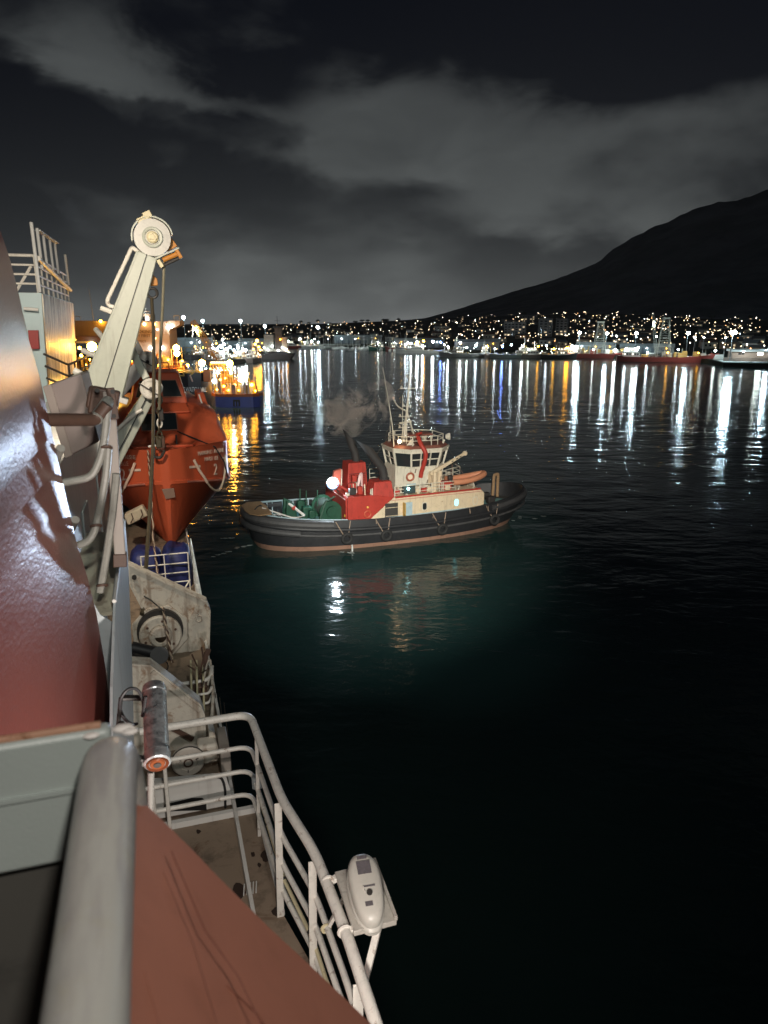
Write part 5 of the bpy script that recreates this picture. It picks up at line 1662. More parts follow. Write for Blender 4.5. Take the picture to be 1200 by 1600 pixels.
def oval(mb, x, y, z, w, h, d):
    r = []
    for k in range(16):
        a = 2 * math.pi * k / 16
        r.append((x + math.copysign(abs(math.cos(a)) ** .6, math.cos(a)) * w / 2, y, z + math.copysign(abs(math.sin(a)) ** .6, math.sin(a)) * h / 2))
    mb.prism(r, (0, d, 0))
    return mb


for x, z, mt_ in ((1.5, 3.45, TGL), (5.3, 3.55, glow('port_cyan', (.35, .95, .95), 2.2)), (7.6, 3.55, CREAM)):
    f = oval(MB(), x, -4.01, z, .62, .92, -.06).build('porthole', TWH, tug, smooth=0)
    oval(MB(), x, -4.07, z, .46, .74, -.012).build('pane', mt_, f, smooth=0)
for x in (3.2, 6.6, 7.9):
    MB().bar((x, -4.06, 4.05), (x + .6, -4.06, 3.95), .04, .03).build('grab_handle', TWH, tug)
lbu = thing('tug_lifebuoy', 'orange lifebuoy ring on the red casing side of the tug', 'lifebuoy', (-5.6, -4.1, 3.2), TUG_M)
MB().torus((-5.0, -4.10, 3.2), (0, 1, 0), .34, .085, 20, 8).build('ring', paint('buoy_ring_red', (.55, .10, .05), .5), lbu)
MB().ball((-5.0, -4.12, 3.95), .16, 1).build('lamp', paint('lamp_amber', (.8, .40, .06), .4), lbu)

# red casings, louvres, funnels
MB().loft([[Vector(p) for p in ((-4.4, -4.0, 4.7), (-1.95, -4.0, 4.7), (-1.95, -1.4, 4.7), (-4.4, -1.4, 4.7))], [Vector(p) for p in ((-4.0, -3.5, 6.4), (-2.1, -3.5, 6.4), (-2.1, -1.7, 6.4), (-4.0, -1.7, 6.4))]]).build('funnel_casing', TRED, tug, smooth=0, bev=.06)
MB().loft([[Vector(p) for p in ((-5.4, 1.4, 4.7), (-3.0, 1.4, 4.7), (-3.0, 3.8, 4.7), (-5.4, 3.8, 4.7))], [Vector(p) for p in ((-5.2, 1.5, 7.6), (-3.2, 1.5, 7.6), (-3.2, 3.6, 7.6), (-5.2, 3.6, 7.6))]]).build('funnel_casing', TRED, tug, smooth=0, bev=.05)
for k in range(6):
    MB().box((-4.2, 1.42, 5.3 + k * .22), (1.9, .08, .09)).build('louvre_slat', paint('red_dark', (.16, .02, .016), .6), tug, smooth=0)
MB().prism([(-7.3, 1.2, 5.1), (-6.3, 1.2, 5.1), (-6.1, 1.2, 7.1), (-6.9, 1.2, 6.9)], (0, .5, 0)).build('fin_plate', paint('red_faded', (.66, .16, .11), .5), tug, bev=.03)
MB().bar((-6.2, 1.1, 5.0), (-6.1, 1.1, 7.1), .10, .10).build('fin_post', TWH, tug)
for (x, y, z), (x2, z2), r in (((-2.5, -2.4, 6.3), (-4.3, 10.4), .46), ((-3.9, 2.6, 7.3), (-4.6, 10.5), .44)):
    pts = [Vector((x, y, z)), Vector((x - .15, y, z + 1.2)), Vector((x + (x2 - x) * .45, y, z + (z2 - z) * .5)), Vector((x2 + .15, y, z2 - .9))]
    f = fillet(pts, .6, 5)
    mb = MB().tube(f, r, 16)
    # slanted mouth
    d = (f[-1] - f[-2]).normalized()
    ring = []
    top_ = f[-1]
    nx = Vector((d.z, 0, -d.x))
    rg0 = [top_ + (nx * math.cos(2 * math.pi * k / 16) + Vector((0, 1, 0)) * math.sin(2 * math.pi * k / 16)) * r for k in range(16)]
    rg1 = [p + d * (.95 - .95 * ((p - top_).dot(nx)) / r) for p in rg0]
    mb.loft([rg0, rg1], caps=False)
    mb.build('exhaust_stack', SOOT, tug, smooth=50)
    MB().lathe([(r + .05, -.1), (r + .09, 0), (r + .09, .25), (r + .02, .3)], pts[0], (0, 0, 1), 16).build('stack_collar', TRED if y > 0 else SOOT, tug)
# clutter between the casings: tow gear, pipes
for k, (x, y, z, sx, sy, sz, m_) in enumerate(((-6.3, -3.0, 5.5, .7, .6, .7, DARK), (-5.4, -2.8, 5.5, .5, .5, .9, TRED), (-5.9, -1.6, 5.7, .9, .5, .8, TRED), (-5.2, -.6, 5.6, .6, .6, .6, TWH), (-4.9, .6, 6.0, .5, .6, .9, TRED))):
    MB().box((x, y, z), (sx, sy, sz)).build('deck_gear', m_, tug, bev=.08)
MB().tube(fillet([(-5.6, -2.4, 5.1), (-5.2, -2.2, 7.0), (-4.9, -2.0, 7.2), (-4.9, -2.0, 5.2)], .2, 3), .12, 8).build('hook_frame', paint('pink_white', (.75, .5, .48), .4), tug)
MB().tube([(-5.7, -2.6, 5.2), (-5.1, -2.3, 6.9)], .09, 8).build('hook_frame', MATS['pink_white'], tug)
MB().tube(fillet([(-7.5, -1.2, 5.9), (-6.8, -1.4, 5.6), (-6.0, -1.6, 5.0)], .3, 3), .16, 8).build('lamp_arm', TRED, tug)
for k in range(7):
    MB().box((-7.19, -3.3 + k * .95, 4.75), (.05, .7, .10)).build('vent_strip', paint('pink_white', (.75, .5, .48), .4), tug, smooth=0)
MB().tube([(-7.2, -3.7, 2), (-7.2, -3.7, 5.0)], .10, 8).build('corner_pipe', TRED, tug)
MB().ball((-7.0, -3.6, 5.35), .22, 2).build('lamp_dome', TWH, tug)
MB().torus((-7.22, -3.2, 3.0), (1, 0, 0), .14, .05, 12, 6).build('hose_ring', paint('hose_yellow', (.6, .35, .05), .5), tug)

# wheelhouse
def octo(x0, x1, hw, ch, z):
    return [Vector(p) for p in ((x0 + ch, -hw, z), (x1 - ch, -hw, z), (x1, -hw + ch, z), (x1, hw - ch, z), (x1 - ch, hw, z), (x0 + ch, hw, z), (x0, hw - ch, z), (x0, -hw + ch, z))]
b0, b1 = octo(-1.0, 4.6, 2.6, .9, 4.75), octo(-.9, 4.8, 2.7, 1.1, 7.35)
MB().loft([b0, b1]).build('wheelhouse_base', TWH, tug, smooth=0)
g0, g1 = octo(-.75, 4.8, 2.7, 1.25, 7.35), octo(-1.15, 5.3, 3.1, 1.45, 9.45)
g0i = [p.lerp(Vector((2.05, 0, p.z)), .06) for p in g0]
g1i = [p.lerp(Vector((2.05, 0, p.z)), .06) for p in g1]
MB().loft([g0i, g1i]).build('wheelhouse_glass', TGL, tug, smooth=0)
for i in range(8):
    a0, a1 = g0[i], g0[(i + 1) % 8]
    c0, c1 = g1[i], g1[(i + 1) % 8]
    MB().bar(a0, c0, .20, .20).build('corner_post', TWH, tug, bev=.03)
    MB().bar(a0.lerp(c0, .03), a1.lerp(c1, .03), .16, .26).build('window_sill', TWH, tug, smooth=0)
    MB().bar(a0.lerp(c0, .90), a1.lerp(c1, .90), .14, .42).build('window_head', TWH, tug, smooth=0)
    Lw = (a1 - a0).length
    nm_ = 2 if Lw > 3 else (1 if Lw > 2.6 else 0)
    for k in range(nm_):
        f = (k + 1) / (nm_ + 1)
        MB().bar(a0.lerp(a1, f), c0.lerp(c1, f), .11, .11).build('mullion', TWH, tug, smooth=0)
    if Lw > 2.6:
        MB().bar(a0.lerp(c0, .46), a1.lerp(c1, .46), .09, .10).build('transom', TWH, tug, smooth=0)
    MB().bar(a0.lerp(a1, .15).lerp(c0.lerp(c1, .15), .985), a0.lerp(a1, .85).lerp(c0.lerp(c1, .85), .985), .05, .22).build('eyebrow_window', TGL, tug, smooth=0)
rf0, rf1 = octo(-1.25, 5.4, 3.2, 1.5, 9.45), octo(-.9, 5.05, 2.85, 1.4, 9.8)
MB().loft([rf0, rf1]).build('wheelhouse_roof', paint('roof_red_brown', (.22, .085, .06), .5, var=.3), tug, smooth=0)
MB().loft([[p + Vector((0, 0, -.02)) for p in octo(-1.3, 5.45, 3.25, 1.5, 9.40)], octo(-1.3, 5.45, 3.25, 1.5, 9.52)]).build('roof_edge', TWH, tug, smooth=0)
MB().box((.4, -1.0, 8.3), (.5, .5, 1.1)).build('console', TBLU, tug, bev=.05)
lby = thing('tug_lifebuoy', 'lit lifebuoy ring on the white wheelhouse wall of the tug', 'lifebuoy', (.1, -2.75, 6.4), TUG_M)
MB().torus((.35, -2.76, 6.5), (0, 1, 0), .40, .11, 22, 8).build('ring', paint('buoy_ring_rust', (.36, .10, .05), .5), lby)
MB().cyl((.35, -2.70, 6.5), (.35, -2.74, 6.5), .30, 16).build('disc', paint('disc_cream', (.85, .72, .55), .5), lby)
MB().box((.5, -2.74, 5.3), (1.0, .12, .9)).build('locker', TBLU, tug, bev=.03)
MB().box((1.6, -2.78, 6.4), (.5, .14, .8)).build('vent_box', TWH, tug, bev=.03)
MB().box((3.3, -2.7, 6.0), (1.6, .2, 1.9)).build('crane_pedestal', CREAM, tug, bev=.04)
for k, (x, z) in enumerate(((2.4, 6.6), (2.3, 5.6), (4.1, 6.8), (.9, 6.9), (1.2, 5.9), (3.9, 5.9))):
    MB().tube([(x, -2.78, z), (x + .1, -2.8, z + .45)], .05, 6).build('pipe_clip', BROWN if k % 2 else TWH, tug)
# red fire line up the wheelhouse side
MB().tube(fillet([(1.5, -2.9, 6.4), (1.55, -3.0, 7.0), (1.75, -3.45, 8.3), (1.8, -3.6, 9.2), (1.35, -3.35, 9.9), (1.3, -2.6, 10.7)], .5, 4), .24, 10).build('fire_main', TRED, tug, smooth=60)
MB().tube([(1.45, -2.9, 6.5), (1.5, -2.9, 5.3)], .16, 8).build('fire_main_foot', TWH, tug)
MB().tube(fillet([(1.3, -2.6, 10.6), (1.4, -1.9, 10.9), (2.1, -1.6, 11.0)], .2, 3), .15, 8).build('monitor', TRED, tug)
# roof rails and gear
for z in (10.3, 10.75):
    MB().tube(octo(-.5, 4.8, 2.6, 1.2, z), .045, 6, closed=True).build('roof_rail', TWH, tug)
for p in octo(-.5, 4.8, 2.6, 1.2, 9.75) + [Vector((.6, -2.7, 9.8)), Vector((2.8, -2.7, 9.8)), Vector((.6, 2.7, 9.8)), Vector((2.8, 2.7, 9.8))]:
    MB().tube([p, p + Vector((0, 0, 1.0))], .045, 6).build('rail_post', TWH, tug)
MB().tube([(4.2, -2.6, 9.9), (4.4, -2.6, 10.3)], .1, 6).build('searchlight_stem', TWH, tug)
MB().lathe([(.22, -.25), (.36, .05), (.36, .25), (.05, .28)], (4.8, -2.6, 10.6), (1, -.5, .1), 16).build('searchlight', TWH, tug)
MB().lathe([(.3, 0), (.3, .5), (.1, .6)], (3.4, .5, 9.85), (0, 0, 1), 14).build('vent', TWH, tug)
MB().box((2.6, .3, 10.6), (2.8, 1.6, .2)).build('bridge_table', MATS['roof_red_brown'], tug, bev=.03)
for x, y in ((1.4, -.3), (3.8, -.3), (1.4, .9), (3.8, .9)):
    MB().tube([(x, y, 9.8), (x, y, 10.55)], .06, 6).build('table_leg', TWH, tug)
MB().ball((-.7, -2.2, 10.3), .19, 2).build('roof_lamp', glow('roof_amber', (1.0, .62, .30), 25), tug)
MB().prism([(.1, -2.3, 9.85), (1.0, -2.3, 9.85), (.7, -2.3, 10.5)], (0, .1, 0)).build('wedge_plate', TWH, tug)
# mast
MB().tube([(.7, 0, 9.8), (1.1, 0, 13.5), (1.4, 0, 17.5)], [.16, .12, .05], 8).build('mast', TWH, tug)
for (ax_, ay_) in ((1.1, .8), (1.1, -.8), (2.6, 0)):
    MB().tube([(ax_ - .4, ay_, 9.8), (1.05, 0, 13.2)], .07, 6).build('mast_leg', TWH, tug)
for z, w in ((11.4, 1.5), (12.6, 1.7), (13.7, 1.2), (15.6, 1.9), (16.8, .9)):
    xo = .7 + (z - 9.8) * .108 if z < 13.5 else 1.1 + (z - 13.5) * .075
    MB().tube([(xo - w * .6, -.3, z + .1), (xo + w * .5, .3, z)], .05, 6).build('yard', TWH, tug)
    MB().ball((xo - w * .5, -.25, z + .25), .13, 1).build('mast_light', TWH, tug)
for k in range(16):
    z = 10.2 + k * .5
    xo = .7 + (z - 9.8) * .108 if z < 13.5 else 1.1 + (z - 13.5) * .075
    MB().tube([(xo + .1, -.18, z), (xo + .4, -.18, z)], .03, 4).build('mast_rung', TWH, tug)
MB().bar((.0, -.5, 12.0), (1.8, .5, 12.0), .14, .18).build('radar_scanner', TWH, tug)
MB().tube(fillet([(-.6, -.2, 14.6), (-.1, -.1, 13.8), (1.0, 0, 13.2)], .3, 4), .06, 6).build('light_bracket', TWH, tug)
MB().ball((-.6, -.2, 14.7), .16, 1).build('lantern', paint('lantern_pink', (.8, .6, .5), .4), tug)
MB().tube([(.3, -.6, 9.8), (.3, -.6, 15.0)], .04, 5).build('stay_pole', TWH, tug)
MB().tube([(-1.0, -1.4, 9.5), (-1.2, -1.4, 12), (-2.2, -1.2, 18.0)], [.07, .05, .025], 6).build('whip_antenna', TWH, tug)
MB().tube([(-.3, 1.5, 9.8), (-.3, 1.5, 12.4)], .04, 6).build('whip_antenna', TWH, tug)
# crane boom
MB().bar((2.5, -3.2, 6.75), (6.6, -3.2, 8.75), .30, .42, w2=.22, h2=.28).build('crane_boom', CREAM, tug, bev=.04)
MB().cyl((6.6, -3.35, 8.75), (6.6, -3.05, 8.75), .24, 12).build('boom_head', CREAM, tug)
for f in (.62, .75, .86):
    p = Vector((2.5, -3.2, 6.75)).lerp(Vector((6.6, -3.2, 8.75)), f) + Vector((0, -.17, 0))
    MB().box(p, (.22, .03, .10), Matrix.Rotation(-.45, 3, 'Y')).build('boom_hole', DARK, tug, smooth=0)
MB().cyl((3.0, -3.2, 4.8), (3.0, -3.2, 6.9), .32, 14).build('crane_post', CREAM, tug)
# upper deck rails
def railing(parent, pts, z0, h, n, nb=3, r=.045, m_=None):
    m_ = m_ or TWH
    for k in range(nb):
        MB().tube([(x, y, z0 + h * (k + 1) / nb + dz) for x, y, dz in pts], r, 6).build('rail', m_, parent)
    for (xa, ya, da), (xb, yb, db) in zip(pts, pts[1:]):
        L_ = math.hypot(xb - xa, yb - ya)
        c = max(1, int(L_ / n))
        for k in range(c + 1):
            f = k / c
            x, y, dz = xa + (xb - xa) * f, ya + (yb - ya) * f, da + (db - da) * f
            MB().tube([(x, y, z0 + dz), (x, y, z0 + dz + h)], r, 5).build('rail_post', m_, parent)
railing(tug, [(-1.9, -3.85, 0), (5.2, -3.85, .12)], 4.75, 1.05, 1.3)
railing(tug, [(4.6, -.9, .1), (8.3, 1.2, .1), (8.4, 3.6, .1), (-1.9, 3.85, 0)], 4.8, 1.5, 1.3)
MB().box((-.2, -3.7, 5.35), (1.4, .4, .8)).build('life_raft_locker', paint('locker_dark', (.04, .06, .06), .5), tug, bev=.06)
MB().ball((-.35, -3.95, 5.5), .13, 2).build('cyan_lamp', glow('cyan_lamp', (.5, 1.0, 1.0), 30), tug)
for x in (-1.5, .9, 1.6, 2.3, 4.4):
    MB().box((x, -3.5, 5.2), (.6, .4, .55)).build('deck_box', TRED if x in (-1.5, 1.6) else CREAM, tug, bev=.05)
MB().box((4.4, -3.2, 5.4), (1.0, .8, .9)).build('red_box', TRED, tug, bev=.05)
MB().tube([(7.0, .8, 4.9), (7.2, .8, 7.4)], .06, 6).build('boat_derrick', BROWN, tug)
for q2 in ((6.6, .4, 5.2), (8.6, .2, 5.3)):
    MB().tube([(7.2, .8, 7.3), q2], .035, 5).build('derrick_stay', BROWN, tug)
MB().box((7.0, 1.2, 5.6), (.7, .6, .5)).build('white_cover', TWH, tug, bev=.12)
# inflatable boat on its cradle
rib = thing('inflatable_boat', 'orange inflatable boat lying on a cradle on the forward deckhouse of the tug', 'inflatable boat', (7, -2.9, 5.0), TUG_M)
RO = paint('rib_orange', (.62, .26, .14), .55, var=.2, scale=2)
RI = paint('rib_inside', (.45, .06, .03), .5)
tube_ = [(5.0, -3.75, 5.75), (6.0, -3.85, 5.75), (7.2, -3.8, 5.85), (8.3, -3.5, 6.02), (9.1, -3.05, 6.2), (9.35, -2.75, 6.25), (9.1, -2.45, 6.2), (8.3, -2.1, 6.02), (7.2, -1.9, 5.85), (6.0, -1.85, 5.75), (5.0, -1.9, 5.75)]
MB().tube(fillet(tube_, .5, 3), .33, 12).build('tube', RO, rib, smooth=60)
MB().loft([[Vector((x, -2.8 - w, z)), Vector((x, -2.8, z - .45)), Vector((x, -2.8 + w, z)), Vector((x, -2.8, z + .05))] for x, w, z in ((5.0, .9, 5.65), (6.5, .9, 5.65), (8.2, .7, 5.8), (9.1, .1, 6.1))]).build('floor', RI, rib, smooth=0)
MB().box((5.1, -2.8, 6.0), (.5, .5, .7)).build('outboard_motor', DARK, rib, bev=.08)
for x in (5.8, 7.6):
    MB().bar((x, -3.7, 5.2), (x, -2.0, 5.2), .12, .3).build('cradle', TWH, rib, smooth=0)
    for y in (-3.5, -2.2):
        MB().tube([(x, y, 4.8), (x, y, 5.5)], .07, 6).build('cradle_leg', TWH, rib)

# towing winch and aft winch (green)
wn = thing('towing_winch', 'big green towing winch on the after deck beneath the dazzling floodlight', 'winch', (-8.4, 0, 1.9), TUG_M)
for y in (-1.9, 1.3):
    ring = [Vector((-8.3 + math.cos(R(a)) * 1.25, y, 3.15 + math.sin(R(a)) * 1.25)) for a in range(-20, 201, 20)] + [Vector((-9.7, y, 1.9)), Vector((-6.9, y, 1.9))]
    MB().prism(ring, (0, .25, 0)).build('side_frame', TGRN, wn, bev=.04)
MB().cyl((-8.3, -1.6, 3.15), (-8.3, 1.3, 3.15), .95, 24).build('drum', paint('drum_rope', (.10, .12, .10), .8, var=.4, scale=9), wn)
MB().cyl((-8.3, -2.3, 3.3), (-8.3, -1.9, 3.3), .55, 18).build('brake', TGRN, wn)
MB().tube([(-9.6, -2.1, 2.6), (-8.9, -2.1, 4.5), (-7.9, -2.1, 4.9)], .10, 6).build('brake_arm', TGRN, wn)
for k, (x, y, z, s_) in enumerate(((-10.4, .2, 2.9, 1.0), (-10.7, 1.5, 3.4, .8), (-11.0, -.6, 2.6, .7), (-10.2, -1.2, 3.0, .7))):
    MB().box((x, y, z), (s_, s_ * .9, s_ * 1.3)).build('gearbox', TGRN, wn, bev=.12)
for x, y in ((-10.4, .3), (-10.8, 1.4), (-9.2, .2)):
    MB().tube([(x, y, 3.4), (x + .05, y, 5.2)], .06, 6).build('lever', TGRN, wn)
w3 = thing('capstan_winch', 'small green capstan frame standing alone near the tug blunt end', 'winch', (-12.3, 0, 2.1), TUG_M)
MB().prism([(-12.9, -.6, 2.1), (-11.5, -.6, 2.1), (-11.9, -.6, 4.1), (-12.7, -.6, 4.5)], (0, .35, 0)).build('side_frame', TGRN, w3, bev=.1)
MB().prism([(-12.9, .8, 2.1), (-11.5, .8, 2.1), (-11.9, .8, 4.1), (-12.7, .8, 4.5)], (0, .35, 0)).build('side_frame', TGRN, w3, bev=.1)
MB().cyl((-12.2, -.3, 3.1), (-12.2, .8, 3.1), .5, 18).build('drum', TGRN, w3)
MB().tube([(-12.5, -.5, 4.2), (-11.0, -1.2, 2.9)], .14, 8).build('tow_rope', paint('rope_white', (.75, .72, .68), .8), w3)
MB().ball((-12.0, -.7, 3.7), .25, 2).build('rope_eye', paint('rope_red', (.5, .06, .04), .6), w3)

# dazzling work lamp
fl = thing('work_floodlight', 'dazzling white floodlight on a short post aft of the tug red casing', 'floodlight', (-7.9, -.9, 5), TUG_M)
MB().tube([(-7.0, -1.0, 5.0), (-7.7, -.95, 5.7)], .08, 6).build('bracket', DARK, fl)
ldir = (TUG_M.to_3x3().inverted() @ (Vector((0, 0, CAM_H)) - (TUG_M @ Vector((-7.8, -1.0, 6.0))))).normalized()
ldir = (ldir + Vector((0, 0, .20))).normalized()
lc = Vector((-7.8, -1.0, 6.0))
MB().lathe([(.10, -.35), (.50, -.12), (.66, 0), (.68, .42), (.65, .42), (.645, .02), (.40, .0)], lc, ldir, 24, caps=False).build('housing', DARK, fl)
MB().lathe([(.42, .10), (.25, .16), (.001, .18)], lc, ldir, 24, caps=False).build('lamp', glow('tug_flood', (.74, .90, 1.0), 600), fl)
MB().lathe([(.64, .20), (.52, .12), (.42, .08)], lc, ldir, 28, caps=False).build('halo_ring', glow('tug_halo', (.42, .66, 1.0), 1.6), fl)  # glowing blue ring added as the lamp's halo

# bow fittings
MB().tube(fillet([(12.9, 1.4, 2.3), (13.0, 1.4, 5.0), (13.6, 1.5, 5.1), (13.6, 1.5, 2.3)], .2, 3), .18, 8).build('staple_bollard', TBRN, tug)
for x, y in ((10.5, .5), (11.4, -.8), (11.8, 1.2)):
    MB().box((x, y, 2.6), (.9, .7, .8)).build('deck_fitting', DARK, tug, bev=.08)
MB().bar((9.4, -3.4, 2.3), (12.4, -2.0, 2.5), .12, .12).build('deck_rail', TBRN, tug)
# tyre fenders on chains
for i, (x, lab) in enumerate(((-7.8, 'tyre fender hanging by two chains below the tug red casing'), (-3.6, 'tyre fender hanging below the dark open door of the tug'),
                              (2.8, 'dim tyre fender hanging below the tug portholes amidships'), (9.6, 'tyre fender hanging nearest the bow of the tug'))):
    yy = min([p.y for p in outline(-17.02, 15.9, 5.78, 0) if abs(p.x - x) < 1.2]) - .22
    z = 1.25 + sheer(x) * .6
    t = thing('tyre_fender', lab, 'tyre', (x, yy, z), TUG_M, 'tyre fenders along the tug side')
    MB().torus((x, yy, z), (0, 1, .05), .46, .20, 24, 10).build('tyre', RUBB, t)
    for xo in (-1.1, .45):
        MB().tube([(x + xo * .35, yy + .02, z + .4), (x + xo, yy + .25, z + 1.75)], .055, 6).build('chain', paint('chain_rust', (.30, .22, .16), .6), t)
# discharge and foam
fo = MB()
rng = random.Random(3)
def foam_strip(mb, pts, w):
    for (x, y), (x2, y2) in zip(pts, pts[1:]):
        for k in range(7):
            f = rng.random()
            cx, cy_ = x + (x2 - x) * f + rng.gauss(0, w), y + (y2 - y) * f + rng.gauss(0, w)
            r_ = rng.uniform(.05, .22)
            mb.add([(cx + math.cos(a) * r_ * rng.uniform(1, 2.2), cy_ + math.sin(a) * r_ * rng.uniform(.4, .8), .03 + .01 * rng.random()) for a in [0, 1.05, 2.1, 3.14, 4.2, 5.2]], [(0, 1, 2, 3, 4, 5)])
p_ = lambda px, py: (px_dir(px, py) * (-CAM_H / px_dir(px, py).z)).xy
foam_strip(fo, [p_(330, 872), p_(352, 864), p_(375, 856), p_(392, 852)], .12)
foam_strip(fo, [p_(345, 842), p_(370, 841)], .10)
foam_strip(fo, [p_(535, 864), p_(552, 865)], .35)
foam_strip(fo, [p_(800, 812), p_(840, 806)], .8)
tag(fo.build('foam', paint('foam_white', (.62, .66, .64), .7), smooth=0), 'thin streaks of white foam on the water behind and beside the tug', None, kind='stuff')
MB().tube(fillet([(-7.3, -5.75, .55), (-7.35, -6.0, .45), (-7.4, -6.1, -.05)], .1, 3), [.09] * 8, 6).build('discharge_water', paint('water_white', (.7, .72, .70), .5), tug)

# exhaust smoke
m, nt, out = new_mat('exhaust_smoke')
tc = N(nt, 'ShaderNodeTexCoord')
n1 = N(nt, 'ShaderNodeTexNoise', ins={'Vector': tc.outputs['Object'], 'Scale': .34, 'Detail': 9.0, 'Roughness': .68, 'Distortion': 1.2})
gr_ = N(nt, 'ShaderNodeVectorMath', operation='LENGTH', ins={0: N(nt, 'ShaderNodeVectorMath', operation='MULTIPLY', ins={0: tc.outputs['Object'], 1: (1 / 5.4, 1 / 2.6, 1 / 3.4)}).outputs[0]}).outputs['Value']
den = M2(nt, 'MULTIPLY', M2(nt, 'SUBTRACT', SMOOTH(nt, n1.outputs[0], .32, .85), M2(nt, 'MULTIPLY', gr_, .50), clamp=True), 2.6)
vol = N(nt, 'ShaderNodeVolumePrincipled', ins={'Color': (.95, .86, .78, 1), 'Density': den, 'Anisotropy': -.1})
nt.links.new(vol.outputs[0], out.inputs['Volume'])
sk = MB().ball((0, 0, 0), 1, 3, (5.4, 2.6, 3.4)).build('smoke', m)
sk.matrix_world = TUG_M @ Matrix.Translation((-4.2, 3.0, 13.6)) @ Matrix.Rotation(R(-12), 4, 'Y')
tag(sk, 'brownish puff of exhaust smoke drifting above the tug stacks', None, kind='stuff')

# ropes, hoses and small gear that crowd the tug's decks
rng = random.Random(77)
for k in range(26):
    x = rng.uniform(-6.9, 4.2); y = rng.uniform(-3.6, -1.6) if x < -4.6 else rng.uniform(-3.8, -3.1)
    z = 5.15 if x < -4.5 else 4.78
    hgt = rng.uniform(.25, 1.2)
    MB().tube([(x, y, z), (x + rng.uniform(-.1, .1), y, z + hgt)], rng.uniform(.04, .09), 6).build('vent_pipe', rng.choice((TWH, TRED, BROWN, CREAM)), tug)
for k in range(5):
    c = Vector((rng.uniform(-15, -9.8), rng.uniform(-3.5, 3.5), 1.95 + sheer(-13) * .5))
    MB().tube([c + Vector((math.cos(a * .5) * (.35 + .02 * a), math.sin(a * .5) * (.35 + .02 * a), .03 * (a % 3))) for a in range(0, 38)], .05, 5).build('rope_coil', rng.choice((MATS['rope_white'], ROPE, CABLE)), tug)
MB().tube(fillet([(-11.0, -1.2, 2.9), (-12.5, -2.6, 3.1), (-15.4, -1.0, 4.1)], .6, 4), .07, 6).build('tow_line', MATS['rope_white'], tug)
for a_, b_ in (((1.4, 0, 17.2), (4.8, 2.0, 9.9)), ((1.4, 0, 17.0), (-.7, 2.2, 9.9)), ((1.3, 0, 15.6), (8.4, 1.0, 6.2)), ((1.1, 0, 13.5), (-4.0, 0, 6.6))):
    MB().tube([a_, b_], .022, 4).build('rigging_wire', WIRE, tug)
for x in (-4.6, -1.2, 1.8, 6.2, 8.4):
    MB().tube([(x, -5.5, 3.0 + sheer(x)), (x, -5.62, 2.5 + sheer(x) * .9)], .05, 5).build('scupper_rope', MATS['chain_rust'], tug)
for x in (-13.5, -10.5, -5.2, -1.0, 4.5, 7.6, 11.0):
    yy = min([p.y for p in outline(-16.6, 15.6, 5.4, 0) if abs(p.x - x) < 1.2]) + .35
    MB().lathe([(.16, 0), (.16, .5), (.24, .52), (.24, .62), (.1, .64)], (x, yy, 1.9 + sheer(x) * .6), n=10).build('bollard', DARK, tug)
# ------------------------------------------------------------------ other vessels
def ship_hull(parent, L, Bm, D, mat, sheer_b=1.2, name='hull', boot=None, deckm=None, rake=1.5):
    """hull with a pointed bow at +x and a rounded transom at -x"""
    st_ = [(-.5, .62), (-.47, .80), (-.35, .97), (-.1, 1.0), (.15, .98), (.30, .82), (.40, .55), (.46, .30), (.5, .03)]
    rg = []
    for f, b in st_:
        x = f * L
        sh_ = sheer_b * max(0, (f - .05) / .45) ** 2 + .25 * sheer_b * max(0, (-f - .2) / .3) ** 2
        rk = rake * max(0, (f - .25) / .25)
        hb_ = Bm / 2 * b
        rg.append([Vector((x, -hb_ * .6, -1)), Vector((x + rk * .1, -hb_ * (.88 if f < .3 else .7), .3)), Vector((x + rk * .7, -hb_, D + sh_ - .05)), Vector((x + rk * .72, -hb_ + .12, D + sh_)),
                   Vector((x + rk * .72, hb_ - .12, D + sh_)), Vector((x + rk * .7, hb_, D + sh_ - .05)), Vector((x + rk * .1, hb_ * (.88 if f < .3 else .7), .3)), Vector((x, hb_ * .6, -1))])
    MB().loft(rg).build(name, mat, parent, smooth=30)
    # bulwark rim
    MB().tube([r[2] + Vector((0, 0, .08)) for r in rg] + [r[5] + Vector((0, 0, .08)) for r in reversed(rg)], .10, 5, closed=True).build('gunwale', boot or mat, parent)


def house(parent, x, y, z, sx, sy, sz, mat, wins=True, lit=.3, rg=None):
    w = MB().box((x, y, z + sz / 2), (sx, sy, sz)).build('deckhouse', mat, parent, bev=.06)
    MB().box((x, y, z + sz + .08), (sx + .5, sy + .5, .16)).build('deckhouse_roof', mat, parent, smooth=0)
    if wins:
        n = max(2, int(sx / 1.6))
        for sg in (-1, 1):
            for k in range(n):
                MB().box((x - sx / 2 + (k + .5) * sx / n, y + sg * (sy / 2 + .02), z + sz * .62), (sx / n * .5, .05, sz * .3)).build('window', WLIT if rg.random() < lit else win_dark, parent, smooth=0)
        m_ = max(2, int(sy / 1.5))
        for sg in (-1, 1):
            for k in range(m_):
                MB().box((x + sg * (sx / 2 + .02), y - sy / 2 + (k + .5) * sy / m_, z + sz * .62), (.05, sy / m_ * .55, sz * .3)).build('window', WLIT if rg.random() < lit else win_dark, parent, smooth=0)


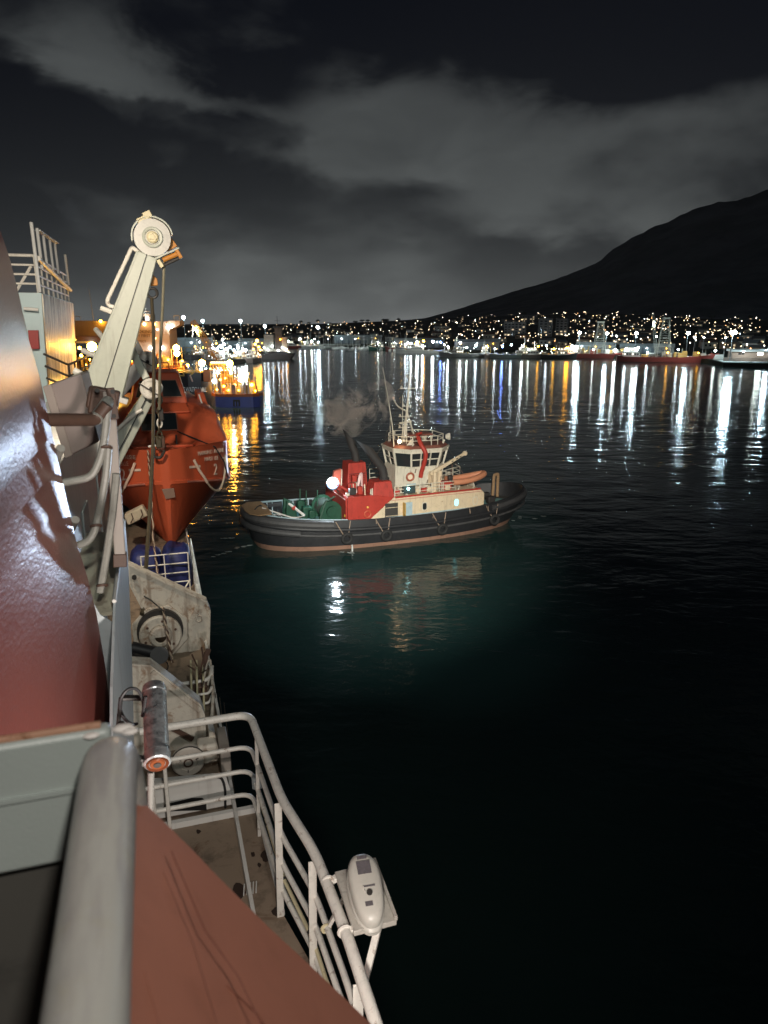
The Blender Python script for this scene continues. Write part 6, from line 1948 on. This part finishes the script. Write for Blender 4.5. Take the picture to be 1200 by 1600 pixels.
WLIT = glow('cabin_window', (1.0, .88, .66), 3.5, False)
HULLS = {'white': paint('hull_white', (.58, .57, .54), .5, streak=.6, rust=.2, scale=.35), 'rust': paint('hull_rusty', (.40, .30, .25), .6, streak=.7, rust=.4, scale=.35),
         'red': paint('hull_dull_red', (.30, .055, .045), .5, streak=.4, scale=.3), 'blue': paint('hull_blue', (.10, .13, .42), .5, streak=.25, scale=.35), 'black': paint('hull_black', (.03, .03, .034), .5, streak=.35, scale=.3),
         'green': paint('hull_green', (.05, .16, .12), .5, streak=.4, scale=.35), 'grey': paint('hull_grey', (.22, .23, .24), .5, streak=.4, scale=.35)}
SUP = paint('superstructure', (.62, .60, .55), .5, streak=.4, scale=.4)
GEAR = paint('deck_gear_steel', (.30, .28, .24), .6, rust=.3, scale=.6)
GEARY = paint('deck_gear_yellow', (.50, .32, .08), .6, rust=.3, scale=.6)


def lamp(parent, p, mat, r=.4):
    return MB().ball(p, r, 1).build('lamp', mat, parent)


def trawler(px, Y, L, hull, heading, label, seed, lamps, mast=11, z_house=3.4, group='fishing vessels along the quay', gantry=True):
    rg = random.Random(seed)
    t = thing('fishing_trawler', label, 'trawler', (0, 0, 0), group=group)
    Bm, D = L * .24, 2.6
    ship_hull(t, L, Bm, D, HULLS[hull], 1.8, boot=SUP)
    hx_ = L * rg.choice((.1, -.22))
    house(t, hx_, 0, D, L * .26, Bm * .75, 2.6, SUP, rg=rg)
    house(t, hx_ + .4, 0, D + 2.7, L * .16, Bm * .6, 2.3, SUP, lit=.6, rg=rg)
    MB().tube([(hx_ + 1, 0, D + 5), (hx_ + 1, 0, D + mast)], [.2, .08], 6).build('mast', SUP, t)
    for k in range(3):
        MB().tube([(hx_ + 1, -1.5 + .3 * k, D + mast * (.6 + .13 * k)), (hx_ + 1, 1.5 - .3 * k, D + mast * (.6 + .13 * k))], .07, 4).build('yard', SUP, t)
    MB().tube([(hx_ + 1, 0, D + mast * .9), (L * .48, 0, D + 1.9)], .04, 4).build('forestay', GEAR, t)
    MB().tube([(L * .34, 0, D), (L * .34, 0, D + mast * .7)], [.16, .08], 6).build('foremast', SUP, t)
    MB().tube([(L * .34, 0, D + 1.5), (L * .12, .4, D + mast * .55)], .10, 5).build('boom', GEARY, t)
    if gantry:
        gx = -L * .42
        MB().tube(fillet([(gx, -Bm * .36, D), (gx - .6, -Bm * .3, D + 5.5), (gx - .6, Bm * .3, D + 5.5), (gx, Bm * .36, D)], .8, 3), .22, 6).build('gantry', GEARY if rg.random() < .4 else SUP, t)
    for k in range(6):
        MB().box((rg.uniform(-.4, .35) * L, rg.uniform(-.3, .3) * Bm, D + .6), (rg.uniform(.8, 2), rg.uniform(.8, 2), 1.2)).build('deck_gear', rg.choice((GEAR, GEARY, SUP)), t, bev=.05)
    for (fx, fz, m_, r_) in lamps:
        lamp(t, (fx * L, -Bm * .3, D + fz), m_, r_ * 1.15)
    for k in range(5):
        lamp(t, (rg.uniform(-.45, .4) * L, rg.choice((-1, 1)) * Bm * .4, D + rg.uniform(1, 5)), rg.choice((FL_d, FL_dy, FL_d)), .26)
    put(t, (wx(px, Y, 0), Y, 0), heading)
    return t


FL_d, FL_dy = glow('cabin_dot', (.9, 1.0, .95), 14), glow('cabin_dot_warm', (1.0, .6, .22), 12)
W_, B_l = FL_w, glow('flood_cobalt', (.16, .30, 1.0), 160)
Wb = glow('flood_bright', (.82, .96, 1.0), 220)
trawler(660, 640, 46, 'white', R(178), 'brightest white trawler, lit by blue, white and yellow lamps', 1, [(-.35, 7, B_l, .7), (-.2, 7.5, Wb, .8), (-.02, 8, FL_Y, .9), (.1, 7, Wb, .8), (.22, 6, Wb, .6), (.33, 5, FL_w, .6), (-.42, 5, FL_w, .5), (.0, 4, Wb, .6)], 14)
trawler(722, 560, 34, 'white', R(172), 'streaky white trawler beside the brightest lit vessel', 2, [(-.3, 6, W_, .6), (.05, 8, Wb, .7), (.33, 5, Wb, .6), (-.1, 4.5, FL_g, .6)], 13)
trawler(758, 560, 22, 'rust', R(95), 'stubby dark trawler seen end on between two white trawlers', 3, [(.0, 6, FL_y, .4), (.2, 5, FL_w, .45)], 11)
trawler(808, 545, 40, 'white', R(-8), 'long pale trawler with a sheer bow and low lit rail', 4, [(-.28, 6, B_l, .6), (-.12, 7, W_, .6), (.08, 6, Wb, .6), (.20, 3.5, FL_g, .5), (-.42, 4, FL_w, .5)], 12)
trawler(846, 540, 30, 'rust', R(-6), 'rust stained trawler moored ahead of the long pale one', 5, [(-.1, 6, FL_y, .6), (.1, 6.4, FL_w, .5), (.28, 4.2, FL_y, .6)], 10)
trawler(872, 535, 26, 'black', R(-4), 'low dark unlit barge-like boat at the end of the trawler row', 6, [(.2, 5, FL_Y, .6)], 6, gantry=False)
trawler(893, 560, 28, 'green', R(170), 'green hulled trawler under the quay floodlight', 7, [(.0, 6, Wb, .6), (-.25, 4.5, FL_g, .5)], 12)
trawler(618, 720, 22, 'red', R(150), 'small red brown fishing boat near the yachts', 8, [(.1, 5, FL_w, .5)], 9)
trawler(590, 740, 18, 'green', R(165), 'small pale green fishing boat with a lit cabin near the yachts', 9, [(.0, 5, FL_g, .5)], 8, gantry=False)
trawler(640, 700, 26, 'grey', R(160), 'grey fishing boat left of the brightest lit trawler', 10, [(.1, 5.5, FL_w, .5), (-.2, 4.5, FL_y, .4)], 12)
trawler(464, 800, 30, 'red', R(3), 'small red ship at the mouth of the marina', 12, [(-.3, 5, FL_g, .8), (.1, 7, W_, .6), (.3, 4, FL_w, .6)], 9)
trawler(487, 800, 24, 'white', R(5), 'small white boat just right of the red ship by the marina', 13, [(.0, 5, FL_g, .9), (.3, 4, FL_w, .6)], 8)
# lit vessels on the left behind the orange ship
trawler(345, 470, 40, 'white', R(80), 'pale vessel ablaze with white lamps beyond the lattice crane', 14, [(-.3, 6, Wb, .7), (-.15, 8, Wb, .8), (.0, 9, W_, .7), (.1, 6, Wb, .8), (.25, 7, FL_w, .7), (.4, 5, W_, .6), (-.45, 7, FL_w, .6), (-.05, 12, FL_w, .5)], 15, group='lit vessels on the left')
trawler(372, 470, 34, 'grey', R(84), 'grey vessel with a tall curved gantry and white lamps', 15, [(-.2, 7, Wb, .6), (.1, 6, FL_w, .6), (.3, 5, Wb, .7)], 13, group='lit vessels on the left')
trawler(398, 480, 30, 'rust', R(88), 'yellow lit vessel with clustered orange lamps', 16, [(-.2, 9, FL_Y, .7), (.0, 11, FL_Y, .9), (.15, 7, FL_y, .7), (.3, 5, FL_Y, .6), (-.4, 6, FL_y, .5)], 12, group='lit vessels on the left')

trawler(306, 540, 34, 'grey', R(85), 'dim grey vessel between the first two tall floodlight masts', 31, [(-.2, 6, FL_y, .5), (.1, 9, FL_w, .5), (.3, 5, FL_y, .5)], 16, group='lit vessels on the left')
trawler(330, 545, 34, 'rust', R(86), 'rust coloured vessel under the second tall floodlight mast', 32, [(-.1, 7, FL_w, .5), (.2, 8, FL_y, .5), (.35, 5, FL_w, .4)], 18, group='lit vessels on the left')
trawler(424, 585, 30, 'white', R(90), 'pale vessel half hidden behind the dark barge tower', 33, [(-.2, 8, FL_w, .6), (.1, 6, FL_y, .5)], 15, group='lit vessels on the left')

# yachts in the marina
yh = paint('yacht_white', (.62, .63, .62), .4)


def make_yacht(k):
    t = thing('sailing_yacht', 'moored white sailing yacht with a bare pale mast in the marina', 'yacht', (0, 0, 0), group='yachts moored in the marina')
    ship_hull(t, 10 + k, 3.2, 1.2, yh, .5, rake=.8)
    MB().box((0, 0, 1.6), (4, 2, .9)).build('cabin', yh, t, bev=.15)
    MB().tube([(.8, 0, 1.2), (.8, 0, 14 + 2 * k)], [.12, .07], 5).build('mast', yh, t)
    MB().tube([(.8, 0, 2.6), (-3.6, 0, 2.7)], .09, 5).build('boom', yh, t)
    MB().tube([(.8, 0, 13 + 2 * k), (4.9, 0, 1.6)], .02, 3).build('forestay', yh, t)
    return t


yp = [make_yacht(0), make_yacht(1), make_yacht(2)]
rng = random.Random(21)
for i in range(42):
    px = 468 + i * 4.1 + rng.uniform(-2, 2)
    Y = rng.uniform(700, 800) if px > 540 else rng.uniform(770, 815)
    o = yp[i] if i < 3 else copy_tree(yp[i % 3])
    put(o, (wx(px, Y), Y, 0), rng.choice((R(80), R(96), R(20), R(-100))) + rng.uniform(-.2, .2))


# derrick ships
def lattice(parent, base, top, w0, w1, nseg, mat, r=.16, name='derrick'):
    """square lattice tower between two points"""
    base, top = Vector(base), Vector(top)
    d = (top - base).normalized()
    x = d.orthogonal().normalized() if abs(d.z) < .9 else Vector((1, 0, 0))
    x = (x - d * x.dot(d)).normalized()
    y = d.cross(x)
    lev = []
    for i in range(nseg + 1):
        f = i / nseg
        c = base.lerp(top, f)
        w = (w0 + (w1 - w0) * f) / 2
        lev.append([c + x * w + y * w, c - x * w + y * w, c - x * w - y * w, c + x * w - y * w])
    for j in range(4):
        MB().tube([lv2[j] for lv2 in lev], r, 5).build(name + '_leg', mat, parent)
    mb = MB()
    for i in range(nseg):
        for j in range(4):
            a, b = lev[i], lev[i + 1]
            k = (j + 1) % 4
            mb.tube([a[j], b[k]] if (i + j) % 2 else [a[k], b[j]], r * .6, 4)
            mb.tube([b[j], b[k]], r * .6, 4)
    o = mb.build(name + '_bracing', mat, parent)
    o['kind'] = 'stuff'


def rig(px, Y, L, heading, label, dx, dh, seed, lamps, crane=None):
    rg = random.Random(seed)
    t = thing('derrick_ship', label, 'ship', (0, 0, 0), group='derrick ships at the quay')
    ship_hull(t, L, 14, 3.2, HULLS['red'], 2.6, boot=HULLS['red'])
    DM = paint('derrick_grey', (.46, .48, .42), .6, rust=.2, scale=.4)
    lattice(t, (dx, 0, 3.4), (dx, 0, 3.4 + dh), 8.5, 3.6, 7, DM, .17)
    MB().box((dx, 0, 4 + dh), (4.4, 4.4, 1.2)).build('crown_block', DM, t, bev=.1)
    MB().box((dx, 0, 3.4 + dh * .5), (5.4, 5.4, .4)).build('monkey_board', DM, t)
    house(t, -L * .36, 0, 3.3, L * .16, 11, 3, SUP, rg=rg)
    house(t, -L * .36, 0, 6.4, L * .13, 10, 2.8, SUP, rg=rg, lit=.5)
    if crane:
        lattice(t, (dx - 5, -3, 6), (dx + crane, -3, dh + 7), 1.6, 1.0, 8, DM, .08, 'crane_jib')
    for k in range(14):
        MB().box((rg.uniform(-.28, .42) * L, rg.uniform(-5, 5), 3.4 + rg.uniform(.6, 2)), (rg.uniform(1.5, 5), rg.uniform(1.5, 4), rg.uniform(1.5, 4.5))).build('deck_module', rg.choice((GEAR, DM, SUP, HULLS['red'], GEARY)), t, bev=.1)
    for k in range(6):
        x = rg.uniform(-.3, .42) * L
        MB().tube([(x, rg.uniform(-5, 5), 3.3), (x, rg.uniform(-5, 5), rg.uniform(7, 11))], .16, 5).build('vent_pipe', DM, t)
    for sg in (-1, 1):
        MB().tube([(x, sg * 6.6, 4.4) for x in (-.46 * L, .2 * L)], .06, 4).build('rail', SUP, t)
    for (fx, fz, m_, r_) in lamps:
        lamp(t, (fx * L, -6, 3.3 + fz), m_, r_)
    put(t, (wx(px, Y, 0), Y, 0), heading)
    return t


rig(1040, 478, 62, R(-14), 'red hulled derrick ship with the tallest lattice tower and a slanting jib', -2, 24, 1, [(-.42, 5, W_, .7), (-.3, 6, Wb, .6), (-.2, 3, FL_w, .6), (.0, 3, FL_y, .5), (.1, 5, FL_w, .5), (.46, 4.5, FL_g, .7), (.3, 3, FL_y, .4)], crane=-9)
rig(935, 540, 52, R(-6), 'farther dim derrick ship with a red bow', 0, 22, 2, [(-.45, 4, FL_Y, .8), (-.35, 4, Wb, .6), (.2, 3, Wb, .8), (.35, 4, FL_w, .6), (-.1, 3, FL_g, .6)])

FL_b = glow('bridge_lamp', (1.0, .62, .22), 14)
FL_c = glow('bridge_lamp_white', (.92, .96, 1.0), 16)
# ---- left group: white bridge block, black bow, orange-lit ship, crane, barge
BUF = paint('bridge_buff', (.56, .42, .30), .6, streak=.25, scale=.25, var=.08)
ORG = paint('orange_deck', (.46, .13, .04), .6, rust=.2, scale=.3)
HBK = HULLS['black']
bs_ = thing('supply_ship', 'big buff and black ship with a lit bridge front and wide wings behind the davit', 'ship', (0, 0, 0))
YB = 235.0
zt = lambda py, Y=YB: CAM_H - (py - 512) / F_PX * Y * 1.03
xb = lambda px, Y=YB: wx(px, Y, 15)
def slab(name, x0, x1, z0, z1, mat, dy=9.0, y=YB):
    return MB().box(((x0 + x1) / 2, y + dy / 2, (z0 + z1) / 2), (abs(x1 - x0), dy, abs(z1 - z0))).build(name, mat, bs_, bev=.08)
slab('bridge_front', xb(155), xb(266), zt(556), zt(503), BUF)
slab('bridge_wing', xb(118), xb(155), zt(524), zt(502), BUF, 5)
MB().prism([(xb(266), YB, zt(502)), (xb(284), YB, zt(502)), (xb(284), YB, zt(508)), (xb(266), YB, zt(515))], (0, 5, 0)).build('bridge_wing', BUF, bs_, smooth=0)
MB().prism([(xb(118), YB - .5, zt(524)), (xb(162), YB - .5, zt(524)), (xb(162), YB - .5, zt(534)), (xb(124), YB - .5, zt(530))], (0, 5, 0)).build('lower_wing', paint('wing_under', (.30, .17, .11), .6), bs_, smooth=0)
slab('wheelhouse', xb(196), xb(236), zt(502), zt(492), BUF, 6, YB + 1)
for k in range(6):
    MB().box((xb(200 + k * 6.5), YB + .95, zt(499)), (1.15, .1, 1.2)).build('window', glow('bridge_window', (.85, .98, 1.0), 3.0, False) if k % 3 != 1 else win_dark, bs_, smooth=0)
slab('roof_rail', xb(205), xb(236), zt(489.5), zt(488.5), BUF, .2, YB + 1)
for x in (208, 218, 230):
    MB().tube([(xb(x), YB + 2, zt(492)), (xb(x), YB + 2, zt(484 if x != 218 else 474))], .10, 5).build('aerial', SUP, bs_)
MB().tube(fillet([(xb(274), YB + 1, zt(502)), (xb(274), YB + 1, zt(495)), (xb(283), YB + 1, zt(495)), (xb(283), YB + 1, zt(502))], .2, 2), .10, 5).build('wing_frame', SUP, bs_)
MB().tube(fillet([(xb(120), YB + 1, zt(502)), (xb(120), YB + 1, zt(496)), (xb(129), YB + 1, zt(496)), (xb(129), YB + 1, zt(502))], .2, 2), .10, 5).build('wing_frame', SUP, bs_)
MB().tube([(xb(147), YB + 2, zt(502)), (xb(144.5), YB + 2, zt(455))], [.10, .04], 5).build('whip_aerial', SUP, bs_)
LT = paint('letter_brown', (.10, .05, .035), .6)
for body, py_, sz in (('NO SMOKING', 519.5, 1.35), ('SAFETY FIRST', 525.5, 1.25), ('PROTECT', 533, 1.0)):
    text('sign_line', body, sz, (xb(219), YB - .06, zt(py_)), (1, 0, 0), (0, 0, 1), LT, bs_, .02)
for x, y, m_, r_ in ((212, 507, FL_b, .50), (230, 507, FL_b, .55), (245, 507, FL_b, .55), (211, 514, FL_c, .3), (249, 514.5, FL_c, .28), (245, 527, FL_b, .30), (236, 541, FL_c, .6), (255, 541, FL_c, .6), (216, 543, FL_c, .5), (227, 488, FL_w, .35),
                     (163, 503, FL_y, .5), (266, 511, FL_w, .3), (271, 511, FL_w, .3), (144, 536, W_, .45), (126, 541, FL_Y, .55), (245, 492, FL_w, .28), (237, 555, FL_w, .4), (252, 556, FL_y, .5)):
    lamp(bs_, (xb(x), YB - .7, zt(y)), m_, r_)
# deck level, pipes and clutter in front of the bridge
slab('foredeck', xb(120), xb(300), zt(572), zt(566), ORG, 14, 214)
rng = random.Random(9)
for k in range(46):
    px = rng.uniform(122, 292)
    Yk = rng.uniform(214, 232)
    h = rng.uniform(1.0, 4.8)
    z0 = 9.2
    MB().box((wx(px, Yk, 10), Yk, z0 + h / 2), (rng.uniform(.5, 2.4), rng.uniform(.5, 2), h)).build('deck_gear', rng.choice((ORG, ORG, GEARY, GEAR, BROWN, SUP)), bs_, bev=.06)
for k in range(24):
    px = rng.uniform(124, 292)
    Yk = rng.uniform(213, 230)
    MB().tube([(wx(px, Yk, 10), Yk, 9.2), (wx(px, Yk, 10), Yk, rng.uniform(12, 16.5))], .13, 5).build('post', rng.choice((GEARY, ORG, SUP)), bs_)
for z in (10.2, 11.2, 12.2):
    MB().tube([(wx(124, 213, z), 213, z), (wx(292, 213, z), 213, z)], .09, 5).build('rail', SUP if z > 12 else GEARY, bs_)
FL_YY = glow('sodium_big', (1.0, .44, .05), 190)
for x, y, m_, r_ in ((277, 541, FL_YY, 1.0), (277.5, 549, FL_YY, .95), (172, 560, FL_Y, .4), (186, 556, FL_y, .4), (222, 562, FL_Y, .4), (285, 560, FL_y, .35), (293, 566, FL_Y, .4), (246, 566, FL_y, .35), (134, 566, FL_Y, .4), (151, 555, FL_y, .35), (205, 560, FL_y, .4), (128, 552, FL_Y, .5), (263, 558, FL_y, .35), (140, 558, FL_y, .4)):
    lamp(bs_, (wx(x, 214, 12), 214, zt(y, 214)), m_, r_)
# the black bow (nearer, carrying the name)
YW = 185.0
zw = lambda py: CAM_H - (py - 512) / F_PX * YW * 1.03
bw = MB()
bowr = []
for px, Yp, flare in ((60, 200, 0), (190, 192, 0), (250, 187, 0), (295, 185, 0), (316, 186, .4), (328, 189, 1.4)):
    x = wx(px, Yp, 6)
    bowr.append([Vector((x - flare * 1.6, Yp + flare, -1)), Vector((x - flare * .6, Yp + flare * .5, zw(610))), Vector((x, Yp, zw(577))), Vector((x, Yp + .5, zw(577))), Vector((x - flare * 1.5, Yp + 12, zw(577))), Vector((x - flare * 2, Yp + 12, -1))])
bw.loft(bowr)
bw.build('bow', HBK, bs_, smooth=30)
text('ship_name', 'DAYS WATCH HILL', 1.75, (wx(322, 184.6, 9), 184.6, zw(605)), (1, .004, 0), (0, 0, 1), paint('name_white', (.85, .85, .82), .5), bs_, .03, 'RIGHT', .25, .52)
for x0, x1, y0, y1 in ((262, 286, 575, 575), (286, 286, 575, 582), (262, 286, 581, 581), (297, 303, 568, 576), (303, 297, 576, 580), (288, 300, 577, 577)):
    MB().bar((wx(x0, 184, 11), 184.4, zw(y0)), (wx(x1, 184, 11), 184.4, zw(y1)), .28, .28).build('bulwark_bar', GEARY, bs_)
MB().tube([(wx(296, 184, 11), 184.2, zw(580)), (wx(300, 184, 10), 184.2, zw(590))], .22, 6).build('anchor_pipe', paint('pipe_pink', (.5, .3, .24), .5), bs_)
MB().box((wx(322, 186, 10), 186.8, zw(582)), (1.6, 1.2, 3.0)).build('bollard_box', ORG, bs_, bev=.1)
lamp(bs_, (wx(314, 182, 10), 182.2, zw(571)), FL_w, .30)
MB().tube([(wx(314, 183, 10), 184.6, zw(577)), (wx(314, 182, 10), 182.3, zw(571))], .10, 5).build('lamp_bracket', GEARY, bs_)

# blue and orange ship with scaffold deck
ob = thing('workboat', 'blue hulled workboat with a glowing orange deck crowded with scaffold', 'workboat', (0, 0, 0))
YO = 204.0
zo = lambda py: CAM_H - (py - 512) / F_PX * YO * 1.025
ringsb = []
for px, dy, e in ((326, 14, .2), (331, 3, .1), (336, 0, 0), (360, -1, 0), (395, -.5, 0), (406, 1.5, .2), (411, 5, .5), (411, 14, .6)):
    x = wx(px, YO + dy, 4)
    ringsb.append([Vector((x - e, YO + dy + e, -1)), Vector((x, YO + dy, zo(622))), Vector((x, YO + dy, zo(611))), Vector((x - (.3 if px > 340 else -.3), YO + dy + .5, zo(611))), Vector((x * .2 + wx(370, YO, 3) * .8, YO + 12, zo(611))), Vector((x * .2 + wx(370, YO, 3) * .8, YO + 12, -1))])
MB().loft(ringsb, caps=False).build('hull', HULLS['blue'], ob, smooth=30)
MB().loft([[r[0], r[1] + Vector((0, 0, -2.2)) * 0 + (r[0] - r[1]) * .62 + Vector((0, -.05, 0)), r[0] + Vector((0, .2, 0))] for r in ringsb], caps=False).build('boot_top', paint('boot_grey', (.24, .19, .17), .6, dirt=.3, scale=.4), ob, smooth=30)
MB().loft([[r[2] + Vector((0, -.06, .45)), r[2] + Vector((0, -.08, -.35)), r[2] + Vector((0, .25, -.2)), r[2] + Vector((0, .25, .45))] for r in ringsb], caps=True).build('orange_bulwark', ORG, ob, smooth=30)
MB().prism([r[2] + Vector((0, 0, -.1)) for r in ringsb], (0, 0, .08)).build('deck', ORG, ob, smooth=0)
MB().box((wx(369, YO - 1.2, 3), YO - 1.0, zo(622)), (2.0, .2, 1.9)).build('side_port', DARK, ob, bev=.05)
for k in range(2):
    MB().box((wx(367 + k * 4, YO - 1.2, 3), YO - 1.14, zo(623)), (.3, .1, 1.2)).build('port_bar', HULLS['blue'], ob, smooth=0)
rng = random.Random(17)
LIMEY = paint('gear_lime', (.42, .42, .08), .6)
for k in range(44):
    px = rng.uniform(334, 400)
    Yk = YO + rng.uniform(.8, 11)
    h = rng.uniform(.6, 3.0) if rng.random() < .7 else rng.uniform(3, 6)
    MB().box((wx(px, Yk, 5), Yk, zo(611) + h / 2), (rng.uniform(.3, 1.3), rng.uniform(.3, 1.3), h)).build('deck_gear', rng.choice((ORG, GEARY, GEAR, LIMEY, SUP, ORG)), ob, bev=.04)
for k in range(13):
    px = 330 + k * 4.2
    for Yk in (YO + 3, YO + 9):
        MB().tube([(wx(px, Yk, 8), Yk, zo(611)), (wx(px, Yk, 8), Yk, zo(563 if k < 9 else 580))], .09, 4).build('scaffold_pole', GEARY, ob)
for py_ in (566, 574, 583, 592, 601):
    for Yk in (YO + 3, YO + 9):
        MB().tube([(wx(330, Yk, 8), Yk, zo(py_)), (wx(364 if py_ < 590 else 398, Yk, 8), Yk, zo(py_))], .08, 4).build('scaffold_rail', GEARY, ob)
for k in range(8):
    MB().box((wx(331 + k * 4, YO + 2.8, 13), YO + 2.6, zo(563)), (.55, .2, .35)).build('lamp_strip', glow('strip_warm', (1, .85, .6), 6), ob, smooth=0)
for x, y, m_, r_ in ((317, 563.5, FL_YY, 1.0), (360, 564, FL_YY, 1.0), (338, 603, FL_Y, .22), (356, 604, FL_Y, .22), (372, 604, FL_y, .25), (385, 603, FL_Y, .25), (398, 605, FL_Y, .22), (330, 572, FL_y, .2), (346, 571, FL_Y, .2), (352, 586, FL_Y, .22), (388, 580, FL_y, .2), (373, 583, FL_Y, .22), (333, 590, FL_w, .35), (378, 590, FL_w, .45), (367, 596, FL_y, .35), (393, 596, FL_y, .5), (349, 598, FL_y, .35), (344, 588, FL_y, .35), (361, 578, FL_w, .35)):
    lamp(ob, (wx(x, YO + 1.5, 8), YO + 1.5, zo(y)), m_, r_)

# lattice crane behind it
cr_ = thing('lattice_crane', 'yellow lattice crane jib slanting up to the left above the orange deck', 'crane', (0, 0, 0))
YC = 240
zc_ = lambda py: CAM_H - (py - 512) / F_PX * YC * 1.03
lattice(cr_, (wx(352, YC, 12), YC, zc_(574)), (wx(302, YC, 20), YC, zc_(503)), 1.9, 1.2, 12, GEARY, .12, 'jib')
MB().box((wx(354, YC, 8), YC + 1, zc_(586)), (4, 4, 5)).build('cab', GEARY, cr_, bev=.15)
MB().cyl((wx(354, YC, 5), YC + 1, 1), (wx(354, YC, 5), YC + 1, zc_(590)), 1.3, 14).build('pedestal', GEAR, cr_)
MB().tube([(wx(303, YC, 20), YC, zc_(504)), (wx(300, YC, 15), YC, zc_(540))], .05, 4).build('hoist_wire', GEAR, cr_)

# dark barge with a tower
bg_ = thing('dredging_barge', 'long dark barge with a rusty tower, left of the open channel', 'barge', (0, 0, 0))
YD = 520.0
zd = lambda py: CAM_H - (py - 512) / F_PX * YD * 1.01
def dslab(name, p0, p1, y0, y1, mat, dy=10, yo=0):
    x0, x1 = wx(p0, YD, 6), wx(p1, YD, 6)
    return MB().box(((x0 + x1) / 2, YD + dy / 2 + yo, (zd(y0) + zd(y1)) / 2), (abs(x1 - x0), dy, abs(zd(y0) - zd(y1)))).build(name, mat, bg_, bev=.1)
MB().prism([(wx(378, YD, 2), YD, -1), (wx(452, YD, 2), YD, -1), (wx(459, YD, 4), YD, zd(550)), (wx(430, YD, 4), YD, zd(548)), (wx(378, YD, 4), YD, zd(556))], (0, 13, 0)).build('hull', HBK, bg_, bev=.2)
dslab('deck_strip', 405, 452, 547, 544, paint('strip_buff', (.5, .42, .34), .6), 1, -.3)
dslab('tower', 430, 441, 546, 512, paint('tower_rust', (.10, .075, .06), .7, rust=.3, scale=.4), 6)
dslab('tower_cap', 428, 443, 513, 510, HBK, 8)
dslab('house', 413, 428, 546, 522, GEAR, 6)
dslab('house', 441, 449, 546, 526, BUF, 6)
MB().tube([(wx(433, YD, 20), YD + 2, zd(510)), (wx(433, YD, 20), YD + 2, zd(495))], .18, 5).build('mast', HBK, bg_)
MB().tube([(wx(428, YD, 20), YD + 2, zd(502)), (wx(438, YD, 20), YD + 2, zd(502))], .12, 5).build('yard', HBK, bg_)
for x, y, m_, r_ in ((439, 529, FL_y, .6), (441, 541, FL_w, .5), (447, 544, FL_w, .6), (449, 546, FL_y, .55), (426, 539, FL_w, .6), (413, 541, FL_g, .6), (419, 544, FL_w, .5), (435, 545, FL_w, .5), (404, 550, FL_y, .5), (399, 553, FL_y, .5)):
    lamp(bg_, (wx(x, YD, 6), YD - 1, zd(y)), m_, r_ * .7)
for k in range(14):
    px = rng.uniform(385, 428)
    MB().box((wx(px, YD, 5), YD + 4, zd(552) + 1), (rng.uniform(1, 3), 3, rng.uniform(1.5, 4))).build('deck_gear', rng.choice((GEAR, BROWN, HBK)), bg_, bev=.1)
# ------------------------------------------------------------------ thin night haze over the whole harbour
m, nt, out = new_mat('haze_air')
v = N(nt, 'ShaderNodeVolumePrincipled', ins={'Color': (.92, .95, 1.0, 1), 'Density': 3.4e-5, 'Anisotropy': 0.0})
nt.links.new(v.outputs[0], out.inputs['Volume'])
hz = MB().box((0, 4200, 698), (19000, 11000, 1404)).build('haze', m, smooth=0)
tag(hz, 'thin pale night haze hanging over the harbour and town', None, kind='stuff')
